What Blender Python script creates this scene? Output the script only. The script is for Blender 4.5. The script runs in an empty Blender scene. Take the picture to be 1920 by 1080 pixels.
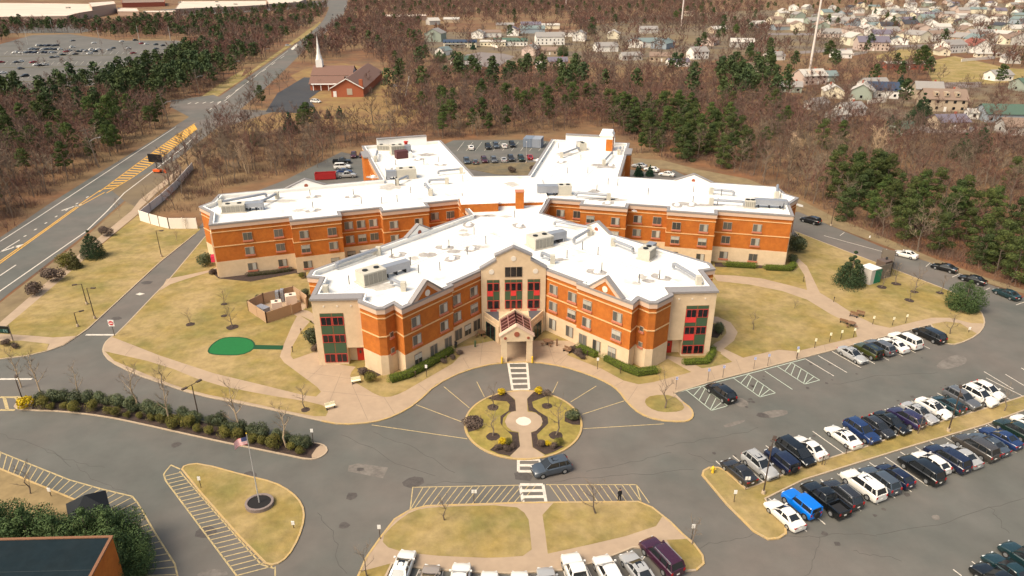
import bpy, math, random
import numpy as np
from mathutils import Vector, Matrix
from mathutils.geometry import tessellate_polygon
R = math.radians
# ---------------------------------------------------------------- camera, sky, sun, exposure
CAM_H, CAM_PITCH, CAM_F = 54.0, 24.0, 1300.0
scene = bpy.context.scene
col = scene.collection
cam = bpy.data.cameras.new("camera"); cam_o = bpy.data.objects.new("camera", cam); col.objects.link(cam_o)
cam_o.location = (0, 0, CAM_H); cam_o.rotation_euler = (R(90 - CAM_PITCH), 0, 0)
cam.sensor_width = 36; cam.lens = 36 * CAM_F / 1920; cam.clip_end = 8000; cam.clip_start = 1
scene.camera = cam_o
world = bpy.data.worlds.new("World"); scene.world = world; world.use_nodes = True
nt = world.node_tree; nt.nodes.clear()
sky = nt.nodes.new("ShaderNodeTexSky"); sky.sky_type = 'NISHITA'; sky.sun_disc = False
SUN_EL, SUN_AZ = R(52), R(-125)        # sun behind the camera's left shoulder, veiled by thin cloud
sky.sun_elevation = SUN_EL; sky.sun_rotation = SUN_AZ; sky.air_density = 1.0; sky.dust_density = 5.0; sky.ozone_density = 0.3
tint = nt.nodes.new("ShaderNodeMix"); tint.data_type = 'RGBA'; tint.blend_type = 'MULTIPLY'
tint.inputs[0].default_value = 1.0; tint.inputs[7].default_value = (1.02, 1.0, 0.89, 1)
bgn = nt.nodes.new("ShaderNodeBackground"); bgn.inputs[1].default_value = 0.125
wo = nt.nodes.new("ShaderNodeOutputWorld")
nt.links.new(sky.outputs[0], tint.inputs[6]); nt.links.new(tint.outputs[2], bgn.inputs[0]); nt.links.new(bgn.outputs[0], wo.inputs[0])
sl = bpy.data.lights.new("sun", 'SUN'); sl.energy = 1.5; sl.angle = R(30); sl.color = (1.0, 0.93, 0.80)
so = bpy.data.objects.new("sun", sl); col.objects.link(so)
sd = Vector((math.cos(SUN_EL) * math.sin(SUN_AZ), math.cos(SUN_EL) * math.cos(SUN_AZ), math.sin(SUN_EL)))
so.rotation_euler = sd.to_track_quat('Z', 'Y').to_euler(); so.location = (0, 0, 200)
vs = scene.view_settings
vs.view_transform = 'Standard'; vs.look = 'None'; vs.exposure = 0.86; vs.gamma = 1; vs.use_curve_mapping = False

# ---------------------------------------------------------------- survey helpers
_st, _ct = math.sin(R(CAM_PITCH)), math.cos(R(CAM_PITCH))
def at(px, py, z=0.0):
    "site survey: the point of the place at height z that the photograph shows at (px, py)"
    u = (px - 960) / CAM_F; v = (py - 540) / CAM_F
    k = (CAM_H - z) / (_st + v * _ct)
    return (u * k, (_ct - v * _st) * k)
def P(pts, z=0.0): return [at(x, y, z) for x, y in pts]

# ---------------------------------------------------------------- materials
MATS = {}
def mat(name, c, rough=0.8, var=0.0, vscale=1.0, c2=None, bump=0.0, bscale=8.0, metal=0.0, emit=0, rnd=0.0, detail=4.0, spec=0.3, coat=0.0, lo=0.35, hi=0.65, c3=None, s3=0.05, world=False):
    if name in MATS: return MATS[name]
    m = bpy.data.materials.new(name); MATS[name] = m; m.use_nodes = True
    t = m.node_tree; b = t.nodes["Principled BSDF"]
    b.inputs["Roughness"].default_value = rough; b.inputs["Metallic"].default_value = metal
    b.inputs["Specular IOR Level"].default_value = spec; b.inputs["Coat Weight"].default_value = coat
    b.inputs["Base Color"].default_value = (*c, 1)
    if world: src = t.nodes.new("ShaderNodeNewGeometry").outputs["Position"]
    else: src = t.nodes.new("ShaderNodeTexCoord").outputs["Object"]
    cur = None
    def mixc(fac, a, bcol, mode='MIX'):
        n = t.nodes.new("ShaderNodeMix"); n.data_type = 'RGBA'; n.blend_type = mode
        if isinstance(fac, float): n.inputs[0].default_value = fac
        else: t.links.new(fac, n.inputs[0])
        for sock, v in ((n.inputs[6], a), (n.inputs[7], bcol)):
            if isinstance(v, tuple): sock.default_value = (*v[:3], 1)
            else: t.links.new(v, sock)
        return n.outputs[2]
    def noise(sc, det=4.0):
        n = t.nodes.new("ShaderNodeTexNoise"); n.inputs["Scale"].default_value = sc; n.inputs["Detail"].default_value = det; n.inputs["Roughness"].default_value = 0.65
        t.links.new(src, n.inputs["Vector"]); return n.outputs["Fac"]
    def ramp(f, a, b2):
        n = t.nodes.new("ShaderNodeMapRange"); n.inputs[1].default_value = a; n.inputs[2].default_value = b2; t.links.new(f, n.inputs[0]); return n.outputs[0]
    cur = tuple(c)
    if c2 is not None: cur = mixc(ramp(noise(vscale, detail), lo, hi), cur, tuple(c2))
    if c3 is not None: cur = mixc(ramp(noise(s3, 5.0), 0.42, 0.62), cur, tuple(c3))
    if var:
        f = ramp(noise(vscale * 3.7, 6.0), 0.2, 0.8)
        n = t.nodes.new("ShaderNodeMapRange"); n.inputs[3].default_value = 1 - var; n.inputs[4].default_value = 1 + var; t.links.new(f, n.inputs[0])
        h = t.nodes.new("ShaderNodeVectorMath"); h.operation = 'SCALE'; t.links.new(n.outputs[0], h.inputs[3])
        if isinstance(cur, tuple): h.inputs[0].default_value = cur[:3]
        else: t.links.new(cur, h.inputs[0])
        cur = h.outputs[0]
    if rnd:
        oi = t.nodes.new("ShaderNodeObjectInfo")
        n = t.nodes.new("ShaderNodeMapRange"); n.inputs[3].default_value = 1 - rnd; n.inputs[4].default_value = 1 + rnd; t.links.new(oi.outputs["Random"], n.inputs[0])
        h = t.nodes.new("ShaderNodeVectorMath"); h.operation = 'SCALE'; t.links.new(n.outputs[0], h.inputs[3])
        if isinstance(cur, tuple): h.inputs[0].default_value = cur[:3]
        else: t.links.new(cur, h.inputs[0])
        cur = h.outputs[0]
    if not isinstance(cur, tuple): t.links.new(cur, b.inputs["Base Color"])
    if bump:
        bp = t.nodes.new("ShaderNodeBump"); bp.inputs["Strength"].default_value = bump; bp.inputs["Distance"].default_value = 0.1
        t.links.new(noise(bscale, 5.0), bp.inputs["Height"]); t.links.new(bp.outputs[0], b.inputs["Normal"])
    if emit: b.inputs["Emission Color"].default_value = (*c, 1); b.inputs["Emission Strength"].default_value = emit
    return m

litter = mat('leaf litter', (0.200, 0.088, 0.038), 1, 0.30, 0.08, (0.105, 0.060, 0.036), c3=(0.21, 0.135, 0.065), s3=0.012, world=True)
lawn_m = mat('winter lawn', (0.270, 0.188, 0.056), 1, 0.34, 0.16, (0.195, 0.160, 0.050), c3=(0.33, 0.235, 0.105), s3=0.09, world=True, bump=0.5, bscale=3)
lawn_g = mat('greener lawn', (0.235, 0.19, 0.045), 1, 0.34, 0.3, (0.30, 0.215, 0.062), world=True)
asph = mat('asphalt', (0.125, 0.118, 0.104), 0.9, 0.18, 0.05, (0.096, 0.097, 0.085), world=True, c3=(0.150, 0.125, 0.107), s3=0.022, bump=0.1)
asph_d = mat('dark asphalt', (0.085, 0.079, 0.075), 0.9, 0.12, 0.12, (0.10, 0.09, 0.083), world=True)
asph_n = mat('new asphalt', (0.043, 0.043, 0.047), 0.85, 0.1, 0.1, (0.055, 0.052, 0.052), world=True)
asph_p = mat('asphalt patch', (0.195, 0.170, 0.145), 0.9, 0.2, 0.6, (0.125, 0.108, 0.094), world=True)
oil = mat('asphalt stain', (0.092, 0.079, 0.070), 0.8, 0.3, 0.9, (0.07, .06, .054), world=True)
seal = mat('crack sealant', (0.085, 0.077, 0.068), 0.8, 0.2, 2, world=True)
conc = mat('pavement concrete', (0.40, 0.29, 0.195), 0.9, 0.09, 0.25, (0.345, 0.25, 0.17), world=True)
conc_l = mat('kerb concrete', (0.42, 0.32, 0.22), 0.9, 0.15, 1.2, world=True)
kerb_y = mat('yellow kerb', (0.48, 0.315, 0.115), 0.9, 0.2, 1.6, (0.40, 0.29, 0.16), world=True)
mulch = mat('mulch', (0.045, 0.032, 0.027), 1, 0.35, 1.5, (0.07, 0.045, 0.035), world=True, bump=0.6)
white_p = mat('white road paint', (0.62, 0.55, 0.46), 0.8, 0.25, 2.0, (0.42, 0.37, 0.32), world=True, lo=.45, hi=.8)
green_p = mat('pale green paint', (0.42, 0.47, 0.38), 0.8, 0.2, 2.0, world=True)
yel_p = mat('yellow road paint', (0.52, 0.385, 0.18), 0.8, 0.3, 2.0, (0.34, 0.27, 0.15), world=True)
yel_h = mat('highway yellow paint', (0.62, 0.33, 0.055), 0.8, 0.2, 2.0, world=True)
turf_m = mat('putting green turf', (0.012, 0.135, 0.035), 0.9, 0.12, 1.0, world=True)
turf_d = mat('dark green turf', (0.010, 0.062, 0.025), 0.9, 0.12, 1.0, world=True)
brick = mat('orange brick', (0.49, 0.150, 0.024), 0.9, 0.16, 0.45, (0.395, 0.112, 0.020), bump=0.2, bscale=14)
brick_far = mat('red brick', (0.42, 0.11, 0.045), 0.9, 0.12, 0.6, (0.34, 0.09, 0.04))
stone = mat('tan stone block', (0.68, 0.51, 0.33), 0.9, 0.07, 0.5, (0.61, 0.45, 0.285))
band = mat('pale brick band', (0.68, 0.42, 0.20), 0.9, 0.05, 1)
cornice_m = mat('pinkish stucco', (0.60, 0.42, 0.31), 0.9, 0.05, 0.7)
cap_m = mat('grey metal coping', (0.26, 0.235, 0.225), 0.5, 0.12, 0.8, spec=0.5)
white_m = mat('white membrane', (0.86, 0.83, 0.78), 0.8, 0.03, 0.3, (0.80, 0.75, 0.68), lo=.55, hi=.75)
roof_m = mat('white roof membrane', (0.74, 0.71, 0.66), 0.9, 0.05, 0.30, (0.50, 0.46, 0.41), lo=.56, hi=.76)
dirt_m = mat('roof dirt', (0.27, 0.245, 0.23), 0.95, 0.3, 1.2, (0.44, 0.40, 0.36))
hvac_m = mat('hvac casing', (0.50, 0.46, 0.38), 0.6, 0.08, 1.0)
hvac_g = mat('hvac grille', (0.28, 0.26, 0.22), 0.6, 0.2, 2)
duct_m = mat('galvanised duct', (0.33, 0.34, 0.37), 0.45, 0.1, 1.0, metal=0.4)
dark_m = mat('dark iron', (0.03, 0.03, 0.032), 0.6)
fan_m = mat('fan black', (0.02, 0.02, 0.02), 0.6)
red_m = mat('red frame', (0.50, 0.055, 0.045), 0.6, 0.08, 1)
redpanel = mat('bright red panel', (0.68, 0.05, 0.045), 0.6)
sill_m = mat('rose sill', (0.50, 0.17, 0.10), 0.8)
green_m = mat('green panel', (0.055, 0.095, 0.05), 0.6, 0.08, 1)
brownp = mat('brown mullion', (0.27, 0.12, 0.05), 0.7)
glass_d = mat('dark window glass', (0.012, 0.012, 0.014), 0.12, spec=0.6)
glass_g = mat('grey window glass', (0.10, 0.095, 0.085), 0.15, spec=0.6, rnd=0.5)
blind_m = mat('window blind', (0.42, 0.39, 0.33), 0.8, rnd=0.25)
frame_m = mat('window frame', (0.42, 0.31, 0.21), 0.7)
door_m = mat('red door', (0.48, 0.035, 0.02), 0.5)
frame_w = mat('white trim', (0.78, 0.74, 0.68), 0.6)
slate = mat('slate canopy', (0.10, 0.095, 0.105), 0.7, 0.1, 1)
glassroof = mat('maroon glass roof', (0.05, 0.012, 0.012), 0.25, spec=0.6)
glassbar = mat('pink glazing bar', (0.34, 0.17, 0.14), 0.6)
yellow_b = mat('bollard yellow', (0.72, 0.46, 0.03), 0.6)
medallion = mat('medallion', (0.72, 0.64, 0.54), 0.8)
vent_b = mat('brown vent', (0.30, 0.09, 0.05), 0.8)
wood_p = mat('utility pole wood', (0.20, 0.155, 0.12), 0.9, 0.1, 1)
pole_m = mat('bronze pole', (0.075, 0.05, 0.035), 0.6)
gal_pole = mat('grey pole', (0.42, 0.40, 0.38), 0.5)

# ---------------------------------------------------------------- mesh builder
class MB:
    def __init__(s): s.v = []; s.f = []; s.m = []
    def add(s, vs, fs, mi=0):
        o = len(s.v); s.v.extend(vs)
        for f in fs: s.f.append(tuple(i + o for i in f)); s.m.append(mi)
    def box(s, c, d, rz=0.0, mi=0, tilt=None):
        x, y, z = d[0] / 2, d[1] / 2, d[2] / 2; cs, sn = math.cos(rz), math.sin(rz); vs = []
        for dz in (-z, z):
            for dx, dy in ((-x, -y), (x, -y), (x, y), (-x, y)):
                vs.append((c[0] + dx * cs - dy * sn, c[1] + dx * sn + dy * cs, c[2] + dz))
        s.add(vs, [(0, 3, 2, 1), (4, 5, 6, 7), (0, 1, 5, 4), (1, 2, 6, 5), (2, 3, 7, 6), (3, 0, 4, 7)], mi)
    def bar(s, p, q, w, h, mi=0):
        "box from p to q (any direction), w wide, h high"
        p = Vector(p); q = Vector(q); d = (q - p); L = d.length; d.normalize()
        up = Vector((0, 0, 1)) if abs(d.z) < 0.95 else Vector((1, 0, 0))
        a = d.cross(up).normalized() * (w / 2); b = a.cross(d).normalized() * (h / 2)
        vs = [tuple(o + i * a + j * b) for o in (p, q) for i, j in ((-1, -1), (1, -1), (1, 1), (-1, 1))]
        s.add(vs, [(0, 1, 2, 3), (7, 6, 5, 4), (0, 4, 5, 1), (1, 5, 6, 2), (2, 6, 7, 3), (3, 7, 4, 0)], mi)
    def tube(s, p, q, r0, r1=None, n=8, mi=0, caps=True):
        r1 = r0 if r1 is None else r1
        p = Vector(p); q = Vector(q); d = (q - p).normalized()
        up = Vector((0, 0, 1)) if abs(d.z) < 0.95 else Vector((1, 0, 0))
        a = d.cross(up).normalized(); b = a.cross(d); vs = []
        for o, r in ((p, r0), (q, r1)):
            for i in range(n):
                t = 2 * math.pi * i / n; vs.append(tuple(o + a * (r * math.cos(t)) + b * (r * math.sin(t))))
        fs = [(i, i + n, (i + 1) % n + n, (i + 1) % n) for i in range(n)]
        if caps: fs += [tuple(range(n)), tuple(range(2 * n - 1, n - 1, -1))]
        s.add(vs, fs, mi)
    def path(s, pts, r, n=6, mi=0):
        for a, b in zip(pts[:-1], pts[1:]): s.tube(a, b, r, r, n, mi)
    def poly(s, pts, z, mi=0):
        vs = [Vector((x, y, 0)) for x, y in pts]
        tris = tessellate_polygon([vs]); out = []
        for t in tris:
            a, b, c = (vs[i] for i in t)
            if (b - a).cross(c - a).z < 0: t = (t[0], t[2], t[1])
            out.append(tuple(t))
        s.add([(x, y, z) for x, y in pts], out, mi)
    def prism(s, pts, z0, z1, mi=0, mt=None, bottom=False):
        n = len(pts); ar = sum(pts[i][0] * pts[(i + 1) % n][1] - pts[(i + 1) % n][0] * pts[i][1] for i in range(n))
        if ar < 0: pts = list(reversed(pts))
        s.poly(pts, z1, mi if mt is None else mt)
        s.add([(x, y, z0) for x, y in pts] + [(x, y, z1) for x, y in pts], [(i, (i + 1) % n, (i + 1) % n + n, i + n) for i in range(n)], mi)
    def ring(s, pts, a, b, z0, z1, mi=0):
        "solid wall ring between offsets a (outer) and b (inner) of a closed ccw outline"
        o = offset(pts, a); i_ = offset(pts, b); n = len(pts)
        vs = [(x, y, z) for z in (z0, z1) for L in (o, i_) for x, y in L]
        fs = []
        for k in range(n):
            k2 = (k + 1) % n
            fs += [(k, k2, k2 + 2 * n, k + 2 * n), (k2 + n, k + n, k + 3 * n, k2 + 3 * n), (k + 2 * n, k2 + 2 * n, k2 + 3 * n, k + 3 * n), (k2, k, k + n, k2 + n)]
        s.add(vs, fs, mi)
    def strip(s, pts, w, z0, z1, mi=0, closed=False):
        "low solid strip along a line (a kerb, a painted line)"
        n = len(pts)
        if n < 2: return
        L, Rr = [], []
        for i in range(n):
            p = Vector(pts[i]); pa = Vector(pts[i - 1]) if (i > 0 or closed) else None; pb = Vector(pts[(i + 1) % n]) if (i < n - 1 or closed) else None
            da = (p - pa).normalized() if pa is not None and (p - pa).length > 1e-6 else None; db = (pb - p).normalized() if pb is not None and (pb - p).length > 1e-6 else None
            d = ((da or db) + (db or da)); d = d.normalized() if d.length > 1e-6 else (da or db)
            nn = Vector((-d.y, d.x)); k = 1.0
            if da is not None: k = 1 / max(0.4, nn.dot(Vector((-da.y, da.x))))
            L.append(p + nn * w / 2 * k); Rr.append(p - nn * w / 2 * k)
        m = n if closed else n - 1
        if z1 <= z0:
            vs = [(q.x, q.y, z1) for q in L] + [(q.x, q.y, z1) for q in Rr]
            s.add(vs, [(i + n, (i + 1) % n + n, (i + 1) % n, i) for i in range(m)], mi); return
        vs = [(q.x, q.y, z) for z in (z0, z1) for A in (L, Rr) for q in A]; fs = []
        for i in range(m):
            j = (i + 1) % n
            fs += [(i + 3 * n, j + 3 * n, j + 2 * n, i + 2 * n), (i, i + 2 * n, j + 2 * n, j), (i + n, j + n, j + 3 * n, i + 3 * n)]
        if not closed: fs += [(0, n, 3 * n, 2 * n), (n - 1, 3 * n - 1, 4 * n - 1, 2 * n - 1)]
        s.add(vs, fs, mi)
    def mesh(s, name, mats, smooth=False):
        me = bpy.data.meshes.new(name); me.from_pydata(s.v, [], s.f)
        for m in (mats if isinstance(mats, (list, tuple)) else [mats]): me.materials.append(m)
        me.polygons.foreach_set('material_index', s.m)
        if smooth: me.polygons.foreach_set('use_smooth', [True] * len(s.f))
        me.update(); return me
    def build(s, name, mats, parent=None, smooth=False):
        o = bpy.data.objects.new(name, s.mesh(name, mats, smooth)); col.objects.link(o)
        if parent is not None: o.parent = parent
        return o
def offset(pts, d):
    n = len(pts); out = []
    for i in range(n):
        a, b, c = Vector(pts[i - 1]), Vector(pts[i]), Vector(pts[(i + 1) % n])
        e1 = (b - a).normalized(); e2 = (c - b).normalized(); n1 = Vector((e1.y, -e1.x)); n2 = Vector((e2.y, -e2.x))
        m = n1 + n2; k = m.length_squared
        if k < 1e-4: out.append(tuple(b + n1 * d)); continue
        m = m * (2 / k); L = min(m.length, 2.2); m = m.normalized() * L
        out.append(tuple(b + m * d))
    return out
def arc(c, r, a0, a1, n=24): return [(c[0] + r * math.cos(a0 + (a1 - a0) * i / n), c[1] + r * math.sin(a0 + (a1 - a0) * i / n)) for i in range(n + 1)]
def smooth_line(pts, k=2, closed=False):
    for _ in range(k):
        out = []; n = len(pts)
        for i in range(n if closed else n - 1):
            a, b = pts[i], pts[(i + 1) % n]
            out += [(a[0] * .75 + b[0] * .25, a[1] * .75 + b[1] * .25), (a[0] * .25 + b[0] * .75, a[1] * .25 + b[1] * .75)]
        if not closed: out = [pts[0]] + out[1:-1] + [pts[-1]]
        pts = out
    return pts
def tag(o, label=None, cat=None, group=None, kind=None):
    if label and len(label.split()) > 16: print('LONG', label)
    if label: o['label'] = label
    if cat: o['category'] = cat
    if group: o['group'] = group
    if kind: o['kind'] = kind
    return o
def thing(name, loc, rz=0.0, label=None, cat=None, group=None):
    o = bpy.data.objects.new(name, None); col.objects.link(o); o.location = loc if len(loc) == 3 else (*loc, 0); o.rotation_euler = (0, 0, rz)
    return tag(o, label, cat, group)
def struct(name, mb, mats): return tag(mb.build(name, mats), kind='structure')
def part(name, me, parent, loc=(0, 0, 0), rz=0.0, m=None):
    "a part that shares mesh data"
    o = bpy.data.objects.new(name, me); col.objects.link(o); o.parent = parent; o.location = loc; o.rotation_euler = (0, 0, rz)
    if m is not None:
        o.material_slots[0].link = 'OBJECT'; o.material_slots[0].material = m
    return o
rng = random.Random(7)

# ================================================================ THE GROUND
# height order (metres): ground 0, asphalt .02-.05, paint +.006, lawns .12, paving .13, beds .14
g = MB(); S = 4500
g.poly([(-S, -200), (S, -200), (S, 6000), (-S, 6000)], 0.0); struct('ground', g, litter)

HWY_L = [(-420, 760), (-150, 545), (0, 446), (113, 368), (320, 243), (450, 155), (548, 87), (590, 55), (608, 36), (617, 15), (620, 0)]
HWY_R = [(-420, 1010), (-150, 690), (0, 563), (95, 490), (160, 440), (235, 375), (300, 322), (372, 267), (440, 215), (520, 145), (572, 93), (618, 55), (640, 36), (650, 15), (652, 0)]
hw = smooth_line(P(HWY_L), 1) + list(reversed(smooth_line(P(HWY_R), 1)))
g = MB(); g.poly(hw, .03); struct('road', g, asph)
g = MB(); g.poly(P([(360, 222), (318, 200), (322, 188), (400, 178), (420, 185)]), .026); g.poly(P([(520, 208), (440, 205), (395, 218), (385, 240), (440, 232), (505, 212)]), .026); struct('side_road', g, asph)
g = MB(); g.poly(P([(498, 210), (520, 175), (570, 145), (612, 147), (608, 165), (580, 185), (590, 200), (560, 212)]), .034); struct('church_car_park', g, asph_n)

ASPH = [(-500, 1500), (-500, 700), (0, 666), (90, 650), (140, 628), (165, 612), (370, 430)]
bld_rz = R(2.781); BO = at(970, 690)
def B2W(x, y):
    c, s = math.cos(bld_rz), math.sin(bld_rz); return (BO[0] + x * c - y * s, BO[1] + x * s + y * c)
asph_poly = P(ASPH) + P([(385, 412)]) + [B2W(-76, 80), B2W(-62, 112)] + P([(640, 285)]) + [B2W(-30, 128)] + P([(850, 263), (1010, 262), (1045, 268)]) + [B2W(26, 128), B2W(52, 112)] + P([(1262, 318)]) + [B2W(66, 70)] + P([(1497, 397), (1540, 416), (1660, 466), (1737, 490), (1847, 530), (1920, 558), (2100, 620), (2500, 760), (2500, 1500)])
g = MB(); g.poly(asph_poly, .02); struct('car_park', g, asph)
g = MB()
for pts in ([(654, 873), (672, 869), (728, 877), (718, 897), (652, 884)], [(1420, 778), (1440, 770), (1475, 768), (1478, 778), (1440, 785)], [(1354, 797), (1395, 786), (1398, 791), (1362, 803)], [(1372, 750), (1388, 744), (1408, 758), (1388, 766)],
            [(1755, 684), (1775, 670), (1800, 664), (1815, 674), (1808, 684), (1780, 692), (1758, 692)], [(370, 1075), (395, 1066), (425, 1070), (428, 1080), (370, 1085)], [(1745, 967), (1760, 965), (1763, 976), (1750, 975)]):
    g.poly(smooth_line(P(pts), 1, True) if pts[0] != (654, 873) else P(pts), .027)
struct('asphalt_patch', g, asph_p)
g = MB()
for x, y, r in ((330, 834, .8), (675, 880, .5), (387, 997, 1.2), (465, 892, 1.0), (775, 905, 1.3), (660, 930, .8), (275, 530, 1.2), (218, 598, 1.0), (1430, 779, .9), (980, 893, 1.3), (645, 985, .6), (1547, 1001, .4), (1570, 1020, .4)):
    c = at(x, y); g.poly([(c[0] + r * rng.uniform(.7, 1.2) * math.cos(t * .7854), c[1] + .8 * r * rng.uniform(.7, 1.2) * math.sin(t * .7854)) for t in range(8)], .032)
for k in range(90):
    t_ = rng.random(); a_ = Vector(at(1440, 933)).lerp(Vector(at(1925, 768)), t_) if k % 3 == 0 else (Vector(at(1400, 916)).lerp(Vector(at(1925, 744)), t_) if k % 3 == 1 else Vector(at(1290, 730)).lerp(Vector(at(1700, 624)), t_))
    d_s = Vector((.396, -.918)) * (rng.uniform(1.5, 7) * (-1 if k % 3 == 1 else 1)); c = a_ + d_s; r = rng.uniform(.12, .38)
    g.poly([(c.x + r * rng.uniform(.6, 1.2) * math.cos(t * .7854), c.y + r * rng.uniform(.6, 1.2) * math.sin(t * .7854)) for t in range(8)], .0325)
struct('stain', g, oil)
g = MB()
def crack(a, b, n=14, w=.04, jit=.35):
    a = Vector(a); b = Vector(b); d = (b - a); nn = Vector((-d.y, d.x)).normalized(); off = 0; pts = []
    for i in range(n + 1):
        off += rng.uniform(-jit, jit); pts.append(tuple(a + d * i / n + nn * off))
    g.strip(pts, w, 0, .0315 )
for a, b in (((0, 812), (140, 872)), ((140, 872), (260, 925)), ((90, 843), (200, 875)), ((640, 815), (800, 905)), ((800, 905), (960, 908)), ((1280, 1050), (1450, 1010)), ((1450, 1010), (1640, 1000)), ((1640, 1000), (1920, 925)), ((1100, 885), (1250, 840)), ((1250, 840), (1420, 800)), ((1500, 1080), (1560, 1020)), ((1600, 1030), (1690, 1060)), ((300, 770), (470, 800)), ((600, 960), (640, 1080)), ((430, 965), (520, 950)), ((1290, 850), (1370, 900)), ((1560, 720), (1760, 700)), ((1030, 905), (1300, 880)), ((700, 810), (860, 880)), ((1850, 950), (1900, 1000))):
    crack(at(*a), at(*b))
struct('crack', g, seal)

# raised sheets: lawn 'site' around the building
SITE_K = [(385, 444), (313, 530), (290, 553), (220, 627), (208, 633), (196, 645), (192, 661), (207, 679), (253, 702), (303, 719), (367, 741), (467, 760), (533, 774), (603, 790), (640, 797), (700, 793), (740, 781), (780, 758), (817, 722), (873, 695), (933, 681), (1000, 679), (1057, 688), (1107, 704), (1140, 719), (1160, 733), (1177, 757), (1200, 777), (1233, 789), (1280, 792), (1295, 788), (1300, 779), (1296, 767), (1280, 755), (1263, 738), (1330, 717), (1573, 654), (1710, 618), (1745, 609), (1772, 645), (1795, 647), (1833, 629), (1846, 610), (1844, 594), (1832, 575), (1805, 556), (1700, 515), (1553, 459), (1490, 434)]
K0, K1 = 35, 37           # the parking edge is straight, the rest rounded
front_k = smooth_line(P(SITE_K[2:35]), 1) + P(SITE_K[34:39])[:] + smooth_line(P(SITE_K[39:]), 1)
site = P(SITE_K[:2]) + front_k + [B2W(67, 50), B2W(66, 62), B2W(42, 72), B2W(42, 106), B2W(14, 116), B2W(6, 84), B2W(-6, 84), B2W(-14, 116), B2W(-42, 106), B2W(-44, 70), B2W(-66, 64)]
g = MB(); g.poly(site, .12); struct('lawn', g, lawn_m)
kb = MB(); kb.strip(site, .2, 0, .14, closed=True)
ky = MB()
yk = smooth_line(P(SITE_K[13:34]), 1); ky.strip(yk, .24, .0, .146)
g = MB(); g.prism(P([(835, 305), (860, 308), (1000, 305), (1052, 306), (1020, 318), (1000, 330), (930, 327), (885, 318)]), 0, .12); struct('court_lawn', g, mat('court grass', (0.185, 0.135, 0.070), 1, .3, .2, (.12, .10, .065), world=True))

# paving
pv = MB()
C_MAIN = [(213, 634), (300, 668), (400, 701), (483, 721), (572, 743), (593, 745), (602, 736), (595, 727), (533, 681), (525, 670), (530, 653), (547, 613), (557, 594), (545, 587), (561, 580), (578, 584), (592, 592), (606, 680), (672, 690), (850, 655), (925, 640), (1010, 640), (1080, 640), (1250, 668), (1283, 673), (1316, 692), (1338, 683), (1352, 662), (1332, 652), (1340, 645), (1352, 637), (1362, 626), (1360, 616), (1333, 605), (1325, 594), (1345, 595), (1370, 606), (1383, 624), (1376, 640), (1357, 655), (1393, 672), (1460, 657), (1493, 660), (1607, 633), (1604, 622), (1601, 612), (1557, 590), (1513, 563), (1467, 547), (1407, 535), (1345, 528), (1336, 516), (1380, 518), (1427, 523), (1480, 536), (1513, 545), (1508, 517), (1494, 495), (1486, 488), (1497, 486), (1513, 500), (1524, 523), (1537, 550), (1570, 570), (1600, 590), (1640, 610), (1668, 616), (1700, 608), (1747, 597), (1780, 597), (1820, 607), (1844, 608), (1846, 612), (1833, 628), (1800, 607), (1773, 604), (1750, 608), (1745, 609), (1710, 618), (1573, 654), (1330, 717), (1263, 738), (1280, 755), (1296, 767), (1300, 779)] + list(reversed(SITE_K[4:31]))
pv.poly(P(C_MAIN), .13)
pv.poly(P([(313, 524), (345, 518), (395, 507), (411, 500), (411, 506), (350, 524), (320, 534), (300, 546), (306, 536)]), .13)
pv.poly(P([(0, 627), (50, 630), (100, 634), (145, 631), (120, 648), (92, 657), (88, 658), (93, 646), (40, 640), (-60, 640), (-60, 624)]), .13)
# walk along the highway
pv.poly(P([(-150, 735), (0, 605), (110, 510), (180, 450), (247, 395), (262, 375), (300, 345), (333, 318), (345, 322), (300, 356), (262, 392), (258, 402), (190, 458), (118, 522), (0, 622), (-150, 760)]), .05)
struct('pavement', pv, conc)
jt = MB()
for a, b in (((606, 686), (575, 715)), ((640, 700), (612, 770)), ((660, 722), (690, 790)), ((720, 746), (741, 779)), ((785, 722), (805, 738)), ((868, 672), (880, 692)), ((575, 700), (660, 712)), ((605, 735), (720, 746)), ((1065, 668), (1050, 685)), ((1128, 694), (1110, 705)), ((1169, 716), (1150, 727)), ((1195, 726), (1178, 752)), ((880, 660), (925, 660)), ((1015, 660), (1060, 664)), ((1440, 662), (1446, 684)), ((1545, 649), (1548, 659)), ((1330, 690), (1340, 712)), ((1380, 675), (1390, 700)), ((1490, 661), (1495, 673)), ((250, 650), (235, 668)), ((350, 686), (335, 704)), ((450, 714), (438, 732)), ((905, 640), (900, 685)), ((1025, 640), (1040, 683)), ((1085, 650), (1040, 683))):
    jt.strip(P([a, b]), .06, 0, .1335)
struct('pavement_joint', jt, mat('joint', (.24, .18, .13), .9))
# beds and lawn pieces set in the paving
bd = MB()
bd.poly(smooth_line(P([(655, 703), (661, 716), (676, 724), (707, 743), (727, 747), (752, 739), (785, 720), (868, 672), (850, 655), (718, 701), (672, 684)]), 1, True), .14)
bd.poly(P([(1063, 667), (1128, 693), (1169, 715), (1197, 722), (1225, 718), (1262, 708), (1296, 699), (1252, 674), (1236, 682), (1165, 672), (1082, 645)]), .14)
bd.poly(P([(1283, 675), (1316, 692), (1340, 688), (1373, 680), (1352, 665), (1335, 655), (1326, 660)]), .141)
bd.poly(P([(1333, 605), (1357, 613), (1362, 626), (1350, 640), (1330, 648)]), .141)
bd.poly(smooth_line(P([(1207, 752), (1222, 742), (1262, 742), (1285, 763), (1277, 773), (1240, 775), (1215, 766)]), 1, True), .14)
bd.poly(smooth_line(P([(197, 660), (303, 684), (393, 721), (500, 742), (600, 758), (617, 770), (609, 786), (533, 771), (467, 756), (367, 737), (303, 715), (215, 678)]), 1), .14)
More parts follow.
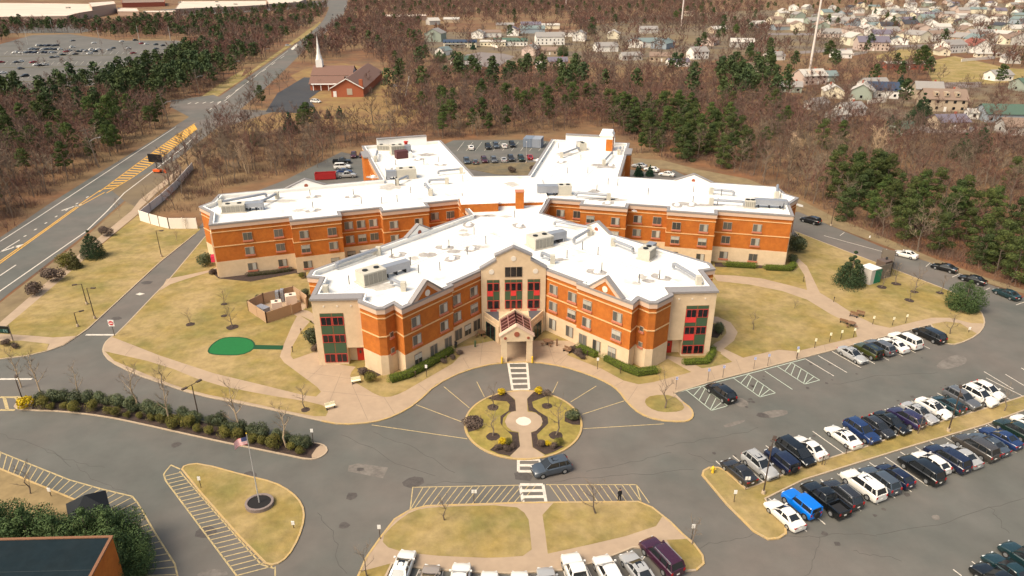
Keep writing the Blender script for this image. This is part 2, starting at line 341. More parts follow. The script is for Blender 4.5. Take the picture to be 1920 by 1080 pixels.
bd.poly(P([(562, 592), (583, 602), (563, 625), (547, 653), (545, 668), (550, 675), (597, 659), (590, 610)]), .14)
bd.poly(P([(1345, 528), (1407, 535), (1467, 547), (1513, 563), (1557, 590), (1601, 612), (1607, 633), (1493, 660), (1460, 657), (1393, 672), (1357, 655), (1376, 640), (1383, 624), (1370, 606), (1345, 595), (1322, 585), (1330, 540)]), .141)
struct('grass_bed', bd, lawn_m)
ml = MB()
def disc(mb, c, r, z, n=18, k=1.0, j=0.0): mb.poly([(c[0] + r * (1 + rng.uniform(-j, j)) * math.cos(2 * math.pi * i / n), c[1] + k * r * (1 + rng.uniform(-j, j)) * math.sin(2 * math.pi * i / n)) for i in range(n)], z)
for x, y, r in ((357, 608, .75), (436, 613, 1.0), (420, 570, .6), (420, 592, .55), (573, 768, .6), (1653, 538, .9), (1680, 532, .9), (1705, 563, .85), (1714, 547, .7), (1762, 549, .7)):
    disc(ml, at(x, y, .15), r, .15, j=.15)
ml.poly(P([(668, 690), (690, 712), (718, 702), (705, 695)], .15), .15)
ml.poly(P([(1063, 655), (1080, 645), (1110, 660), (1090, 672)], .15), .15)
ml.poly(P([(572, 620), (592, 615), (600, 657), (592, 650), (578, 640)], .15), .15)
ml.poly(P([(395, 510), (410, 522), (470, 528), (555, 512), (575, 520), (572, 505), (412, 500)], .15), .15)
ml.poly(P([(1340, 492), (1480, 498), (1490, 505), (1400, 502), (1340, 500)], .15), .15)
ml.poly(P([(1333, 605), (1350, 613), (1355, 622), (1345, 634), (1333, 632)], .15), .15)

# islands
def island(pts, k=1, kerbmat=0, z=.12, name='island_lawn', m=None):
    w = smooth_line(P(pts), k, True); mb = MB(); mb.poly(w, z); struct(name, mb, m or lawn_m); (ky if kerbmat else kb).strip(w, .2, 0, .145, closed=True); return w
island([(26, 766), (33, 754), (80, 744), (200, 752), (287, 768), (395, 795), (500, 817), (597, 832), (611, 838), (614, 848), (600, 859), (580, 863), (533, 853), (433, 833), (333, 811), (267, 796), (200, 782), (120, 772), (50, 770)], 1, 0, name='hedge_island', m=mulch)
pv2 = MB(); pv2.poly(P([(27, 766), (34, 755), (66, 748), (60, 768), (45, 769)]), .13); pv2.poly(smooth_line(P([(580, 861), (598, 835), (610, 839), (613, 848), (600, 858)]), 1, True), .13)
island([(340, 883), (347, 873), (377, 870), (460, 893), (513, 905), (547, 924), (567, 947), (571, 973), (560, 1010), (540, 1045), (516, 1061), (493, 1056)], 1, 1, name='flagpole_lawn')
ISL_C = [(768, 958), (800, 950), (973, 944), (1197, 942), (1223, 953), (1257, 980), (1280, 1003), (1300, 1020), (1317, 1043), (1319, 1058), (1305, 1070), (1280, 1072), (1200, 1028), (1187, 1027), (1120, 1054), (1053, 1070), (963, 1076), (873, 1073), (795, 1067), (735, 1057), (720, 1090), (668, 1090), (687, 1047), (713, 1010), (740, 975)]
w = P(ISL_C); g = MB(); g.poly(w, .12); struct('island_paving', g, conc); ky.strip(w[:11] , .22, 0, .145); ky.strip(w[20:] + w[:1], .22, 0, .145); kb.strip(w[10:21], .2, 0, .145)
bd2 = MB()
bd2.poly(smooth_line(P([(773, 959), (813, 952), (963, 948), (990, 968), (994, 1000), (998, 1043), (927, 1048), (865, 1046), (807, 1043), (733, 1033), (713, 1013), (740, 983)]), 1, True), .13)
bd2.poly(P([(1037, 945), (1197, 943), (1220, 953), (1243, 968), (1230, 988), (1173, 1007), (1100, 1024), (1027, 1040), (1022, 1000), (1017, 967)]), .13)
bd2.poly(P([(1250, 1014), (1287, 1012), (1300, 1023), (1316, 1044), (1317, 1057), (1304, 1068), (1283, 1070)]), .13)
bd2.poly(P([(677, 1073), (733, 1058), (716, 1090), (671, 1090)]), .13)
struct('island_grass', bd2, lawn_m)
MED = [(1317, 892), (1319, 884), (1330, 878), (1347, 878), (1360, 884), (1397, 918), (1460, 895), (1513, 873), (1620, 840), (1713, 807), (1847, 767), (1925, 742), (2060, 700), (2060, 722), (1925, 768), (1847, 797), (1713, 836), (1613, 867), (1507, 900), (1434, 936), (1447, 960), (1472, 987), (1473, 1001), (1460, 1010), (1440, 1012), (1413, 997), (1363, 947)]
w = P(MED); g = MB(); g.poly(w, .12); struct('median_lawn', g, lawn_m); kb.strip(w, .18, 0, .14, closed=True); ky.strip(P([(1397, 918), (1360, 884), (1347, 878), (1330, 878), (1319, 884), (1317, 892), (1363, 947), (1413, 997), (1440, 1012), (1460, 1010), (1473, 1001), (1472, 987)]), .24, 0, .15)
# left lawns
g = MB(); g.poly(P([(-150, 700), (0, 568), (95, 495), (160, 445), (235, 380), (300, 326), (330, 305), (335, 318), (300, 345), (262, 375), (247, 395), (180, 450), (110, 510), (0, 605), (-150, 735)]), .022); struct('verge', g, mat('verge grass', (0.225, 0.165, 0.085), 1, .3, .1, (.19, .135, .075), world=True))
L1 = [(0, 600 + 22), (110, 526), (190, 460), (258, 404), (268, 412), (300, 418), (368, 420), (376, 430), (365, 440), (300, 492), (165, 617), (145, 630), (100, 634), (50, 630), (0, 627), (-150, 700), (-150, 765)]
g = MB(); g.poly(P(L1), .045); struct('verge_lawn', g, lawn_m)
g = MB(); g.poly(P([(-60, 640), (40, 640), (92, 646), (88, 658), (50, 668), (0, 674), (-100, 690)]), .128); struct('entrance_lawn', g, lawn_m)
kb.strip(P([(365, 440), (300, 492), (165, 617), (145, 631), (120, 648), (88, 659), (50, 668), (0, 674), (-150, 695)]), .2, 0, .13)
g = MB(); g.poly(P([(-300, 830), (0, 878), (143, 938), (200, 975), (250, 1037), (277, 1082), (400, 1400), (-400, 1500)]), .10); struct('corner_lawn', g, mat('brown lawn', (0.235, 0.165, 0.078), 1, .3, .15, (0.27, .19, .09), world=True))
ky.strip(P([(-100, 842), (0, 880), (143, 939), (200, 976), (250, 1037), (277, 1082)]), .22, 0, .13)
# verges and rough grass further off
for iz, (pts, m, nm) in enumerate((([(400, 178), (460, 140), (545, 80), (600, 40), (606, 48), (548, 84), (450, 152), (405, 182)], lawn_m, 'verge'),
                ([(350, 200), (420, 152), (460, 128), (452, 145), (380, 195)], lawn_m, 'verge'),
                ([(505, 208), (560, 155), (545, 142), (570, 130), (640, 118), (760, 140), (800, 190), (760, 235), (700, 250), (640, 245), (560, 225), (470, 260), (455, 235)], mat('rough grass', (0.26, 0.17, 0.06), 1, .2, .08, (.19, .10, .045), world=True), 'church_lawn'),
                ([(1730, 118), (1790, 105), (1890, 128), (1925, 130), (1925, 152), (1840, 158), (1750, 155)], lawn_m, 'field'),
                ([(1640, 105), (1690, 92), (1760, 96), (1735, 115), (1650, 120)], lawn_m, 'field'),
                ([(1185, 296), (1240, 300), (1310, 318), (1400, 335), (1495, 372), (1560, 405), (1740, 480), (1847, 520), (1925, 545), (1925, 552), (1847, 530), (1737, 490), (1540, 416), (1497, 397), (1262, 318), (1190, 312)], mat('verge grass', (0.225, 0.165, 0.085)), 'verge'),
                ([(1060, 60), (1210, 30), (1400, 20), (2100, 0), (2100, 100), (1700, 100), (1440, 95), (1300, 120), (1180, 128), (1080, 112), (830, 125), (790, 80), (800, 60)], mat('suburb ground', (0.19, 0.135, 0.07), 1, .3, .02, (.13, .10, .075), world=True), 'suburb_lawn'),
                ([(1560, 160), (1640, 152), (1740, 160), (2000, 160), (2000, 255), (1860, 250), (1700, 240), (1580, 200)], MATS['suburb ground'], 'suburb_lawn'),
                ([(200, 350), (255, 335), (330, 300), (345, 322), (300, 358), (262, 392), (235, 378)], MATS['suburb ground'], 'verge'))):
    g = MB(); g.poly(P(pts), .05 if nm == 'field' and iz < 5 else (.06 if nm == 'field' else .010 + .003 * iz)); struct(nm, g, m)
g = MB()
for iz, pts in enumerate(([(865, 104), (900, 98), (945, 101), (965, 106), (930, 128), (905, 125), (880, 118)], [(1440, 62), (1920, 62), (1920, 66), (1440, 66)], [(1500, 96), (1700, 84), (1920, 80), (1920, 84), (1700, 88), (1500, 101)], [(1700, 20), (1720, 20), (1830, 100), (1815, 100)], [(1700, 236), (1770, 232), (1830, 240), (1820, 250), (1740, 250)], [(1750, 155), (1840, 154), (1840, 164), (1760, 166)])):
    g.poly(P(pts), .07 + .006 * iz)
struct('street', g, mat('street asphalt', (0.20, 0.165, 0.15), 0.9, .1, .1, world=True))
# mall car park
MALL_LOT = [(-500, 145), (-200, 95), (0, 83), (60, 66), (130, 64), (220, 76), (330, 76), (395, 84), (345, 100), (300, 112), (250, 140), (210, 158), (0, 172), (-400, 200)]
g = MB(); g.poly(P(MALL_LOT), .03); struct('mall_car_park', g, mat('mall asphalt', (0.135, 0.122, 0.108), .9, .2, .03, (.105, .098, .085), world=True))
g = MB()
for y in (104, 125, 152):
    g.strip(P([(0, y + 2), (310, y - 2)]) if y != 152 else P([(0, y + 2), (240, y - 2)]), 2.6, 0, .05)
struct('mall_median', g, mat('dry turf', (.10, .085, .04), 1, .2, .1, world=True))
g = MB(); g.poly(P([(-400, 55), (0, 47), (150, 42), (210, 50), (150, 62), (0, 62), (-400, 75)]), .02); g.poly(P([(300, 18), (620, 0), (625, 12), (480, 22), (330, 30)]), .02); struct('mall_pavement', g, MATS['mall asphalt'])

# painted markings
wp = MB(); yp = MB(); gp = MB(); yh = MB()
Z = .0365
def line(mb, a, b, w=.12, z=Z): mb.strip(P([a, b]), w, 0, z)
hz = .040
for pts in ([(0, 453), (75, 405), (145, 359), (230, 303), (313, 249), (330, 238)], [(-60, 600), (0, 546), (95, 480), (160, 435), (200, 397), (233, 362), (300, 311), (345, 275), (365, 256)], [(0, 473), (37, 450)], [(0, 517), (30, 497)], [(420, 190), (450, 165), (540, 95)]):
    wp.strip(P(pts), .28, 0, hz)
for i in range(7):
    a, b = (45 + i * 19.5, 444 - i * 12.2), (49 + i * 19.5, 441.5 - i * 12.2); wp.strip(P([a, b]), .35, 0, hz)
for i in range(9):
    a, b = (390 + i * 17, 208 - i * 12.3), (397 + i * 17, 203 - i * 12.3); wp.strip(P([a, b]), .35, 0, hz)
for x, y in ((134, 390), (20, 467)):
    c = at(x, y); wp.strip([(c[0] - 1.2, c[1] - 2.2), (c[0] + .2, c[1] + 1.6)], .5, 0, hz); wp.poly([(c[0] - .6, c[1] + 1.2), (c[0] + 1.4, c[1] + .8), (c[0] + .9, c[1] + 3.2)], hz)
yl = [(186, 360), (260, 305), (333, 252), (366, 231)]; yr = [(200, 362), (250, 332), (310, 290), (368, 243)]
for pts in (yl, yr, [(-60, 537), (0, 490), (75, 437), (150, 383), (188, 357)], [(-60, 541), (0, 494), (75, 440), (150, 386), (196, 361)]):
    yh.strip(P(pts), .3, 0, hz)
A, B_ = P(yl), P(yr)
def lerp_line(pts, t):
    Ls = [math.dist(pts[i], pts[i + 1]) for i in range(len(pts) - 1)]; s = t * sum(Ls)
    for i, L in enumerate(Ls):
        if s <= L: k = s / L; return (pts[i][0] * (1 - k) + pts[i + 1][0] * k, pts[i][1] * (1 - k) + pts[i + 1][1] * k)
        s -= L
    return pts[-1]
for i in range(1, 34):
    a = lerp_line(A, i / 34); b = lerp_line(B_, min(1, i / 34 + .03)); yh.strip([a, b], .95, 0, hz)
for i in range(6):
    line(wp, (352 + i * 14, 195 - i * .6), (358 + i * 14, 192.5 - i * .6), .5, .045)
wp.poly(P([(545, 92), (556, 82), (560, 84), (549, 94)]), hz)
# stop line of the side drive, entry lines
line(wp, (161, 628), (213, 628), .45); line(wp, (0, 711), (60, 711), .4)
wp.poly(P([(254, 552), (262, 549), (272, 551), (262, 554)]), Z)
for a, b in (((0, 745), (40, 745)), ((0, 769), (28, 769)), ((8, 746), (14, 768)), ((30, 746), (36, 752))): line(yp, a, b, .4)
# left hatched zone
def hatch(mb, out, inn, n, w=.12, lead=0.0):
    o, i_ = P(out), P(inn)
    for k in range(n):
        t = (k + .5) / n; mb.strip([lerp_line(o, max(0, min(1, t - lead))), lerp_line(i_, t)], w, 0, Z)
o1 = [(-60, 826), (0, 848), (60, 872), (130, 900), (190, 917), (248, 931), (258, 943), (290, 998), (328, 1058), (334, 1085)]
i1 = [(-60, 860), (0, 881), (143, 940), (200, 977), (250, 1038), (275, 1085)]
yp.strip(P(o1), .16, 0, Z); hatch(yp, o1, i1, 38)
o2 = [(320, 873), (310, 885), (307, 890), (311, 902), (447, 1084)]; i2 = [(320, 873), (340, 882), (345, 893), (400, 953), (515, 1066), (515, 1085)]
yp.strip(P(o2), .16, 0, Z); hatch(yp, o2[2:], i2[1:5], 26); line(yp, (320, 872), (338, 880), .16); yp.strip(P([(337, 884), (400, 957), (490, 1059), (514, 1066)]), .14, 0, Z); line(yp, (516, 1063), (516, 1085), .14)
# crosswalk hatch zone in front of the centre island
yp.strip(P([(769, 957), (774, 914), (975, 910)]), .12, 0, Z); yp.strip(P([(1024, 909), (1193, 909), (1203, 944)]), .12, 0, Z)
for k in range(17):
    x = 785 + k * 13.2; b = (x - 18, 955 - k * .7) if k else (771, 940); line(yp, (x + 8, 914 - k * .2), (max(x - 22, 770), 955 - k * .6), .1)
for k in range(13):
    x = 1030 + k * 13.6; line(yp, (x, 909), (x + 24, 943), .1)
# crosswalks
for (l0, l1, r0, r1, n, z) in (((953, 681), (961, 731), (988, 681), (992, 730), 5, Z), ((972, 862), (972, 884), (1012, 862), (1016, 884), 2, Z), ((975, 909), (981, 944), (1018, 909), (1024, 943), 3, Z)):
    line(wp, l0, l1, .35, z); line(wp, r0, r1, .35, z); a, b, c, d = P([l0, l1, r0, r1])
    for k in range(n + 1):
        t = k / n; p = (a[0] * (1 - t) + b[0] * t, a[1] * (1 - t) + b[1] * t); q = (c[0] * (1 - t) + d[0] * t, c[1] * (1 - t) + d[1] * t); wp.strip([p, q], .45, 0, z + .005)
# radial lines of the circle
for a, b in (((832, 725), (880, 765)), ((780, 759), (868, 792)), ((697, 797), (876, 823)), ((894, 716), (908, 744)), ((1046, 716), (1036, 737)), ((1118, 724), (1070, 754)), ((1170, 752), (1092, 777)), ((1245, 795), (1094, 804))): line(yp, a, b, .11)
# stall rows
def unit(a, b): d = Vector(b) - Vector(a); return d.normalized()
ka, kbn = Vector(at(1263, 738)), Vector(at(1710, 619)); ku = (kbn - ka).normalized(); kn = Vector((ku.y, -ku.x))
L0 = (kbn - ka).length
def stall(mb, p, d, L, w=.11): mb.strip([tuple(p), tuple(p + d * L)], w, 0, Z)
for px, py in ((1510, 673), (1534, 667), (1560, 659), (1585, 652), (1611, 646), (1637, 639), (1660, 633), (1686, 626), (1708, 619)):
    stall(wp, Vector(at(px, py)), kn, 5.6)
stall(gp, Vector(at(1434, 696)), kn, 5.6)
for (x0, y0), (x1, y1) in (((1287, 732), (1316, 724)), ((1375, 709), (1403, 702)), ((1457, 687), (1484, 680))):
    a, b = Vector(at(x0, y0)), Vector(at(x1, y1)); stall(gp, a, kn, 5.6); stall(gp, b, kn, 5.6); gp.strip([tuple(a + kn * 5.6), tuple(b + kn * 5.6)], .11, 0, Z)
    for k in range(5):
        t = .4 + k * 1.25; gp.strip([tuple(b + kn * max(0, t - .9)), tuple(a + kn * min(5.6, t + 1.2))], .1, 0, Z)
gp.strip([tuple(ka), tuple(Vector(at(1510, 673)))], .14, 0, Z)
def rowlines(a, b, n, d, L, mb=wp, skip=()):
    a, b = Vector(a), Vector(b)
    for k in range(n + 1):
        if k not in skip: stall(mb, a.lerp(b, k / n), d, L)
rowlines(at(1400, 916, 0), at(1920, 744, 0), 19, -kn, 5.5)
rowlines(at(1440, 933, 0), at(1920, 768, 0), 17, kn, 5.8)
for a, b in (((1822, 1053), (1850, 1074)), ((1855, 1036), (1873, 1049)), ((1887, 1022), (1903, 1033)), ((1787, 1068), (1803, 1080)), ((1885, 702), (1925, 726)), ((1845, 697), (1900, 730)), ((1915, 690), (1930, 700))): line(wp, a, b, .11)
for a, b in (((1545, 442), (1655, 472)), ((1655, 472), (1663, 467)), ((1575, 442), (1583, 436)), ((1736, 500), (1744, 493)), ((1785, 520), (1800, 513)), ((1845, 545), (1856, 540)), ((1905, 572), (1925, 565))): line(wp, a, b, .11)
edge_s = P([(735, 1057), (795, 1067), (873, 1073), (963, 1076), (1053, 1070), (1120, 1054), (1187, 1027), (1212, 1040)])
for t in np.linspace(.02, 1, 12):
    p = Vector(lerp_line(edge_s, t)); q = Vector(lerp_line(edge_s, min(1, t + .01))) - Vector(lerp_line(edge_s, t - .02)); q.normalize(); stall(wp, p, Vector((q.y, -q.x)), 6)
for i in range(14): line(wp, (857 + i * 17, 283), (870 + i * 17, 266), .1)
for row, y0, y1 in ((0, 94, 102), (1, 108, 121), (2, 128, 147)):
    for i in range(30):
        x = 8 + i * 11; a = (x, y1); b = (x + 6, y1 - 6)
        if x < 300 - row * 25: line(wp, a, b, .12, .045)
struct('white_marking', wp, white_p); struct('yellow_marking', yp, yel_p); struct('green_marking', gp, green_p); struct('highway_marking', yh, yel_h)

# the round island
ccx, ccy = at(981, 793); CR = 7.75
circ = arc((ccx, ccy), CR, 0, 2 * math.pi, 64)[:-1]
g = MB(); g.poly(circ, .12); struct('circle_lawn', g, lawn_g); ky.strip(circ, .26, 0, .15, closed=True)
g = MB()
def ci(px, py): return at(860 + px / 6, 700 + py / 6, .14)
g.poly([ci(*p) for p in [(520, 205), (860, 190), (770, 285), (775, 430), (850, 440), (920, 480), (945, 540), (920, 600), (870, 645), (815, 660), (830, 830), (970, 920), (900, 955), (790, 965), (680, 965), (575, 935), (690, 820), (675, 660), (600, 645), (545, 600), (520, 540), (550, 470), (600, 430), (645, 425), (635, 290)]], .135)
struct('circle_path', g, conc)
g = MB(); disc(g, ci(730, 538), 1.0, .142, 24, 1.0, .05); struct('circle_medallion', g, mat('pale inlay', (.66, .56, .46), .9, .15, 1.5, world=True))
ml.poly([ci(*p) for p in [(540, 215), (635, 300), (645, 420), (560, 440), (500, 500), (490, 590), (560, 650), (670, 665), (690, 820), (575, 930), (450, 905), (350, 860), (410, 810), (600, 790), (600, 700), (520, 620), (470, 560), (470, 480), (560, 420), (575, 350), (540, 315), (380, 300), (310, 270), (400, 230)]], .13)
ml.poly([ci(*p) for p in [(860, 195), (770, 285), (785, 420), (870, 440), (935, 500), (940, 580), (870, 645), (815, 665), (835, 830), (975, 915), (1080, 880), (1185, 825), (1100, 790), (900, 770), (880, 690), (930, 640), (1010, 560), (1000, 490), (900, 430), (840, 380), (825, 320), (900, 290), (1040, 240), (960, 200)]], .13)
for x, y, r in ((385, 382, .8), (385, 710, .9), (1095, 698, .9), (995, 365, .75)): disc(ml, ci(x, y), r, .131, j=.08)
ml.poly([ci(*p) for p in [(85, 480), (200, 470), (280, 520), (270, 590), (190, 640), (110, 660), (80, 580)]], .13); ml.poly([ci(*p) for p in [(1200, 430), (1320, 420), (1370, 500), (1365, 580), (1280, 575), (1190, 540)]], .13)
struct('mulch_bed', ml, mulch); struct('end_paving', pv2, conc)
struct('kerb', kb, conc_l); struct('painted_kerb', ky, kerb_y)
g = MB(); tp = P([(390, 658), (400, 645), (417, 635), (440, 633), (468, 636), (479, 647), (474, 658), (452, 667), (420, 667), (394, 665)]); g.poly(smooth_line(tp, 1, True), .135); struct('putting_green', g, turf_m)
g = MB(); g.poly(P([(479, 648), (532, 649), (530, 657), (475, 656)]), .13); g.strip(smooth_line(tp, 1, True), .25, .13, .14, closed=True); struct('green_edge', g, turf_d)

# ================================================================ THE CARE HOME (own frame: origin at the porch, y away from the camera)
B = thing('care_home', (BO[0], BO[1], 0), bld_rz, 'three storey orange brick and tan stone building with white flat roofs and six wings', 'building')
def d_(a, b, t, n=0.0):
    dx, dy = b[0] - a[0], b[1] - a[1]; L = math.hypot(dx, dy); dx /= L; dy /= L
    return (a[0] + dx * t + dy * n, a[1] + dy * t - dx * n)
E0 = (5.2, 12.2); E1 = (16.9, -0.9)
S1 = d_(E0, E1, 7.4); S1b = d_(E0, E1, 7.4, .6); S2 = d_(E0, E1, 17.8, .6)
F0 = (9.8, 51.4); F1 = (56.8, 37.3)
right = [E0, S1, S1b, S2, (17.9, .3), (19.1, -1.3), (20.2, -1.4), (23.05, 1.1), (23.05, 3.5), (30.1, 3.5), (30.1, 10.2), (32.5, 10.9), (32.4, 13.2), (7.0, 41.2),
         F0, d_(F0, F1, 7.0), d_(F0, F1, 7.0, 2.6), d_(F0, F1, 16.6, 2.6), d_(F0, F1, 16.6), d_(F0, F1, 24.8), d_(F0, F1, 24.8, 2.6), d_(F0, F1, 34.4, 2.6), d_(F0, F1, 34.4), F1,
         (59.1, 45.0), (62.9, 49.2), (61.4, 52.5), (61.8, 57.9), (49.0, 62.0), (28.1, 68.5), (37.8, 104.8), (16.3, 111.1), (6.5, 70.4)]
left = [(-x, y) for x, y in reversed(right)]
FP = right + left
PZ = 10.95
def ringpart(name, a, b, z0, z1, m, pts=FP):
    mb = MB(); mb.ring(pts, a, b, z0, z1); return mb.build(name, m, B)
ringpart('stone_base', 0.0, -.35, 0, 3.45, stone)
ringpart('brick_wall', -.03, -.35, 3.45, 10.25, brick)
ringpart('brick_band', .05, -.02, 6.48, 6.68, band)
ringpart('brick_band', .05, -.02, 9.45, 9.63, band)
ringpart('cornice', .14, -.35, 10.25, PZ, cornice_m)
ringpart('parapet_lining', -.36, -.55, 10.2, PZ + .02, white_m)
ringpart('coping', .20, -.40, PZ + .02, PZ + .30, cap_m)
ringpart('roof_edge_flashing', -.5, -.72, PZ + .02, PZ + .3, white_m)
mb = MB(); mb.poly(offset(FP, -.5), 10.35); roof = mb.build('roof', roof_m, B)
# entrance facade: stone frontispiece with a stepped gable
mb = MB(); y0 = 12.0
prof = [(-5.25, 0), (5.25, 0), (5.25, 11.35), (2.75, 12.9), (2.75, 13.65), (0, 15.0), (-2.75, 13.65), (-2.75, 12.9), (-5.25, 11.35)]
def vslab(mb, prof, y0, y1, mi=0, rot=None):
    "solid of an outline in x,z between two depths"
    n = len(prof); tri = tessellate_polygon([[Vector((x, z, 0)) for x, z in prof]])
    f = [(x, y0, z) for x, z in prof] + [(x, y1, z) for x, z in prof]; fs = []
    for t in tri:
        a, b, c = (Vector(prof[i]) for i in t)
        t = tuple(t) if (b - a).cross(c - a) > 0 else (t[0], t[2], t[1])
        fs.append(t); fs.append(tuple(i + n for i in reversed(t)))
    for i in range(n): fs.append((i, i + n, (i + 1) % n + n, (i + 1) % n))
    if rot: f = [rot(p) for p in f]
    mb.add(f, fs, mi)
vslab(mb, prof, 11.75, 12.7)
mb.build('entrance_front', stone, B)
mb = MB()
for s in (-1, 1):
    mb.bar((s * 5.4, 12.2, 11.45), (s * 2.75, 12.2, 13.05), 1.15, .28); mb.bar((s * 3.0, 12.2, 13.68), (0, 12.2, 15.12), 1.15, .28)
mb.build('coping', cap_m, B)
mb = MB(); vslab(mb, [(-2.7, 10.3), (2.7, 10.3), (2.7, 13.3), (0, 14.6), (-2.7, 13.3)], 12.7, 16.2); mb.build('gable_house', white_m, B)
mb = MB()
for x, z, r in ((0, 13.25, .42), (-3.55, 11.0, .42), (3.55, 11.0, .42)): mb = MB(); mb.tube((x, 11.76, z), (x, 11.68, z), r, r, 20); mb.build('medallion', medallion, B)
def glazing(cx, w, z_rows, yf, kind, parent, rot=lambda p: p, name='window_bay'):
    """one tall red-framed glazed bay; z_rows: list of (type, z0, z1)"""
    n = kind
    z_lo = min(r[1] for r in z_rows); z_hi = max(r[2] for r in z_rows)
    def bx(nm, m, x0, x1, z0, z1, d, par):
        mb = MB(); vslab(mb, [(x0, z0), (x1, z0), (x1, z1), (x0, z1)], yf - d, yf + .02, rot=rot); return mb.build(nm, m, par)
    o = bx(name, brownp, cx - w / 2, cx + w / 2, z_lo, z_hi, .03, parent)
    cw = w / n
    for typ, z0, z1, *red in z_rows:
        for k in range(n):
            x0 = cx - w / 2 + k * cw; g_ = .07
            if typ == 'win':
                bx('frame', red_m, x0 + .04, x0 + cw - .04, z0, z1, .09, o)
                if kind == 2 and w > 3:
                    h = cw / 2; bx('pane', glass_d, x0 + .16, x0 + h - .04, z0 + .1, z1 - .1, .11, o); bx('pane', glass_d, x0 + h + .04, x0 + cw - .16, z0 + .1, z1 - .1, .11, o)
                else: bx('pane', glass_d, x0 + .13, x0 + cw - .13, z0 + .1, z1 - .1, .11, o)
            elif typ == 'grn':
                bx('green_panel', green_m, x0 + g_, x0 + cw - g_, z0 + .04, z1 - .04, .06, o)
                if red and k in red[0]: bx('red_panel', redpanel, x0 + g_ - .02, x0 + cw - g_ + .02, (z0 + z1) / 2 - .05, z1 + .03, .10, o)
    return o
rows3 = [('grn', 9.05, 9.6), ('win', 7.6, 9.05), ('grn', 5.95, 7.6, [0]), ('win', 4.4, 5.95)]
glazing(0.0, 2.85, [('grn', 9.05, 9.6), ('win', 7.6, 9.05), ('grn', 5.95, 7.6, [1]), ('win', 4.4, 5.95)], 11.75, 3, B)
glazing(-3.3, 2.05, rows3, 11.75, 2, B)
glazing(3.3, 2.05, [('grn', 9.05, 9.6), ('win', 7.6, 9.05), ('grn', 5.95, 7.6, [1]), ('win', 4.4, 5.95)], 11.75, 2, B)
mb = MB(); vslab(mb, [(-1.42, 10.05), (1.42, 10.05), (1.42, 11.85), (-1.42, 11.85)], 11.68, 11.77); o = mb.build('window', frame_m, B)
for k in range(3): mb = MB(); x = -1.36 + k * .93; vslab(mb, [(x, 10.12), (x + .86, 10.12), (x + .86, 11.78), (x, 11.78)], 11.66, 11.7); mb.build('pane', glass_d, o)
for x, w in ((-3.3, 1.1), (0, 1.1), (3.3, 1.1)):
    mb = MB(); vslab(mb, [(x - w / 2, 3.95), (x + w / 2, 3.95), (x + w / 2, 4.25), (x - w / 2, 4.25)], 11.66, 11.76); mb.build('wall_sign', red_m, B)
# end towers of the front wings
def tower(s):
    X = lambda x: s * x
    mb = MB()
    for (x0, x1, z0, z1) in ((23.0, 30.2, 3.0, PZ), (25.7, 30.2, 0, 3.0)):
        mb.box(((X(x0) + X(x1)) / 2, 2.85, (z0 + z1) / 2), (x1 - x0, 1.3, z1 - z0))
    mb.box((X(30.19), 6.9, PZ / 2), (.2, 6.9, PZ))
    o = mb.build('end_tower', stone, B)
    mb = MB(); mb.box((X(26.6), 2.75, PZ + .19), (7.6, 1.6, .30)); mb.box((X(30.1), 7.0, PZ + .19), (.7, 6.8, .30)); mb.build('coping', cap_m, B)
    z = [('grn', 8.25, 8.85), ('win', 6.85, 8.25), ('grn', 5.3, 6.85), ('win', 3.95, 5.3), ('grn', 2.05, 3.95), ('win', .55, 2.05)]
    if s > 0: z = [('grn', 8.25, 8.85), ('win', 6.85, 8.25), ('grn', 5.3, 6.85, [0]), ('win', 3.95, 5.3), ('grn', 2.05, 3.95, [0]), ('win', .55, 2.05)]
    glazing(X(27.5), 3.5, z, 2.2, 2, B)
    # red door in the recess
    mb = MB(); mb.box((X(24.0), 3.42, 1.1), (1.05, .12, 2.2)); o = mb.build('door', door_m, B)
    mb = MB(); mb.box((X(24.0), 3.35, 1.6), (.3, .06, .5)); mb.build('pane', glass_g, o)
    for x in (24.5, 26.5, 28.5):
        mb = MB(); mb.tube((X(x), 2.2, 10.0), (X(x), 2.1, 10.0), .13, .13, 10); mb.build('round_vent', medallion, B)
for s in (-1, 1): tower(s)
# gables on the parapets: (a, b, height, cap, front face material, round ornament, faces)
def gable(a, b, h, facem, om, flip=1, back=None, off=0.0):
    a, b = Vector(a), Vector(b); d = (b - a); L = d.length; d.normalize(); nn = Vector((d.y, -d.x))
    rot = lambda p: (a.x + d.x * p[0] + nn.x * -p[1], a.y + d.y * p[0] + nn.y * -p[1], p[2])
    base = PZ - .65
    mb = MB(); vslab(mb, [(0, base), (L, base), (L, PZ + .1), (L / 2, PZ + h), (0, PZ + .1)], -.1, .45, rot=rot); o = mb.build('gable', facem, B)
    mb = MB()
    for x0, x1 in ((-.15, L / 2), (L + .15, L / 2)):
        p = rot((x0, .17, PZ + .28)); q = rot((x1, .17, PZ + h + .18)); mb.bar(p, q, .80, .24)
    mb.build('coping', cap_m, o)
    if back:      # cornice moulding under the slope, brick below
        mb = MB()
        for x0, x1 in ((.1, L / 2), (L - .1, L / 2)):
            p = rot((x0, -.12, PZ - .12)); q = rot((x1, -.12, PZ + h - .22)); mb.bar(p, q, .12, .5)
        mb.build('cornice', cornice_m, o)
    y = -.16 if flip > 0 else .52
    mb = MB(); p = rot((L / 2, y, PZ + h * .42 - .25)); q = rot((L / 2, y + (.1 if flip > 0 else -.1), PZ + h * .42 - .25)); mb.tube(p, q, .5 if flip > 0 else .42, .5 if flip > 0 else .42, 18); mb.build('round_vent', om, o)
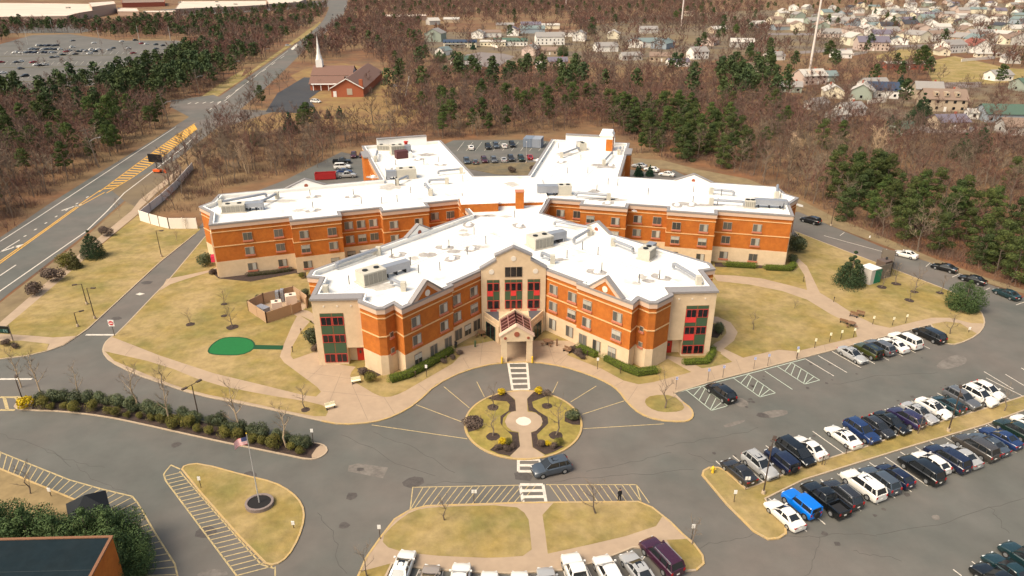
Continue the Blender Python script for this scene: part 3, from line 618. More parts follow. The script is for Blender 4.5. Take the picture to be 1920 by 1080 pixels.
for s in (1, -1):
    a, b = d_(E0, E1, 9.6, .6), d_(E0, E1, 15.9, .6)
    if s < 0: a, b = (-b[0], b[1]), (-a[0], a[1])
    gable(a, b, 2.7, brick, medallion, 1, back=True)
    a, b = (18.8, 28.1), (14.6, 32.8)
    if s < 0: a, b = (-b[0], b[1]), (-a[0], a[1])
    gable(a, b, 1.9, white_m, vent_b, -1)
    a, b = (48.5, 62.15), (40.2, 64.75)
    if s < 0: a, b = (-b[0], b[1]), (-a[0], a[1])
    gable(a, b, 1.9, white_m, vent_b, -1)

# windows: shared meshes, each window frame > pane, blind, sill
def win_mesh(w, h):
    fr = MB(); fr.box((0, -.03, 0), (w, .1, h)); pn = MB(); pn.box((0, -.09, 0), (w - .16, .04, h - .16)); bl = MB(); bl.box((w * .22, -.12, 0), (w * .36, .03, h - .2)); bl2 = MB(); bl2.box((0, -.12, h * .22), (w - .2, .03, h * .4))
    si = MB(); si.box((0, -.1, -h / 2 - .14), (w + .2, .22, .3)); mu = MB(); mu.box((0, -.13, 0), (.05, .04, h - .1))
    return dict(fr=fr.mesh('window', frame_m), pn=pn.mesh('pane', glass_g), bl=bl.mesh('blind', blind_m), bl2=bl2.mesh('blind', blind_m), si=si.mesh('sill', sill_m), mu=mu.mesh('mullion', frame_m))
WU = win_mesh(1.75, 1.6); WG = win_mesh(1.6, 1.95); WS = win_mesh(.75, .8)
wr = random.Random(3)
def put_win(a, b, t, z, W=WU, n=0.0, sill=True):
    p = d_(a, b, t, n); ang_ = math.atan2(b[1] - a[1], b[0] - a[0])
    o = part('window', W['fr'], B, (p[0], p[1], z), ang_)
    part('pane', W['pn'], o); k = wr.random()
    if W is not WS:
        if k < .6: part('blind', W['bl'], o)
        elif k < .85: part('blind', W['bl2'], o)
        part('mullion', W['mu'], o)
    if sill: part('sill', W['si'], o)
Z3, Z2, Z1 = 8.1, 5.1, 1.75
def mir(p): return (-p[0], p[1])
def seg(a, b, ts, zs, s, W=WU, n=0.0, sill=True):
    if s < 0:
        L = math.dist(a, b); a, b = mir(b), mir(a); ts = [L - t for t in ts]
    for t in ts:
        for z in zs: put_win(a, b, t, z, W, n, sill)
for s in (1, -1):
    seg(E0, S1, [1.9, 5.9], [Z3, Z2], s); seg(S1b, S2, [2.1, 7.9], [Z3, Z2], s)
    seg(E0, S1, [1.9, 5.6] if s > 0 else [1.4, 3.6, 5.8], [Z1 + .1], s, WG, 0, False); seg(S1b, S2, [1.5, 4.3, 7.3] if s > 0 else [1.4, 4.6, 7.9], [Z1 + .1], s, WG, 0, False)
    seg((17.9, .3), (19.1, -1.3), [1.0], [6.9 - .4, 3.9], s, WS)
    F = lambda t, n=0: d_(F0, F1, t, n)
    seg(F(0), F(7), [2.4, 6.0] if s > 0 else [1.8, 5.2], [Z3, Z2], s); seg(F(7, 2.6), F(16.6, 2.6), [2.2, 7.4], [Z3, Z2], s)
    if s > 0: seg(F(16.6), F(24.8), [2.2, 6.2], [Z3, Z2, Z1], s)
    else: seg(F(16.6), F(24.8), [1.6, 4.1, 6.6], [Z3, Z2, Z1], s)
    seg(F(24.8, 2.6), F(34.4, 2.6), [2.0, 7.4], [Z3, Z2, Z1], s)
    seg(F(34.4), F1, [2.5, 8.3], [Z3, Z2, Z1], s)
# stair strip and small porch on the outer ends, awning on the left one
for s in (1, -1):
    a, b = F1, (59.1, 45.0)
    if s < 0: a, b = mir(b), mir(a)
    d = Vector(b) - Vector(a); L = d.length; d.normalize(); nn = Vector((d.y, -d.x)); a = Vector(a)
    rot = lambda p, a=a, d=d, nn=nn: (a.x + d.x * p[0] - nn.x * p[1], a.y + d.y * p[0] - nn.y * p[1], p[2])
    mb = MB(); vslab(mb, [(1.2, 0), (L - .6, 0), (L - .6, 9.2), (1.2, 9.2)], -.3, .02, rot=rot); mb.build('end_bay', stone, B)
    glazing(L / 2 + .3, 3.2, [('grn', 8.0, 8.6), ('win', 6.7, 8.0), ('grn', 5.2, 6.7), ('win', 3.9, 5.2), ('grn', 2.2, 3.9), ('win', .8, 2.2)], -.3, 2, B, rot=rot)
    if s < 0:
        mb = MB(); vslab(mb, [(2.2, 2.3), (4.6, 2.3), (4.2, 3.3), (2.6, 3.3)], -1.3, -.32, rot=rot); mb.build('awning', mat('crimson awning', (.55, .02, .06), .6), B)
# porch: piers, arch front, glass roof, flanking canopies and door walls
mb = MB()
for s in (-1, 1):
    mb.box((s * 1.95, 1.95, 1.9), (.9, .8, 3.8)); mb.box((s * 2.2, 7.4, 1.9), (.45, .5, 3.8))
vslab(mb, [(-2.45, 3.75), (2.45, 3.75), (2.45, 4.6), (0, 6.2), (-2.45, 4.6)], 1.5, 2.2)
for s in (-1, 1): mb.box((s * 2.2, 4.9, 4.15), (.45, 5.4, .8))
porch = mb.build('porch', stone, B)
mb = MB()
for s in (-1, 1): mb.bar((s * 2.65, 1.9, 4.62), (0, 1.9, 6.38), 1.0, .2)
mb.build('porch_coping', cornice_m, porch)
mb = MB()
for x, z, r in ((0, 5.0, .42), (-1.75, 4.35, .22), (1.75, 4.35, .22)): mb.tube((x, 1.5, z), (x, 1.4, z), r, r, 16)
mb.build('round_vent', vent_b, porch)
mb = MB(); mb.add([(-2.3, 2.2, 4.62), (0, 2.2, 6.1), (0, 7.3, 6.1), (-2.3, 7.3, 4.62), (2.3, 2.2, 4.62), (2.3, 7.3, 4.62)], [(0, 1, 2, 3), (1, 4, 5, 2)]); mb.build('glass_roof', glassroof, porch)
mb = MB(); vslab(mb, [(-2.55, 4.3), (2.55, 4.3), (2.55, 4.7), (0, 6.35), (-2.55, 4.7)], 7.3, 7.7); mb.build('rear_gable', stone, porch)
mb = MB(); mb.box((0, 9.7, 3.6), (4.9, 4.0, .66)); mb.build('flat_canopy', stone, porch)
mb = MB()
for k in range(5): y = 2.5 + k * 1.1; mb.bar((-2.32, y, 4.66), (0, y, 6.16), .09, .09); mb.bar((2.32, y, 4.66), (0, y, 6.16), .09, .09)
for t in (0, .5, 1): mb.bar((-2.32 * (1 - t), 2.2, 4.66 + 1.5 * t), (-2.32 * (1 - t), 7.3, 4.66 + 1.5 * t), .13, .12); mb.bar((2.32 * (1 - t), 2.2, 4.66 + 1.5 * t), (2.32 * (1 - t), 7.3, 4.66 + 1.5 * t), .13, .12)
mb.build('glazing_bar', glassbar, porch)
for s in (-1, 1):
    pts = [(s * 4.95, 11.7), (s * 2.45, 7.6), (s * 2.45, 11.7)]
    mb = MB(); mb.prism(pts, 3.2, 3.95); mb.build('canopy', stone, B)
    mb = MB(); mb.poly([(s * 4.7, 11.65), (s * 2.45, 7.95), (s * 2.45, 11.65)] if s > 0 else [(s * 4.7, 11.65), (s * 2.45, 11.65), (s * 2.45, 7.95)], 3.96); mb.build('canopy_roof', slate, B)
    a, b = Vector((s * 4.85, 11.5)), Vector((s * 2.5, 7.7)); mb = MB(); mb.bar((a.x, a.y, 1.6), (b.x, b.y, 1.6), .2, 3.2); w_ = mb.build('door_wall', stone, B)
    d = (b - a).normalized(); nn = Vector((d.y, -d.x)) * (-1 if s < 0 else 1); nn = nn if nn.y < 0 else -nn
    p = a.lerp(b, .2) + nn * .14; q = a.lerp(b, .78) + nn * .14
    mb = MB(); mb.bar((p.x, p.y, 1.35), (q.x, q.y, 1.35), .08, 2.6); dd = mb.build('sliding_door', glass_d, B)
    mb = MB(); c = p.lerp(q, .5)
    for t in (0, .5, 1): k = p.lerp(q, t) + nn * .05; mb.box((k.x, k.y, 1.35), (.08, .08, 2.6), math.atan2(d.y, d.x))
    mb.build('door_frame', mat('green door frame', (.05, .12, .09), .5), dd)
# stepped roof levels and penthouse parts seen on the roof
mb = MB(); mb.prism([(-9.0, 45.0), (-1.4, 45.6), (-1.4, 49.5), (-9.6, 51)], 10.3, 12.1, 0, 1); mb.build('roof_penthouse', [brick, white_m], B)
mb = MB(); mb.prism([(-1.4, 49.0), (9.5, 49.6), (9.5, 69.6), (-9, 69.6), (-9, 51.2), (-1.4, 49.6)], 10.3, 10.95, 0, 1); mb.build('raised_roof', [brick, roof_m], B)
mb = MB(); mb.box((3.1, 47.8, 12.1), (1.7, 1.6, 3.6)); ch = mb.build('chimney', brick, B)
mb = MB(); mb.box((3.1, 47.8, 13.98), (1.9, 1.8, .16)); mb.build('chimney_cap', mat('chimney cap', (.5, .2, .12), .8), ch)
# raised end parapets of the rear wings and the stair tower
for s in (-1, 1):
    a, b = Vector((s * 33.8, 105.6)), Vector((s * 20.2, 109.6)); d = (b - a).normalized()
    mb = MB(); mb.bar((a.x, a.y, 11.2), (b.x, b.y, 11.2), .7, 3.2); e = mb.build('end_parapet', white_m, B)
    mb = MB(); mb.bar((a.x, a.y, 12.95), (b.x, b.y, 12.95), 1.1, .32); mb.build('coping', cap_m, e)
    # outside faces of the rear wings, glazed bay projecting
    a, b = (28.1, 68.5), (37.8, 104.8)
    p = d_(a, b, 24, 1.2); q = d_(a, b, 30, 1.2); p2 = d_(a, b, 23, -.5); q2 = d_(a, b, 31, -.5)
    pts = [(s * k[0], k[1]) for k in (p2, p, q, q2)]
    mb = MB(); mb.prism(pts, 0, 10.9); bay = mb.build('rear_bay', brick, B); mb = MB(); mb.prism([(s * k[0], k[1]) for k in (d_(a, b, 22.9, -.6), d_(a, b, 23.8, 1.4), d_(a, b, 30.2, 1.4), d_(a, b, 31.1, -.6))], 10.95, 11.33); mb.build('coping', cap_m, bay)
c = (30.6, 101.0)
mb = MB(); mb.box((c[0], c[1], 12.4), (3.6, 4.2, 4.2), R(-15)); st = mb.build('stair_tower', white_m, B)
mb = MB(); cs, sn = math.cos(R(-15)), math.sin(R(-15))
rotst = lambda p: (c[0] + p[0] * cs - p[1] * sn, c[1] + p[0] * sn + p[1] * cs, p[2])
vslab(mb, [(-2.0, 14.5), (2.0, 14.5), (1.5, 15.6), (-1.5, 15.6)], -2.4, 2.4, rot=rotst); mb.build('stair_tower_roof', white_m, st)
mb = MB(); vslab(mb, [(.0, 10.4), (1.75, 10.4), (1.75, 13.6), (0, 13.6)], -2.16, -2.08, rot=rotst); mb.build('brick_panel', brick, st)
mb = MB(); vslab(mb, [(1.81, 10.4), (1.81, 14.4), (1.86, 14.4), (1.86, 10.4)], -2.1, 2.1, rot=rotst); mb.build('brick_side', brick, st)

# ---------------------------------------------------------------- rooftop equipment, every unit its own thing (stands on the roof)
RZ = 10.36
def rp(px, py, z=RZ): return at(px, py, z)
def hvac(px, py, w, d, h, rz, label, duct=None, z=RZ, fans=2):
    x, y = rp(px, py, z); t = thing('rooftop_air_handler', (x, y, z), rz, label, 'air handler', 'large air handlers on the white roof')
    mb = MB(); mb.box((0, 0, h / 2 + .15), (w, d, h)); 
    mb.build('casing', hvac_m, t)
    mb = MB()
    for k in range(5): mb.box((-w / 2 + (k + .5) * w / 5, -d / 2 - .02, h / 2 + .1), (w / 5 - .12, .05, h - .35), 0)
    for k in range(3): mb.box((w / 2 + .02, -d / 2 + (k + .5) * d / 3, h / 2 + .1), (.05, d / 3 - .14, h - .35), 0)
    mb.build('louvre', hvac_g, t)
    for k in range(fans):
        mb = MB(); mb.tube((-w / 4 + k * w / 2, 0, h + .15), (-w / 4 + k * w / 2, 0, h + .3), .45, .45, 14); mb.build('fan', fan_m, t)
    if duct:
        L, dw, dh = duct; mb = MB(); mb.box((w / 2 + L / 2, .3, dh / 2 + .7), (L, dw, dh)); mb.box((w / 2 + L - .4, .3, .35), (.8, dw, .7)); mb.build('duct', duct_m, t)
        mb = MB()
        for k in range(3): mb.box((w / 2 + .8 + k * L / 3, .3, .36), (.1, dw, .7))
        mb.build('duct_leg', dark_m, t)
    mb = MB(); mb.box((0, 0, .08), (w + .5, d + .4, .15)); mb.build('curb', mat('roof curb', (.5, .45, .38), .9), t)
    return t
hvac(697, 528, 4.0, 2.8, 2.0, R(40), 'largest air handler with long grey duct near the roof corner of the front left wing', (5.0, 1.4, 1.2))
hvac(1012, 461, 3.8, 3.2, 1.9, R(-40 + 70), 'tan air handler with two black fans just behind the entrance gable', (3.6, 1.5, 1.3))
hvac(1212, 484, 2.6, 2.2, 1.8, R(55), 'small white air handler open at its side on the front right wing', (1.8, 1.3, 1.3))
hvac(1058, 364, 3.0, 2.4, 2.0, R(182), 'cream air handler with a grey duct left of it on the hub of the roof', (4.6, 2.0, 1.5))
hvac(440, 396, 4.5, 2.6, 1.5, R(12), 'low flat grey topped air handler on the outer end of the far left wing', (3.5, 1.6, .9))
hvac(1405, 388, 2.0, 1.8, 1.4, R(-10), 'round fan air handler with a long grey duct on the far right wing', (6.5, 1.4, 1.1))
hvac(762, 333, 4.6, 3.0, 2.2, R(195), 'grey louvred air handler at the root of the rear left wing', (2.5, 1.6, 1.4))
hvac(745, 288, 3.6, 3.0, 2.3, R(20), 'white boxy air handler with dark red and brown housing on the rear left wing', (2.0, 1.6, 1.4))
hvac(1091, 281, 2.4, 2.0, 1.9, R(100), 'narrow grey blue twin duct air handler on the rear right wing', (1.8, 1.2, 1.2))
hvac(722, 281, 4.0, 1.8, 1.3, R(-8), 'long low blue grey air handler behind the end parapet of the rear left wing', None, fans=1)
t = thing('flue', (*rp(762, 283), RZ), 0, 'short red cylindrical flue on the rear left wing roof', 'flue'); mb = MB(); mb.tube((0, 0, 0), (0, 0, 2.4), .45, .45, 14); mb.build('stack', door_m, t); mb = MB(); mb.tube((0, 0, 2.4), (0, 0, 2.7), .6, .6, 14); mb.build('cap', door_m, t)
t = thing('chiller', (*rp(753, 296), RZ), R(25), 'dark maroon boxy chiller beside the red flue on the rear left roof', 'chiller'); mb = MB(); mb.box((0, 0, 1), (3.2, 2.2, 2)); mb.build('casing', mat('maroon casing', (.09, .03, .03), .7), t); mb = MB(); mb.box((2.1, -.4, .7), (1.1, 1.6, 1.4)); mb.build('side_box', white_m, t)
# swan-neck ducts
def swan(p0, p1, label, r=.28, up=1.1):
    a = rp(*p0); b = rp(*p1); t = thing('roof_duct', (*a, RZ), 0, label, 'roof duct', 'swan neck ducts on the roof')
    dx, dy = b[0] - a[0], b[1] - a[1]
    mb = MB(); mb.path([(0, 0, .1), (0, 0, up), (dx * .93, dy * .93, up), (dx, dy, up - .15), (dx, dy, .35)], r, 8); mb.build('pipe', duct_m, t)
    mb = MB(); mb.box((0, 0, .75), (.8, .8, 1.5)); mb.build('fan_box', hvac_m, t)
for p0, p1, lab in (((710, 478), (632, 506), 'swan neck duct at the back edge of the front left wing'), ((757, 545), (735, 536), 'short swan neck duct beside the air handler of the front left wing'),
    ((1107, 437), (1040, 425), 'long duct running left from a box, front right wing'), ((1105, 441), (1076, 458), 'duct running down left from the same box on the front right wing'), ((1149, 461), (1186, 476), 'duct sloping down right beside the small white air handler'),
    ((1036, 494), (1016, 485), 'triangular duct by the entrance gable'), ((1309, 534), (1262, 505), 'long duct at the corner of the front right end tower'), ((612, 552), (608, 545), 'stubby duct at the corner of the front left end tower'),
    ((745, 347), (765, 338), 'curved duct over a dirty patch on the far left wing root'), ((808, 367), (797, 352), 'crooked duct on the hub left of the penthouse'), ((865, 325), (822, 329), 'thin duct crossing the rear left wing near the court'), ((838, 345), (805, 346), 'thin elbow duct on the hub'),
    ((1141, 375), (1080, 370), 'long pipe duct right of the cream air handler'), ((1132, 310), (1148, 292), 'hooked duct over a dark stain on the rear right wing'), ((1053, 296), (1085, 284), 'short duct over a stained patch of the rear right wing'), ((1333, 364), (1375, 368), 'upper duct of the far right wing'), ((1333, 384), (1395, 388), 'lower duct of the far right wing'),
    ((1455, 372), (1457, 355), 'duct near the outer end of the far right wing'), ((705, 303), (708, 290), 'curved flue duct at the outer edge of the rear left wing'), ((415, 388), (500, 372), 'long duct along the middle of the far left wing'), ((520, 372), (482, 392), 'duct lying toward the parapet of the far left wing'), ((1160, 290), (1163, 283), 'curved duct at the outer edge of the rear right wing')):
    swan(p0, p1, lab)
# stand pipes and round vents with soiled membrane round them
pipe_me = MB(); pipe_me.tube((0, 0, 0), (0, 0, 1.5), .07, .07, 6); pipe_me = pipe_me.mesh('pipe', dark_m)
vent_me = MB(); vent_me.tube((0, 0, 0), (0, 0, .35), .62, .5, 14); vent_me.tube((0, 0, .35), (0, 0, .5), .25, .2, 10); vent_me = vent_me.mesh('vent', white_m)
soil_me = MB(); rr = random.Random(5)
soil_me.poly([((1.5 + .5 * rr.random()) * math.cos(k * .3927), (1.0 + .4 * rr.random()) * math.sin(k * .3927)) for k in range(16)], .008); soil_me = soil_me.mesh('soiled_membrane', dirt_m)
for px, py in ((735, 482), (842, 464), (876, 477), (843, 412), (889, 440), (825, 507), (785, 512), (965, 408), (1063, 484), (1092, 468), (1121, 478), (1128, 508), (1198, 530), (1236, 522), (911, 457), (1024, 385), (1022, 390), (1158, 348), (1215, 365), (1140, 346), (1119, 358), (1300, 360), (1352, 367), (1299, 380), (1345, 384), (1463, 370), (1468, 394), (742, 348), (804, 366), (770, 362), (745, 378), (867, 375), (868, 340), (795, 309), (742, 310), (724, 327), (822, 304), (1064, 325), (1102, 325), (1089, 300), (1047, 278), (1168, 284), (582, 368), (587, 391), (663, 366), (412, 381), (678, 382), (716, 382), (655, 533), (770, 497)):
    x, y = rp(px, py); t = thing('vent_pipe', (x, y, RZ), 0, 'thin dark vent pipe standing on the white roof', 'vent pipe', 'thin vent pipes all over the roof')
    part('pipe', pipe_me, t)
for px, py in ((745, 479), (835, 464), (879, 422), (974, 424), (952, 350), (827, 309), (742, 317), (700, 332), (1120, 510), (1140, 381), (1297, 384), (586, 395), (587, 369), (660, 369), (1053, 304), (1145, 310), (925, 350), (1009, 301), (848, 485), (885, 467), (1241, 520), (1270, 385), (785, 299)):
    x, y = rp(px, py); t = thing('roof_vent', (x, y, RZ), rr.uniform(0, 3), 'low round white vent in a soiled patch of roof membrane', 'roof vent', 'round vents in the roof')
    part('vent_body', vent_me, t); part('soiled_membrane', soil_me, t)

SOIL = [((896, 405), 3, .5), ((872, 440), 2, .8), ((918, 404), 2.2, .6), ((948, 406), 1.8, .5), ((800, 478), 2.6, .9), ((776, 484), 1.6, .7), ((853, 471), 2.2, .8), ((893, 463), 3, .7), ((845, 487), 1.3, .7), ((712, 537), 3, 1.2), ((1040, 452), 2.6, 1.0), ((1204, 519), 1.2, .8), ((1217, 527), 1.5, .6), ((1193, 531), 1.0, .5), ((1045, 487), 3, .5), ((1500, 385), 1, 1), ((1130, 373), 6, 1.1), ((1152, 375), 4, .8), ((1330, 385), 7, .8), ((1058, 289), 4, 2.0), ((1133, 311), 5, 2.2), ((735, 350), 5, 2.0), ((803, 290), 4, 1.6), ((520, 377), 8, .9), ((480, 378), 5, .7), ((560, 394), 2, .8), ((1115, 359), 2, 1.2), ((960, 350), 3, 1.5), ((1190, 395), 1, .6), ((690, 470), 2, .6), ((1280, 382), 3, .9), ((870, 432), 1.5, .6)]
sr = random.Random(8); rinv = -bld_rz
def to_b(p): dx, dy = p[0] - BO[0], p[1] - BO[1]; c, s_ = math.cos(rinv), math.sin(rinv); return (dx * c - dy * s_, dx * s_ + dy * c)
faint = mat('faint roof staining', (0.40, 0.36, 0.31), 0.9, 0.25, 1.5, (0.52, 0.48, 0.43))
for k, (p, a_, b_) in enumerate(SOIL):
    c = to_b(rp(*p)); mb = MB(); aa = sr.uniform(-.3, .3)
    pts = [(c[0] + .5 * a_ * sr.uniform(.5, 1.15) * math.cos(q) * math.cos(aa) - b_ * .5 * sr.uniform(.5, 1.15) * math.sin(q) * math.sin(aa), c[1] + b_ * sr.uniform(.5, 1.15) * math.sin(q)) for q in np.linspace(0, 6.28, 19)[:-1]]
    pts = [(c[0] + (p_[0] - c[0]) * 1.5, c[1] + (p_[1] - c[1]) * 1.5) for p_ in pts]; mb.poly(pts, 10.365 if not (-9 < c[0] < 9.5 and 49.6 < c[1] < 69.5) else 10.96); mb.build('stain', dirt_m if k % 2 == 0 else faint, B)
seam_m = mat('membrane seam', (.38, .34, .29), .9)
for a_, b_ in (((-28, 4.5), (-4, 31)), ((-26, 8), (-5, 31.5)), ((28, 4.5), (4, 31)), ((26, 8), (5, 31.5)), ((-7.5, 38), (0, 28)), ((-54, 44), (-14, 56.5)), ((54, 44), (14, 56.5)), ((-58, 52), (-20, 63.5)), ((58, 52), (20, 63.5)), ((-12, 72), (-27, 106)), ((12, 72), (27, 106)), ((-20, 70), (-33, 103)), ((20, 70), (33, 103))):
    mb = MB(); mb.strip([a_, b_], .07, 0, 10.368); mb.build('roof_seam', seam_m, B)

# ================================================================ VEHICLES
glass_c = mat('car glass', (0.018, 0.02, 0.022), 0.08, spec=0.7)
tyre_m = mat('tyre', (0.016, 0.016, 0.016), 0.85); rim_m = mat('rim', (0.42, 0.42, 0.42), 0.35, metal=0.6)
lampf = mat('headlight', (0.65, 0.65, 0.62), 0.15, spec=.8); lampr = mat('taillight', (0.42, 0.015, 0.015), 0.25)
plast = mat('dark plastic', (0.02, 0.02, 0.022), 0.7)
PAINT = {}
def paint(name, c, rough=0.25):
    if name not in PAINT: PAINT[name] = mat('car paint ' + name, c, rough, metal=0.0, spec=0.5, coat=0.6, var=0.03)
    return PAINT[name]
for n_, c_ in dict(white=(.74, .70, .64), silver=(.36, .35, .34), grey=(.10, .10, .105), charcoal=(.024, .024, .027), black=(.006, .007, .008), navy=(.008, .012, .035), blue=(.012, .03, .10), purple=(.022, .016, .055), brightblue=(0.0, .15, .60), green=(.010, .024, .019), olive=(.045, .05, .012), maroon=(.06, .010, .018), plum=(.045, .010, .026), red=(.30, .015, .02), tan=(.30, .25, .21), teal=(.010, .030, .034), brown=(.055, .048, .042), steel=(.055, .068, .085), yellow=(.55, .30, .03)).items(): paint(n_, c_)
def loft(mb, st, mi=0, cap=True):
    n = len(st[0]); o = len(mb.v)
    vs = [p for s in st for p in s]; fs = []
    for i in range(len(st) - 1):
        for j in range(n): fs.append((i * n + j, i * n + (j + 1) % n, (i + 1) * n + (j + 1) % n, (i + 1) * n + j))
    if cap: fs += [tuple(reversed(range(n))), tuple(range((len(st) - 1) * n, len(st) * n))]
    mb.add(vs, fs, mi)
# per kind: length, width, belt profile [(x fraction, z)], cabin base x0,x1, roof x0,x1, roof z, ground clearance (x forward = front)
KIND = dict(
    sedan=dict(L=4.75, W=1.83, belt=[(-.5, .62), (-.495, .95), (-.40, 1.02), (-.28, 1.02), (.0, .98), (.17, .96), (.33, .88), (.45, .76), (.495, .60), (.5, .45)], cab=(-.36, .20), roof=(-.21, .04), rz=1.45, gc=.2, wr=.33, wb=2.75),
    suv=dict(L=4.75, W=1.92, belt=[(-.5, .65), (-.495, 1.10), (-.45, 1.16), (-.2, 1.15), (.05, 1.12), (.20, 1.10), (.36, 1.04), (.46, .92), (.497, .75), (.5, .5)], cab=(-.485, .22), roof=(-.40, .06), rz=1.74, gc=.24, wr=.37, wb=2.8),
    bigsuv=dict(L=5.15, W=2.02, belt=[(-.5, .7), (-.495, 1.20), (-.46, 1.26), (-.2, 1.25), (.05, 1.22), (.22, 1.20), (.40, 1.15), (.47, 1.02), (.497, .8), (.5, .5)], cab=(-.485, .23), roof=(-.43, .10), rz=1.92, gc=.28, wr=.40, wb=3.0),
    minivan=dict(L=5.1, W=1.98, belt=[(-.5, .6), (-.495, 1.08), (-.46, 1.13), (-.2, 1.12), (.05, 1.10), (.25, 1.06), (.38, .96), (.46, .84), (.497, .68), (.5, .45)], cab=(-.485, .34), roof=(-.42, .14), rz=1.77, gc=.2, wr=.35, wb=3.0),
    hatch=dict(L=4.3, W=1.78, belt=[(-.5, .6), (-.495, .98), (-.46, 1.04), (-.2, 1.02), (.05, 1.0), (.2, .98), (.36, .90), (.46, .78), (.497, .6), (.5, .45)], cab=(-.48, .24), roof=(-.34, .05), rz=1.50, gc=.2, wr=.33, wb=2.6),
    jeep=dict(L=4.5, W=1.88, belt=[(-.47, .65), (-.468, 1.22), (-.45, 1.25), (-.2, 1.25), (.05, 1.25), (.16, 1.24), (.40, 1.17), (.455, 1.12), (.468, .95), (.47, .6)], cab=(-.468, .155), roof=(-.462, .09), rz=1.86, gc=.35, wr=.42, wb=2.9),
    pickup=dict(L=5.7, W=2.02, belt=[(-.5, .7), (-.498, 1.22), (-.48, 1.24), (-.2, 1.24), (.05, 1.22), (.2, 1.20), (.40, 1.14), (.47, 1.0), (.497, .8), (.5, .5)], cab=(-.14, .22), roof=(-.10, .12), rz=1.88, gc=.32, wr=.41, wb=3.6))
CARM = {}
def car_meshes(kind):
    if kind in CARM: return CARM[kind]
    K = KIND[kind]; L, W = K['L'], K['W']; hw = W / 2; d = {}
    bm_ = MB(); st = []
    for fx, z in K['belt']:
        x = fx * L; e = abs(fx); tp = 1 - .10 * max(0, (e - .40) / .10) ** 1.3 if e > .40 else 1.0
        g0 = K['gc'] + (.10 if e > .46 else 0); w_ = hw * tp; zz = z
        st.append([(x, -w_ * .90, g0), (x, -w_ * .99, g0 + .12), (x, -w_, (g0 + zz) / 2), (x, -w_ * .97, zz - .10), (x, -w_ * .88, zz - .015), (x, 0, zz + .03), (x, w_ * .88, zz - .015), (x, w_ * .97, zz - .10), (x, w_, (g0 + zz) / 2), (x, w_ * .99, g0 + .12), (x, w_ * .90, g0)])
    if kind == 'pickup':
        # open bed: the box ends behind the cab are walls and a floor
        z = 1.24; loft(bm_, st[3:]); x0, x1 = -.5 * L, -.2 * L
        bm_.box(((x0 + x1) / 2, 0, .55), (x1 - x0, W * .96, .5)); bm_.box((x0 + .05, 0, .9), (.1, W * .95, .68))
        for s in (-1, 1): bm_.box(((x0 + x1) / 2 + .03, s * (hw - .09), .95), (x1 - x0 - .06, .16, .6))
    else: loft(bm_, st)
    # painted roof and pillars
    c0, c1 = K['cab'][0] * L, K['cab'][1] * L; r0, r1 = K['roof'][0] * L, K['roof'][1] * L; rz = K['rz']; bz = max(z for f, z in K['belt'] if K['cab'][0] <= f <= K['cab'][1]) - .03
    wb_, wr_ = hw * .90, hw * .73 if kind != 'jeep' else hw * .84
    if kind in ('bigsuv', 'minivan'): wr_ = hw * .78
    rs = []
    for t, dz, k in ((0, -.06, .93), (.08, -.01, 1), (.3, .02, 1), (.7, .02, 1), (.92, -.01, 1), (1, -.07, .92)):
        x = r0 + (r1 - r0) * t; rs.append([(x, -wr_ * k, rz + dz - .05), (x, -wr_ * k * .93, rz + dz), (x, 0, rz + dz + .03), (x, wr_ * k * .93, rz + dz), (x, wr_ * k, rz + dz - .05), (x, 0, rz + dz - .06)])
    loft(bm_, rs)
    for s in (-1, 1):
        bm_.bar((c1, s * wb_ * .93, bz), (r1, s * wr_ * .92, rz - .07), .08, .07); bm_.bar((c0, s * wb_ * .93, bz), (r0, s * wr_ * .92, rz - .07), .14 if kind != 'sedan' else .2, .10)
        xm = (r0 + r1) / 2 + .08; bm_.bar((xm, s * wb_ * 1.0, bz), (xm, s * wr_ * 1.0, rz - .05), .10, .06)
        if kind in ('bigsuv', 'minivan', 'suv'): x3 = r0 + (r1 - r0) * .16; bm_.bar((x3 - .05, s * wb_, bz), (x3, s * wr_, rz - .05), .16, .06)
        bm_.box((c1 - .12, s * (hw + .06), bz + .10), (.16, .2, .14))
    d['body'] = bm_.mesh('body', paint('white', (.8, .8, .8)), smooth=True)
    me = d['body']
    try: me.set_sharp_from_angle(angle=R(38))
    except Exception: pass
    gb = MB(); gs = []
    for x, xw in ((c0 + .02, wb_ * .93), (c1 - .02, wb_ * .93)): pass
    gb.add([(c0, -wb_ * .96, bz - .05), (c1, -wb_ * .93, bz - .05), (c1, wb_ * .93, bz - .05), (c0, wb_ * .96, bz - .05), (r0 + .03, -wr_ * .96, rz - .045), (r1 - .02, -wr_ * .94, rz - .045), (r1 - .02, wr_ * .94, rz - .045), (r0 + .03, wr_ * .96, rz - .045)],
           [(0, 3, 2, 1), (4, 5, 6, 7), (0, 1, 5, 4), (1, 2, 6, 5), (2, 3, 7, 6), (3, 0, 4, 7)])
    d['glass'] = gb.mesh('cabin_glass', glass_c)
    t = MB(); r = K['wr']; t.tube((0, -.11, 0), (0, .11, 0), r, r, 16); d['tyre'] = t.mesh('tyre', tyre_m)
    t = MB(); t.tube((0, .06, 0), (0, .125, 0), r * .62, r * .58, 10); d['rim'] = t.mesh('rim', rim_m)
    t = MB(); t.box((0, 0, 0), (.16, .36, .14)); d['head'] = t.mesh('headlight', lampf)
    t = MB(); t.box((0, 0, 0), (.10, .22 if kind != 'sedan' else .34, .30 if kind not in ('sedan',) else .15)); d['tail'] = t.mesh('taillight', lampr)
    t = MB(); t.box((L / 2 * .985 if kind != 'jeep' else L * .47, 0, K['gc'] + .28), (.08, W * .55, .16)); d['grille'] = t.mesh('grille', plast)
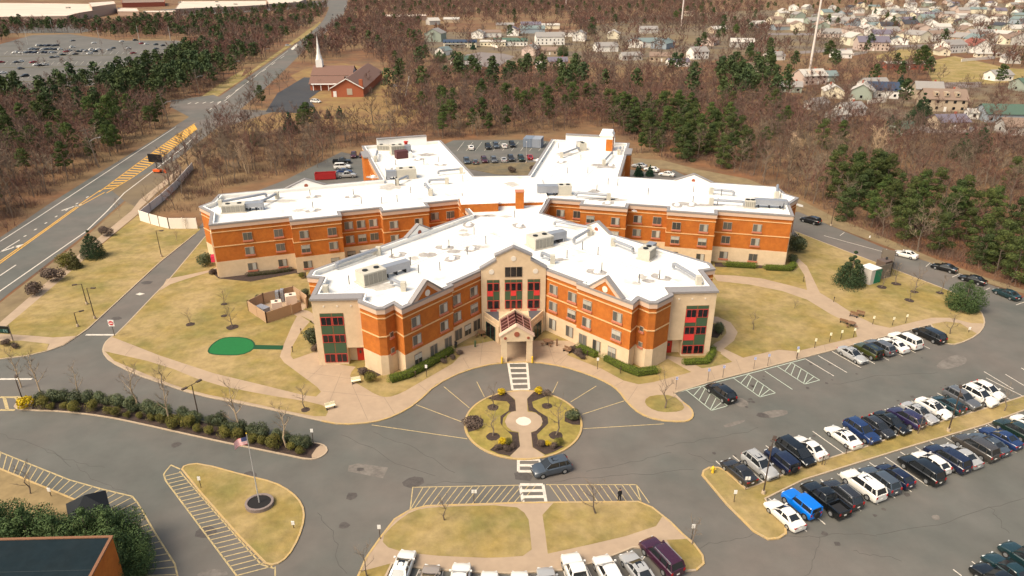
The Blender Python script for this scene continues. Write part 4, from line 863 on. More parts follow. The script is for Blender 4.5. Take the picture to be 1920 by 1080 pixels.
    t = MB(); t.box((-L * (.5 if kind != 'jeep' else .47), 0, K['gc'] + .42), (.05, .34, .14)); d['plate'] = t.mesh('number_plate', frame_w)
    if kind == 'jeep': t = MB(); t.tube((-L * .47 - .02, 0, 1.0), (-L * .47 - .22, 0, 1.0), .40, .40, 16); d['spare'] = t.mesh('spare_wheel', tyre_m)
    if kind == 'pickup': t = MB(); t.box((-.35 * L, 0, .83), (.27 * L, W * .80, .05)); d['bed'] = t.mesh('load_bed', plast)
    t = MB(); t.box((r0 + (r1 - r0) * .68, 0, rz + .028), (.75, wr_ * 1.0, .02)); d['sunroof'] = t.mesh('sunroof', glass_c)
    if kind in ('suv', 'bigsuv'):
        t = MB(); t.bar((r0 + .1, wr_ * .86, rz + .07), (r1 - .2, wr_ * .86, rz + .07), .05, .05); d['rail'] = t.mesh('roof_rail', rim_m)
    CARM[kind] = d; return d
NCAR = [0]
def car(kind, colour, x, y, rz, label, cat=None, group=None, sunroof=False, top=None, z=.03, rail=False, simple=False):
    K = KIND[kind]; d = car_meshes(kind); L, W = K['L'], K['W']
    t = thing({'sedan': 'parked_car', 'suv': 'parked_car', 'bigsuv': 'parked_car', 'minivan': 'minivan', 'hatch': 'parked_car', 'jeep': 'off_roader', 'pickup': 'pickup_truck'}[kind], (x, y, z), rz, label, cat or {'sedan': 'car', 'suv': 'suv', 'bigsuv': 'suv', 'minivan': 'minivan', 'hatch': 'car', 'jeep': 'off-roader', 'pickup': 'pickup truck'}[kind], group)
    part('body', d['body'], t, m=PAINT[colour]); part('cabin_glass', d['glass'], t)
    for sx in (-1, 1):
        for s in (-1, 1):
            if simple:
                part('wheel', d['tyre'], t, (sx * K['wb'] / 2, s * (W / 2 - .10), K['wr'])); continue
            w_ = part('wheel', d['tyre'], t, (sx * K['wb'] / 2, s * (W / 2 - .10), K['wr']), 0 if s > 0 else math.pi)
            part('rim', d['rim'], w_)
    if simple: return t
    bz = K['belt'][-3][1]
    e = .5 if kind != 'jeep' else .47
    for s in (-1, 1):
        part('headlight', d['head'], t, (L * e - (.17 if kind != 'jeep' else .02), s * (W / 2 - .34), bz - .12), s * (.35 if kind != 'jeep' else 0) * -1)
        part('taillight', d['tail'], t, (-L * e + .04, s * (W / 2 - .24), (.84 if kind == 'sedan' else .98)))
    part('grille', d['grille'], t); part('number_plate', d['plate'], t)
    if 'spare' in d: part('spare_wheel', d['spare'], t)
    if 'bed' in d: part('load_bed', d['bed'], t)
    if sunroof: part('sunroof', d['sunroof'], t)
    if top: o = MB(); r0, r1 = K['roof'][0] * L, K['roof'][1] * L; o.box(((r0 + r1) / 2, 0, K['rz'] + .015), (r1 - r0 - .1, W * .8, .05)); o.build('soft_top', PAINT[top], t)
    if rail and 'rail' in d:
        part('roof_rail', d['rail'], t); part('roof_rail', d['rail'], t, (0, -2 * (W / 2 * (.73 if kind == 'suv' else .78)) * .86, 0))
    return t
d_out = math.atan2(kn.y, kn.x)          # heading away from the home
def lotcar(kind, colour, px, py, out, label, group, **k):
    x, y = at(px, py, .75); return car(kind, colour, x, y, (d_out if out else d_out + math.pi) + rng.uniform(-.035, .035), label, group=group, **k)
GA = 'cars parked nose to the pavement in front of the home'
for a in (('sedan', 'silver', 1599, 664, True, 'silver sedan backed into the front row, leftmost of its cluster of six', dict(sunroof=True)), ('jeep', 'olive', 1628, 658, False, 'olive off-roader with a black top beside the silver sedan', dict(top='black')),
          ('suv', 'grey', 1650, 650, False, 'dark grey crossover between the olive off-roader and the white sedan', {}), ('sedan', 'white', 1676, 645, False, 'white sedan in the front row between grey crossover and white suv', dict(sunroof=True)),
          ('bigsuv', 'white', 1697, 638, False, 'white suv, fifth of the front row cluster, beside the black wagon', {}), ('minivan', 'black', 1743, 627, False, 'long black wagon at the right end of the front row by the lawn tip', {}), ('suv', 'black', 1352, 735, False, 'lone black crossover beside the first striped disabled bay', {})):
    lotcar(*a[:6], GA, **a[6])
GB = 'cars parked along the upper side of the grass median'
for a in (('sedan', 'charcoal', 1385, 882, False, 'charcoal sedan in the end stall beside the yellow hydrant', {}), ('suv', 'silver', 1425, 872, True, 'silver suv with roof rails behind the near lamp post', dict(rail=True, sunroof=True)), ('jeep', 'navy', 1465, 864, False, 'boxy dark navy suv third from the left in the upper median row', {}),
          ('minivan', 'black', 1492, 847, True, 'black minivan between boxy navy suv and white sedan', {}), ('sedan', 'white', 1517, 837, False, 'white sedan left of the empty stall in the upper median row', {}), ('sedan', 'white', 1581, 817, False, 'white sedan right of the empty stall, upper median row', dict(sunroof=True)),
          ('suv', 'blue', 1616, 808, True, 'steel blue crossover right of the white sedan, nose to the median', {}), ('hatch', 'charcoal', 1647, 800, True, 'charcoal hatchback between the steel blue crossover and the black sedan', {}), ('sedan', 'black', 1673, 791, True, 'black sedan with its nose to the median beside the purple car', {}),
          ('suv', 'purple', 1699, 782, False, 'dark purple crossover with sky reflections on its bonnet', {}), ('sedan', 'silver', 1725, 773, True, 'silver sedan between the purple crossover and a white coupe', dict(sunroof=True)), ('sedan', 'white', 1752, 764, True, 'white coupe with sunroof left of the dark green hatchback', dict(sunroof=True)),
          ('hatch', 'teal', 1778, 757, False, 'dark green hatchback near the far lamp post', {}), ('suv', 'grey', 1804, 747, True, 'grey suv with roof rails right of the dark green hatchback', dict(rail=True)), ('suv', 'white', 1836, 742, True, 'white suv with dark sunroof, second from the right, upper median row', dict(sunroof=True)), ('hatch', 'white', 1853, 731, True, 'small white car at the right end of the upper median row', {})):
    lotcar(*a[:6], GB, **a[6])
GC = 'cars parked along the lower side of the grass median'
for a in (('sedan', 'white', 1471, 963, False, 'white sedan with tree reflections at the left end of the lower row', {}), ('jeep', 'brightblue', 1502, 945, False, 'bright blue off-roader with a spare wheel on its back', {}), ('pickup', 'black', 1547, 935, False, 'black pickup truck with an empty open bed', {}),
          ('suv', 'charcoal', 1579, 925, False, 'charcoal crossover between the black pickup and the large white suv', dict(rail=True)), ('bigsuv', 'white', 1618, 909, False, 'large white suv with black sunroof in the lower median row', dict(sunroof=True)), ('suv', 'steel', 1649, 899, False, 'slate grey crossover right of the large white suv', {}),
          ('hatch', 'navy', 1678, 890, False, 'navy hatchback left of the biggest black suv', {}), ('bigsuv', 'black', 1727, 880, False, 'biggest black suv of the lower median row', {}), ('hatch', 'white', 1746, 865, False, 'white crossover wedged beside the biggest black suv', {}), ('bigsuv', 'navy', 1776, 859, False, 'long dark navy wagon right of the white crossover', {}),
          ('sedan', 'silver', 1802, 852, False, 'silver sedan between the dark navy wagon and the brown suv', {}), ('bigsuv', 'brown', 1829, 838, False, 'grey brown suv right of the silver sedan, lower median row', {}), ('sedan', 'steel', 1854, 830, False, 'blue grey sedan with sunroof in the lower median row', dict(sunroof=True)), ('sedan', 'blue', 1877, 818, False, 'deep blue sedan near the right edge of the lot', {}),
          ('suv', 'green', 1903, 805, False, 'dark green suv at the right edge of the lower row', {}), ('hatch', 'white', 1932, 793, False, 'white car cut by the right edge of the picture', {})):
    lotcar(*a[:6], GC, **a[6])
for a in (('sedan', 'teal', 1893, 1068, False, 'dark teal sedan in the bottom right corner, lower of two', {}), ('suv', 'teal', 1925, 1048, False, 'dark green crossover in the bottom right corner, upper of two', {}), ('suv', 'black', 1872, 1090, False, 'black car just entering the bottom edge at the right corner', {})): lotcar(*a[:6], 'cars in the bottom right corner', **a[6])
# near bottom row on the curved pavement
def faced(kind, colour, px, py, label, head=None, group='cars facing the curved pavement at the bottom of the picture', **k):
    p = Vector(at(px, py, .7)); best = None
    for t in np.linspace(0, .999, 120):
        q = Vector(lerp_line(edge_s, t)); dd = (q - p).length
        if best is None or dd < best[0]: best = (dd, q)
    v = best[1] - p; a = math.atan2(v.y, v.x) if head is None else head
    return car(kind, colour, p.x, p.y, a, label, group=group, **k)
for a in (('sedan', 'white', 754, 1064, 'white sedan with dark sunroof, leftmost at the curved pavement', R(82), dict(sunroof=True)), ('sedan', 'tan', 803, 1093, 'pale mauve sedan second from the left at the curved pavement', R(86), {}), ('suv', 'white', 862, 1092, 'white car with black windscreen third from left at the curved pavement', R(88), {}), ('hatch', 'white', 917, 1103, 'white car fourth from left, only its bonnet in view', R(90), {}),
          ('hatch', 'white', 975, 1103, 'white car right of the middle gap, only its bonnet in view', R(91), {}), ('sedan', 'silver', 1028, 1098, 'silver blue sedan sixth along the curved pavement', R(96), {}), ('pickup', 'white', 1083, 1080, 'white pickup truck at the curved pavement', R(103), {}), ('suv', 'white', 1142, 1076, 'white suv between the white pickup and the grey sedan', R(106), {}), ('sedan', 'silver', 1196, 1067, 'grey sedan with sunroof beside the plum suv', R(112), dict(sunroof=True)), ('bigsuv', 'plum', 1240, 1044, 'plum coloured suv at the right end of the curved row', R(118), dict(rail=True))):
    faced(a[0], a[1], a[2], a[3], a[4], a[5], **a[6])
p, q = Vector(at(1068, 868, .7)), Vector(at(998, 884, .7)); m_ = (p + q) / 2; v = q - p
car('suv', 'steel', m_.x, m_.y, math.atan2(v.y, v.x), 'steel grey crossover driving past the round island', group='moving cars', sunroof=True)
for kind, c_, px, py, qx, qy, lab in (('suv', 'black', 1520, 413, (1500, 408), (1545, 420), 'black suv parked on the right drive next to the far wing'), ('sedan', 'white', 1698, 476, (1672, 470), (1724, 483), 'white wagon parked on the right drive above the green container'), ('sedan', 'black', 1771, 501, (1745, 494), (1797, 508), 'black sedan behind the white wagon on the right drive'), ('sedan', 'black', 1824, 523, (1798, 516), (1849, 531), 'black sedan partly hidden by the round evergreen'), ('sedan', 'teal', 1888, 550, (1862, 540), (1915, 562), 'dark green sedan at the right end of the parked line')):
    p, q, c0 = Vector(at(*qx)), Vector(at(*qy)), at(px, py, .7); v = p - q
    car(kind, c_, c0[0], c0[1], math.atan2(v.y, v.x), lab, group='cars parked along the right drive')
rear_h = Vector(at(883, 268)) - Vector(at(890, 283)); rh = math.atan2(rear_h.y, rear_h.x)
for i, (k, c_, px, py, lab) in enumerate((('sedan', 'white', 883, 276, 'white sedan alone at the left of the rear lot, back row'), ('suv', 'black', 915, 275, 'black suv second in the back row of the rear lot'), ('suv', 'steel', 930, 273, 'blue grey suv in the back row of the rear lot'), ('hatch', 'white', 945, 273, 'white hatchback in the back row of the rear lot'), ('suv', 'black', 960, 271, 'black suv at the right end of the rear lot back row'),
        ('suv', 'steel', 875, 302, 'blue grey suv at the left end of the rear lot front row'), ('hatch', 'grey', 891, 303, 'grey hatchback second in the rear lot front row'), ('suv', 'maroon', 908, 300, 'maroon suv third in the rear lot front row'), ('suv', 'grey', 926, 300, 'large grey suv in the middle of the rear lot front row'), ('sedan', 'silver', 944, 299, 'silver sedan in the rear lot front row'), ('suv', 'charcoal', 958, 297, 'charcoal suv sixth in the rear lot front row'), ('suv', 'green', 977, 297, 'dark green suv beside the red car in the rear lot'), ('sedan', 'red', 993, 294, 'dark red sedan at the right end of the rear lot'),
        ('suv', 'maroon', 663, 291, 'maroon car left of the rear left wing, nearer the woods'), ('sedan', 'maroon', 679, 290, 'maroon car touching the edge of the rear left wing'))):
    x, y = at(px, py, .7); car(k, c_, x, y, rh + (math.pi if i % 3 else 0), lab, group='cars in the rear car park')
for k, c_, px, py, lab in (('pickup', 'black', 641, 302, 'black truck topmost of the stack of cars by the rear left wing'), ('bigsuv', 'white', 642, 312, 'white van below the black truck by the rear left wing'), ('sedan', 'blue', 646, 320, 'blue car between the white van and the silver pickup'), ('pickup', 'silver', 650, 328, 'silver pickup nearest the far left wing')):
    x, y = at(px, py, .8); car(k, c_, x, y, R(8), lab, group='cars beside the rear left wing')
for k, c_, px, py, h, lab in (('sedan', 'silver', 1199, 310, 150, 'silver car half hidden by shrubs behind the rear right wing'), ('sedan', 'white', 1222, 317, 140, 'white sedan behind the dark shrubs at the far right wing'), ('sedan', 'white', 1250, 326, 155, 'white sedan just above the far right wing roof')):
    x, y = at(px, py, .7); car(k, c_, x, y, R(h), lab, group='cars behind the far right wing')
for k, c_, px, py, h, lab in (('minivan', 'white', 592, 190, -20, 'white van on the lawn below the church'), ('sedan', 'silver', 741, 161, 10, 'silver car right of the church'), ('sedan', 'black', 624, 28, 95, 'dark car waiting on the far highway'), ('sedan', 'black', 646, 17, 95, 'black car on the farthest stretch of the highway'), ('bigsuv', 'white', 647, 11, 95, 'white truck at the far highway junction'), ('suv', 'white', 540, 85, 40, 'white suv at the highway crossing beyond the church')):
    x, y = at(px, py, .7); car(k, c_, x, y, R(h), lab)
# the mall car park
mr = random.Random(11); mc = ['navy', 'charcoal', 'white', 'grey', 'silver', 'black', 'steel', 'white']
spots = []
for i in range(13): spots.append((28 + i * 6.0, 98 - (i % 2) * .3))
for i in range(11): spots.append((58 + i * 5.5, 91.5 + (i % 3) * .3))
for i in range(7): spots.append((72 + i * 5.6, 85 + (i % 2) * .5))
spots += [(118, 102), (124, 96), (130, 94), (136, 88), (141, 101), (148, 96), (155, 94), (162, 95), (168, 100), (172, 93), (178, 96), (184, 92), (205, 93), (212, 90), (98, 107), (105, 106), (30, 116), (38, 115), (62, 116), (68, 121), (76, 122), (84, 121), (39, 128), (46, 142), (2, 116), (4, 136), (2, 147), (136, 76), (176, 80), (228, 77), (254, 75), (265, 81), (275, 82), (292, 83), (305, 85), (248, 118), (240, 90), (293, 91), (250, 99)]
for i, (px, py) in enumerate(spots):
    x, y = at(px, py, .7); k = mr.choice(['sedan', 'suv', 'sedan', 'hatch']); c_ = mr.choice(mc) if i < 31 else mr.choice(['white', 'silver', 'grey', 'red', 'black', 'white', 'teal'])
    if i == 62: c_ = 'red'
    car(k, c_, x, y, R(60) + (math.pi if mr.random() < .5 else 0), 'tiny parked car in the half empty mall car park beyond the pines', group='cars in the mall car park', simple=True)
# school bus
x, y = at(232, 129, 1.0); t = thing('school_bus', (x, y, .04), R(28), 'yellow orange bus with a white roof in the mall car park', 'bus')
mb = MB(); mb.box((0, 0, 1.55), (9.5, 2.5, 2.2)); mb.box((5.3, 0, 1.15), (1.6, 2.3, 1.3)); mb.build('body', PAINT['yellow'], t)
mb = MB(); mb.prism([(-4.7, -1.2), (4.7, -1.2), (4.7, 1.2), (-4.7, 1.2)], 2.655, 2.8); mb.build('roof', frame_w, t)
for s in (-1, 1):
    for k in range(8): mb = MB(); mb.box((-4 + k * 1.1, s * 1.26, 2.05), (.85, .05, .7)); mb.build('window', glass_c, t)
    for xx in (-3, 4.2): mb = MB(); mb.tube((xx, s * 1.0, .5), (xx, s * 1.28, .5), .5, .5, 14); mb.build('wheel', tyre_m, t)

# ================================================================ PLANTS
bark_g = mat('grey bark', (0.165, 0.125, 0.095), 0.95, 0.15, 2, rnd=.22); bark_p = mat('pale bark', (0.42, 0.31, 0.20), 0.95, 0.12, 2, rnd=.1)
twig_b = mat('brown twigs', (0.138, 0.090, 0.066), 0.95, 0.12, .6, rnd=.28); twig_r = mat('reddish twigs', (0.155, 0.078, 0.057), 0.95, 0.12, .6, rnd=.28); twig_g = mat('grey twigs', (0.195, 0.145, 0.10), 0.95, 0.12, .6, rnd=.22); twig_p = mat('pale twigs', (0.40, 0.28, 0.18), .95, .1, .6, rnd=.1)
pine_l = mat('pine needles', (0.040, 0.070, 0.018), 0.85, 0.35, .45, (0.070, 0.092, 0.018), rnd=.30); spruce_l = mat('spruce needles', (0.050, 0.078, 0.030), 0.85, 0.35, .8, (0.025, 0.05, 0.02), rnd=.15)
pine_y = mat('yellow green needles', (0.082, 0.096, 0.022), 0.85, 0.4, .45, (0.042, 0.062, 0.018), rnd=.20)
rhodo = mat('rhododendron leaves', (0.060, 0.082, 0.042), 0.6, 0.3, 1.5, (0.10, 0.105, 0.04), rnd=.3); shrub_o = mat('olive shrub leaves', (0.165, 0.135, 0.028), 0.8, 0.3, 1.5, (0.10, 0.10, 0.02), rnd=.2)
shrub_y = mat('yellow shrub', (0.52, 0.36, 0.01), 0.8, 0.2, 1.5); hedge_l = mat('hedge leaves', (0.155, 0.195, 0.018), 0.8, 0.3, 2.0, (0.095, 0.13, 0.015)); shrub_d = mat('dormant shrub', (0.125, 0.088, 0.068), 0.95, 0.3, 1.0, rnd=.2)
leaf_o = mat('russet leaves', (.22, .085, .03), .9, .2, 1, rnd=.2)

def bare_tree_np(seed, h=11.0, spread=4.2, n1=8, n2=5, n3=6, tw=.05, multi=1, up=.55, L3=1.6):
    "trunk+limb mesh and twig mesh, returned as (MB, MB)"
    r = random.Random(seed); tr = MB(); tg = MB()
    for m in range(multi):
        bx_, by_ = (r.uniform(-.4, .4), r.uniform(-.4, .4)) if multi > 1 else (0, 0)
        lean = Vector((r.uniform(-.08, .08) + (bx_ * .25), r.uniform(-.08, .08) + by_ * .25, 1)).normalized()
        ht = h * r.uniform(.75, .95); base = Vector((bx_, by_, -.1)); r0 = .011 * h + .05; pts = [base]
        for k in range(1, 5): pts.append(base + lean * ht * k / 4 + Vector((r.uniform(-.25, .25), r.uniform(-.25, .25), 0)))
        for k in range(4): tr.tube(pts[k], pts[k + 1], r0 * (1 - k * .23), r0 * (1 - (k + 1) * .23), 5, caps=False)
        for i in range(n1):
            t = .28 + .68 * i / n1 + r.uniform(-.04, .04); k = min(3, int(t * 4)); p = pts[k].lerp(pts[k + 1], t * 4 - k)
            a = i * 2.4 + r.uniform(-.5, .5); ll = spread * (1.15 - .55 * t) * r.uniform(.75, 1.15); u = up + t * .5
            d = Vector((math.cos(a), math.sin(a), u)).normalized(); q = p + d * ll * .55; q2 = q + Vector((d.x, d.y, d.z + .35)).normalized() * ll * .5
            rr_ = r0 * (.42 - .18 * t); tr.tube(p, q, rr_, rr_ * .65, 4, caps=False); tr.tube(q, q2, rr_ * .65, rr_ * .25, 3, caps=False)
            for j in range(n2):
                s = .25 + .75 * (j + r.random() * .5) / n2; b = p.lerp(q, s / .55) if s < .55 else q.lerp(q2, (s - .55) / .45)
                e = (d * .8 + Vector((r.uniform(-1, 1), r.uniform(-1, 1), r.uniform(-.1, 1.0)))).normalized(); lb = ll * .38 * r.uniform(.6, 1.2); c = b + e * lb
                side = e.cross(Vector((r.uniform(-1, 1), r.uniform(-1, 1), r.uniform(-1, 1)))).normalized()
                w = tw * 1.0; tg.add([tuple(b - side * w), tuple(b + side * w), tuple(c + side * w * .4), tuple(c - side * w * .4)], [(0, 1, 2, 3)])
                for l in range(n3):
                    s2 = r.uniform(.15, 1); o = b.lerp(c, s2); f = (e + Vector((r.uniform(-1.1, 1.1), r.uniform(-1.1, 1.1), r.uniform(-.5, 1.1)))).normalized(); lt = L3 * r.uniform(.5, 1.2)
                    sd_ = f.cross(Vector((r.uniform(-1, 1), r.uniform(-1, 1), r.uniform(-1, 1)))).normalized() * tw * .8; x = o + f * lt
                    tg.add([tuple(o - sd_), tuple(o + sd_), tuple(x)], [(0, 1, 2)])
    return tr, tg
def leaf_clumps(seed, clumps, n, size, flat=.75):
    "many small leaf faces spread in ellipsoid clumps: (x, y, z, rx, ry, rz)"
    rs = np.random.RandomState(seed); out_v = []; 
    for (x, y, z, a, b, c) in clumps:
        d = rs.normal(size=(n, 3)); d /= np.linalg.norm(d, axis=1)[:, None]; rad = rs.uniform(.55, 1.08, size=(n, 1)) ** .6
        p = d * rad * np.array([a, b, c]) + np.array([x, y, z])
        nn = d + rs.normal(size=(n, 3)) * .55; nn /= np.linalg.norm(nn, axis=1)[:, None]
        t = np.cross(nn, rs.normal(size=(n, 3))); t /= np.linalg.norm(t, axis=1)[:, None]; b2 = np.cross(nn, t)
        s = size * rs.uniform(.6, 1.3, size=(n, 1)); out_v.append(np.stack([p - t * s - b2 * s * flat * .4, p + t * s * .2 - b2 * s * flat, p + t * s + b2 * s * .3, p - t * s * .1 + b2 * s * flat], axis=1))
    return np.concatenate(out_v).reshape(-1, 3)
def quad_mesh(name, v, m):
    n = len(v) // 4; me = bpy.data.meshes.new(name); me.vertices.add(len(v)); me.vertices.foreach_set('co', v.astype(np.float32).ravel())
    me.loops.add(n * 4); me.loops.foreach_set('vertex_index', np.arange(n * 4, dtype=np.int32)); me.polygons.add(n); me.polygons.foreach_set('loop_start', np.arange(n, dtype=np.int32) * 4)
    me.materials.append(m); me.update(calc_edges=True); return me
def pine_clumps(seed, h, spread, base=.45):
    r = random.Random(seed); out = []
    n = 13
    for i in range(n):
        t = i / (n - 1); z = h * (base + (1 - base) * t) - .6; rr_ = spread * (math.sin(min(1, (1 - t) * 1.25 + .22) * 1.57)) * r.uniform(.35, .8); a = i * 2.4 + r.random()
        if t > .9: rr_ *= .2
        s = spread * r.uniform(.36, .55); out.append((rr_ * math.cos(a), rr_ * math.sin(a), z, s, s, s * .55))
    return out
def pine(seed, h=14, spread=3.3, n=75, size=.34, base=.5, m=None):
    r = random.Random(seed); tr = MB(); cl = pine_clumps(seed, h, spread, base)
    tr.tube((0, 0, -.1), (r.uniform(-.4, .4), r.uniform(-.4, .4), h * .55), .22, .15, 6, caps=False); tr.tube((0, 0, h * .5), (0, 0, h * .95), .15, .04, 5, caps=False)
    for c in cl: tr.tube((0, 0, c[2] - 1.0), (c[0], c[1], c[2]), .07, .03, 3, caps=False)
    return tr.mesh('trunk', bark_g), quad_mesh('crown', leaf_clumps(seed, cl, n, size), m or pine_l)
TR = {}
def var(name, i, fn):
    k = (name, i)
    if k not in TR: TR[k] = fn()
    return TR[k]
def mk_bare(seed, tm, cm, **k):
    a, b = bare_tree_np(seed, **k); return a.mesh('trunk', tm), b.mesh('crown', cm)
def tree(name, meshes, x, y, rz, s, label, cat='tree', group=None, z=0.0, sz=None, tilt=(0, 0)):
    t = thing(name, (x, y, z), rz, label, cat, group); t.scale = (s, s, sz or s); t.rotation_euler = (tilt[0], tilt[1], rz)
    part('trunk', meshes[0], t); part('crown', meshes[1], t); return t
# --- woods: where trees may stand
def inpoly(p, poly):
    x, y = p; c = False; j = len(poly) - 1
    for i in range(len(poly)):
        xi, yi = poly[i]; xj, yj = poly[j]
        if (yi > y) != (yj > y) and x < (xj - xi) * (y - yi) / (yj - yi) + xi: c = not c
        j = i
    return c
def proj(x, y, z=0.0):
    dx, dy, dz = x, y, z - CAM_H; zc = dy * _ct - dz * _st; v = (-dy * _st - dz * _ct) / zc; return 960 + CAM_F * dx / zc, 540 + CAM_F * v, zc
W_LEFT = [(-700, 1000), (-150, 530), (0, 430), (113, 352), (310, 236), (322, 196), (400, 172), (545, 76), (600, 30), (550, 30), (430, 62), (400, 88), (350, 104), (305, 118), (255, 142), (215, 160), (0, 176), (-700, 230)]
W_MALL = [(-400, 58), (0, 50), (150, 47), (215, 52), (330, 32), (480, 24), (615, 8), (612, 28), (548, 74), (400, 86), (330, 74), (220, 74), (130, 62), (60, 64), (0, 80), (-400, 92)]
W_MID = [(345, 322), (378, 268), (445, 220), (525, 150), (575, 98), (622, 58), (645, 38), (655, 6), (800, 2), (1300, 2), (2200, 1), (2200, 640), (1925, 548), (1847, 516), (1737, 478), (1660, 452), (1560, 402), (1495, 368), (1400, 332), (1330, 312), (1240, 296), (1185, 292), (1190, 262), (1100, 232), (1040, 252), (850, 258), (640, 278), (600, 318), (560, 322), (410, 352), (392, 385), (375, 400), (290, 395), (300, 365)]
woods = [P(W_LEFT), P(W_MALL), P(W_MID)]
CLEAR = [P(p) for p in ([(498, 215), (480, 170), (560, 120), (640, 112), (700, 110), (740, 150), (720, 200), (770, 232), (640, 240), (560, 228)], [(1735, 118), (1800, 112), (1900, 128), (2100, 130), (2100, 152), (1840, 158), (1750, 155)], [(862, 103), (900, 97), (945, 100), (965, 106), (930, 128), (900, 125)],
    [(345, 325), (300, 358), (262, 392), (258, 404), (235, 378), (360, 262)], [(1700, 238), (1770, 232), (1850, 240), (1820, 250), (1740, 250)], [(640, 100), (680, 95), (700, 150), (640, 150)], [(430, 225), (520, 208), (580, 225), (520, 250), (440, 250)])]
SPARSE = [(P([(785, 40), (1060, 35), (1120, 100), (1080, 138), (900, 142), (800, 120)]), .10), (P([(1120, 50), (1360, 55), (1420, 95), (1330, 145), (1120, 130)]), .22), (P([(1430, 0), (2200, 0), (2200, 112), (1640, 125), (1440, 112), (1430, 40)]), .12), (P([(1290, -5), (1432, 0), (1440, 60), (1380, 62)]), .5), (P([(1185, 75), (1300, 80), (1280, 130), (1190, 125)]), .3), (P([(1440, 105), (1620, 105), (1620, 230), (1460, 200)]), .35), (P([(1570, 155), (1925, 150), (2200, 160), (2200, 250), (1850, 262), (1570, 215)]), .12), (P([(1560, 215), (2200, 250), (2200, 290), (1580, 262)]), .4), (P([(600, 240), (780, 225), (800, 255), (650, 275)]), .35), (P([(345, 340), (560, 310), (600, 330), (400, 400), (290, 395)]), .45), (P([(1290, 95), (1500, 80), (1520, 160), (1400, 150)]), .6)]
PINE_Z = [(P([(150, 172), (240, 160), (350, 100), (395, 150), (330, 195), (230, 200)]), .75), (P(W_LEFT), .19), (P(W_MALL), .35), (P([(1130, 212), (1260, 200), (1435, 280), (1430, 318), (1300, 300), (1180, 285)]), .72), (P([(1555, 335), (1650, 330), (1750, 375), (1925, 425), (1925, 545), (1700, 475), (1550, 400)]), .72), (P([(860, 130), (1110, 140), (1130, 225), (960, 215), (850, 170)]), .28), (P([(1340, 120), (1500, 130), (1500, 190), (1350, 200)]), .4), (P([(400, 20), (620, 8), (600, 60), (420, 70)]), .5), (P(W_MID), .06)]
DARKP = .0
wr_ = random.Random(42); bare_pts = []; pine_pts = []
def keep(x, y):
    if not any(inpoly((x, y), w) for w in woods): return None
    if any(inpoly((x, y), c) for c in CLEAR): return None
    for pl, k in SPARSE:
        if inpoly((x, y), pl): 
            if wr_.random() > k: return None
            break
    for pl, k in PINE_Z:
        if inpoly((x, y), pl): return 'pine' if wr_.random() < k else 'bare'
    return 'bare'
Y = 95.0
while Y < 1900:
    st_ = 5.6 if Y < 330 else (7.4 if Y < 600 else (10.5 if Y < 1000 else 16.0)); X = -.86 * Y - 10
    while X < .86 * Y + 10:
        x = X + wr_.uniform(-.48, .48) * st_; y = Y + wr_.uniform(-.48, .48) * st_
        k = keep(x, y)
        if k: (pine_pts if k == 'pine' else bare_pts).append((x, y))
        X += st_
    Y += st_
# --- single trees of the woods (nearest), the rest of the woods as one mass each
def zone(x, y):
    if inpoly((x, y), woods[0]): return 'west of the highway'
    if inpoly((x, y), woods[1]): return 'between the mall and its car park'
    px, py, _ = proj(x, y)
    if px < 700: return 'between the highway and the home'
    if px < 1150: return 'behind the rear car park'
    return 'beyond the right drive'
def side_note(x, y):
    px, py, _ = proj(x, y)
    return ('low in the woods' if py > 330 else 'in the front of the woods' if py > 260 else 'deeper in the woods')
nb = lambda p: p[0] ** 2 + p[1] ** 2
def visible(p):
    px, py, _ = proj(p[0], p[1], 6); return -40 < px < 1960 and py < 1100
bare_pts.sort(key=nb); pine_pts.sort(key=nb)
bv = [p for p in bare_pts if visible(p)]; pvv = [p for p in pine_pts if visible(p)]
ind_b = bv[:275]; ind_p = pvv[:230]
BAREV = [mk_bare(100 + i, bark_g, [twig_b, twig_r, twig_g, twig_b, twig_r, twig_g][i], h=10.5, spread=3.6, n1=9, n2=5, n3=7, tw=.045) for i in range(6)]
PALEV = [mk_bare(200 + i, bark_p, twig_p, h=11, spread=3.2, n1=8, n2=4, n3=3, tw=.06, multi=4, up=1.1) for i in range(2)]
PINEY = [pine(360 + i, 11.0 + i, 3.7, 300, .19, .14, pine_y if i else mat('olive needles', (.055, .074, .022), .85, .35, .45, (.04, .065, .018), rnd=.2)) for i in range(3)]
PINEV = [pine(300 + i, 12.5 + (i % 3), 3.1 + .3 * (i % 2), 210, .20, .42, pine_l if i < 4 else pine_y) for i in range(6)]
for i, (x, y) in enumerate(ind_b):
    tree('bare_tree', BAREV[wr_.randrange(6)], x, y, wr_.uniform(0, 6.28), wr_.uniform(.62, 1.05) * (1.25 if zone(x, y) == 'west of the highway' else 1), 'leafless brown tree %s %s' % (side_note(x, y), zone(x, y)), group='bare trees %s %s' % (side_note(x, y), zone(x, y)), tilt=(wr_.uniform(-.06, .06), wr_.uniform(-.06, .06)))
for i, (x, y) in enumerate(ind_p):
    px, py, _ = proj(x, y); yel = px > 1100 and wr_.random() < .75
    tree('pine_tree', PINEY[wr_.randrange(3)] if yel else PINEV[wr_.randrange(4)], x, y, wr_.uniform(0, 6.28), wr_.uniform(.62, .98) * (.85 if px > 1100 else 1), 'dark green pine %s %s' % (side_note(x, y), zone(x, y)), group='pines %s %s' % (side_note(x, y), zone(x, y)))
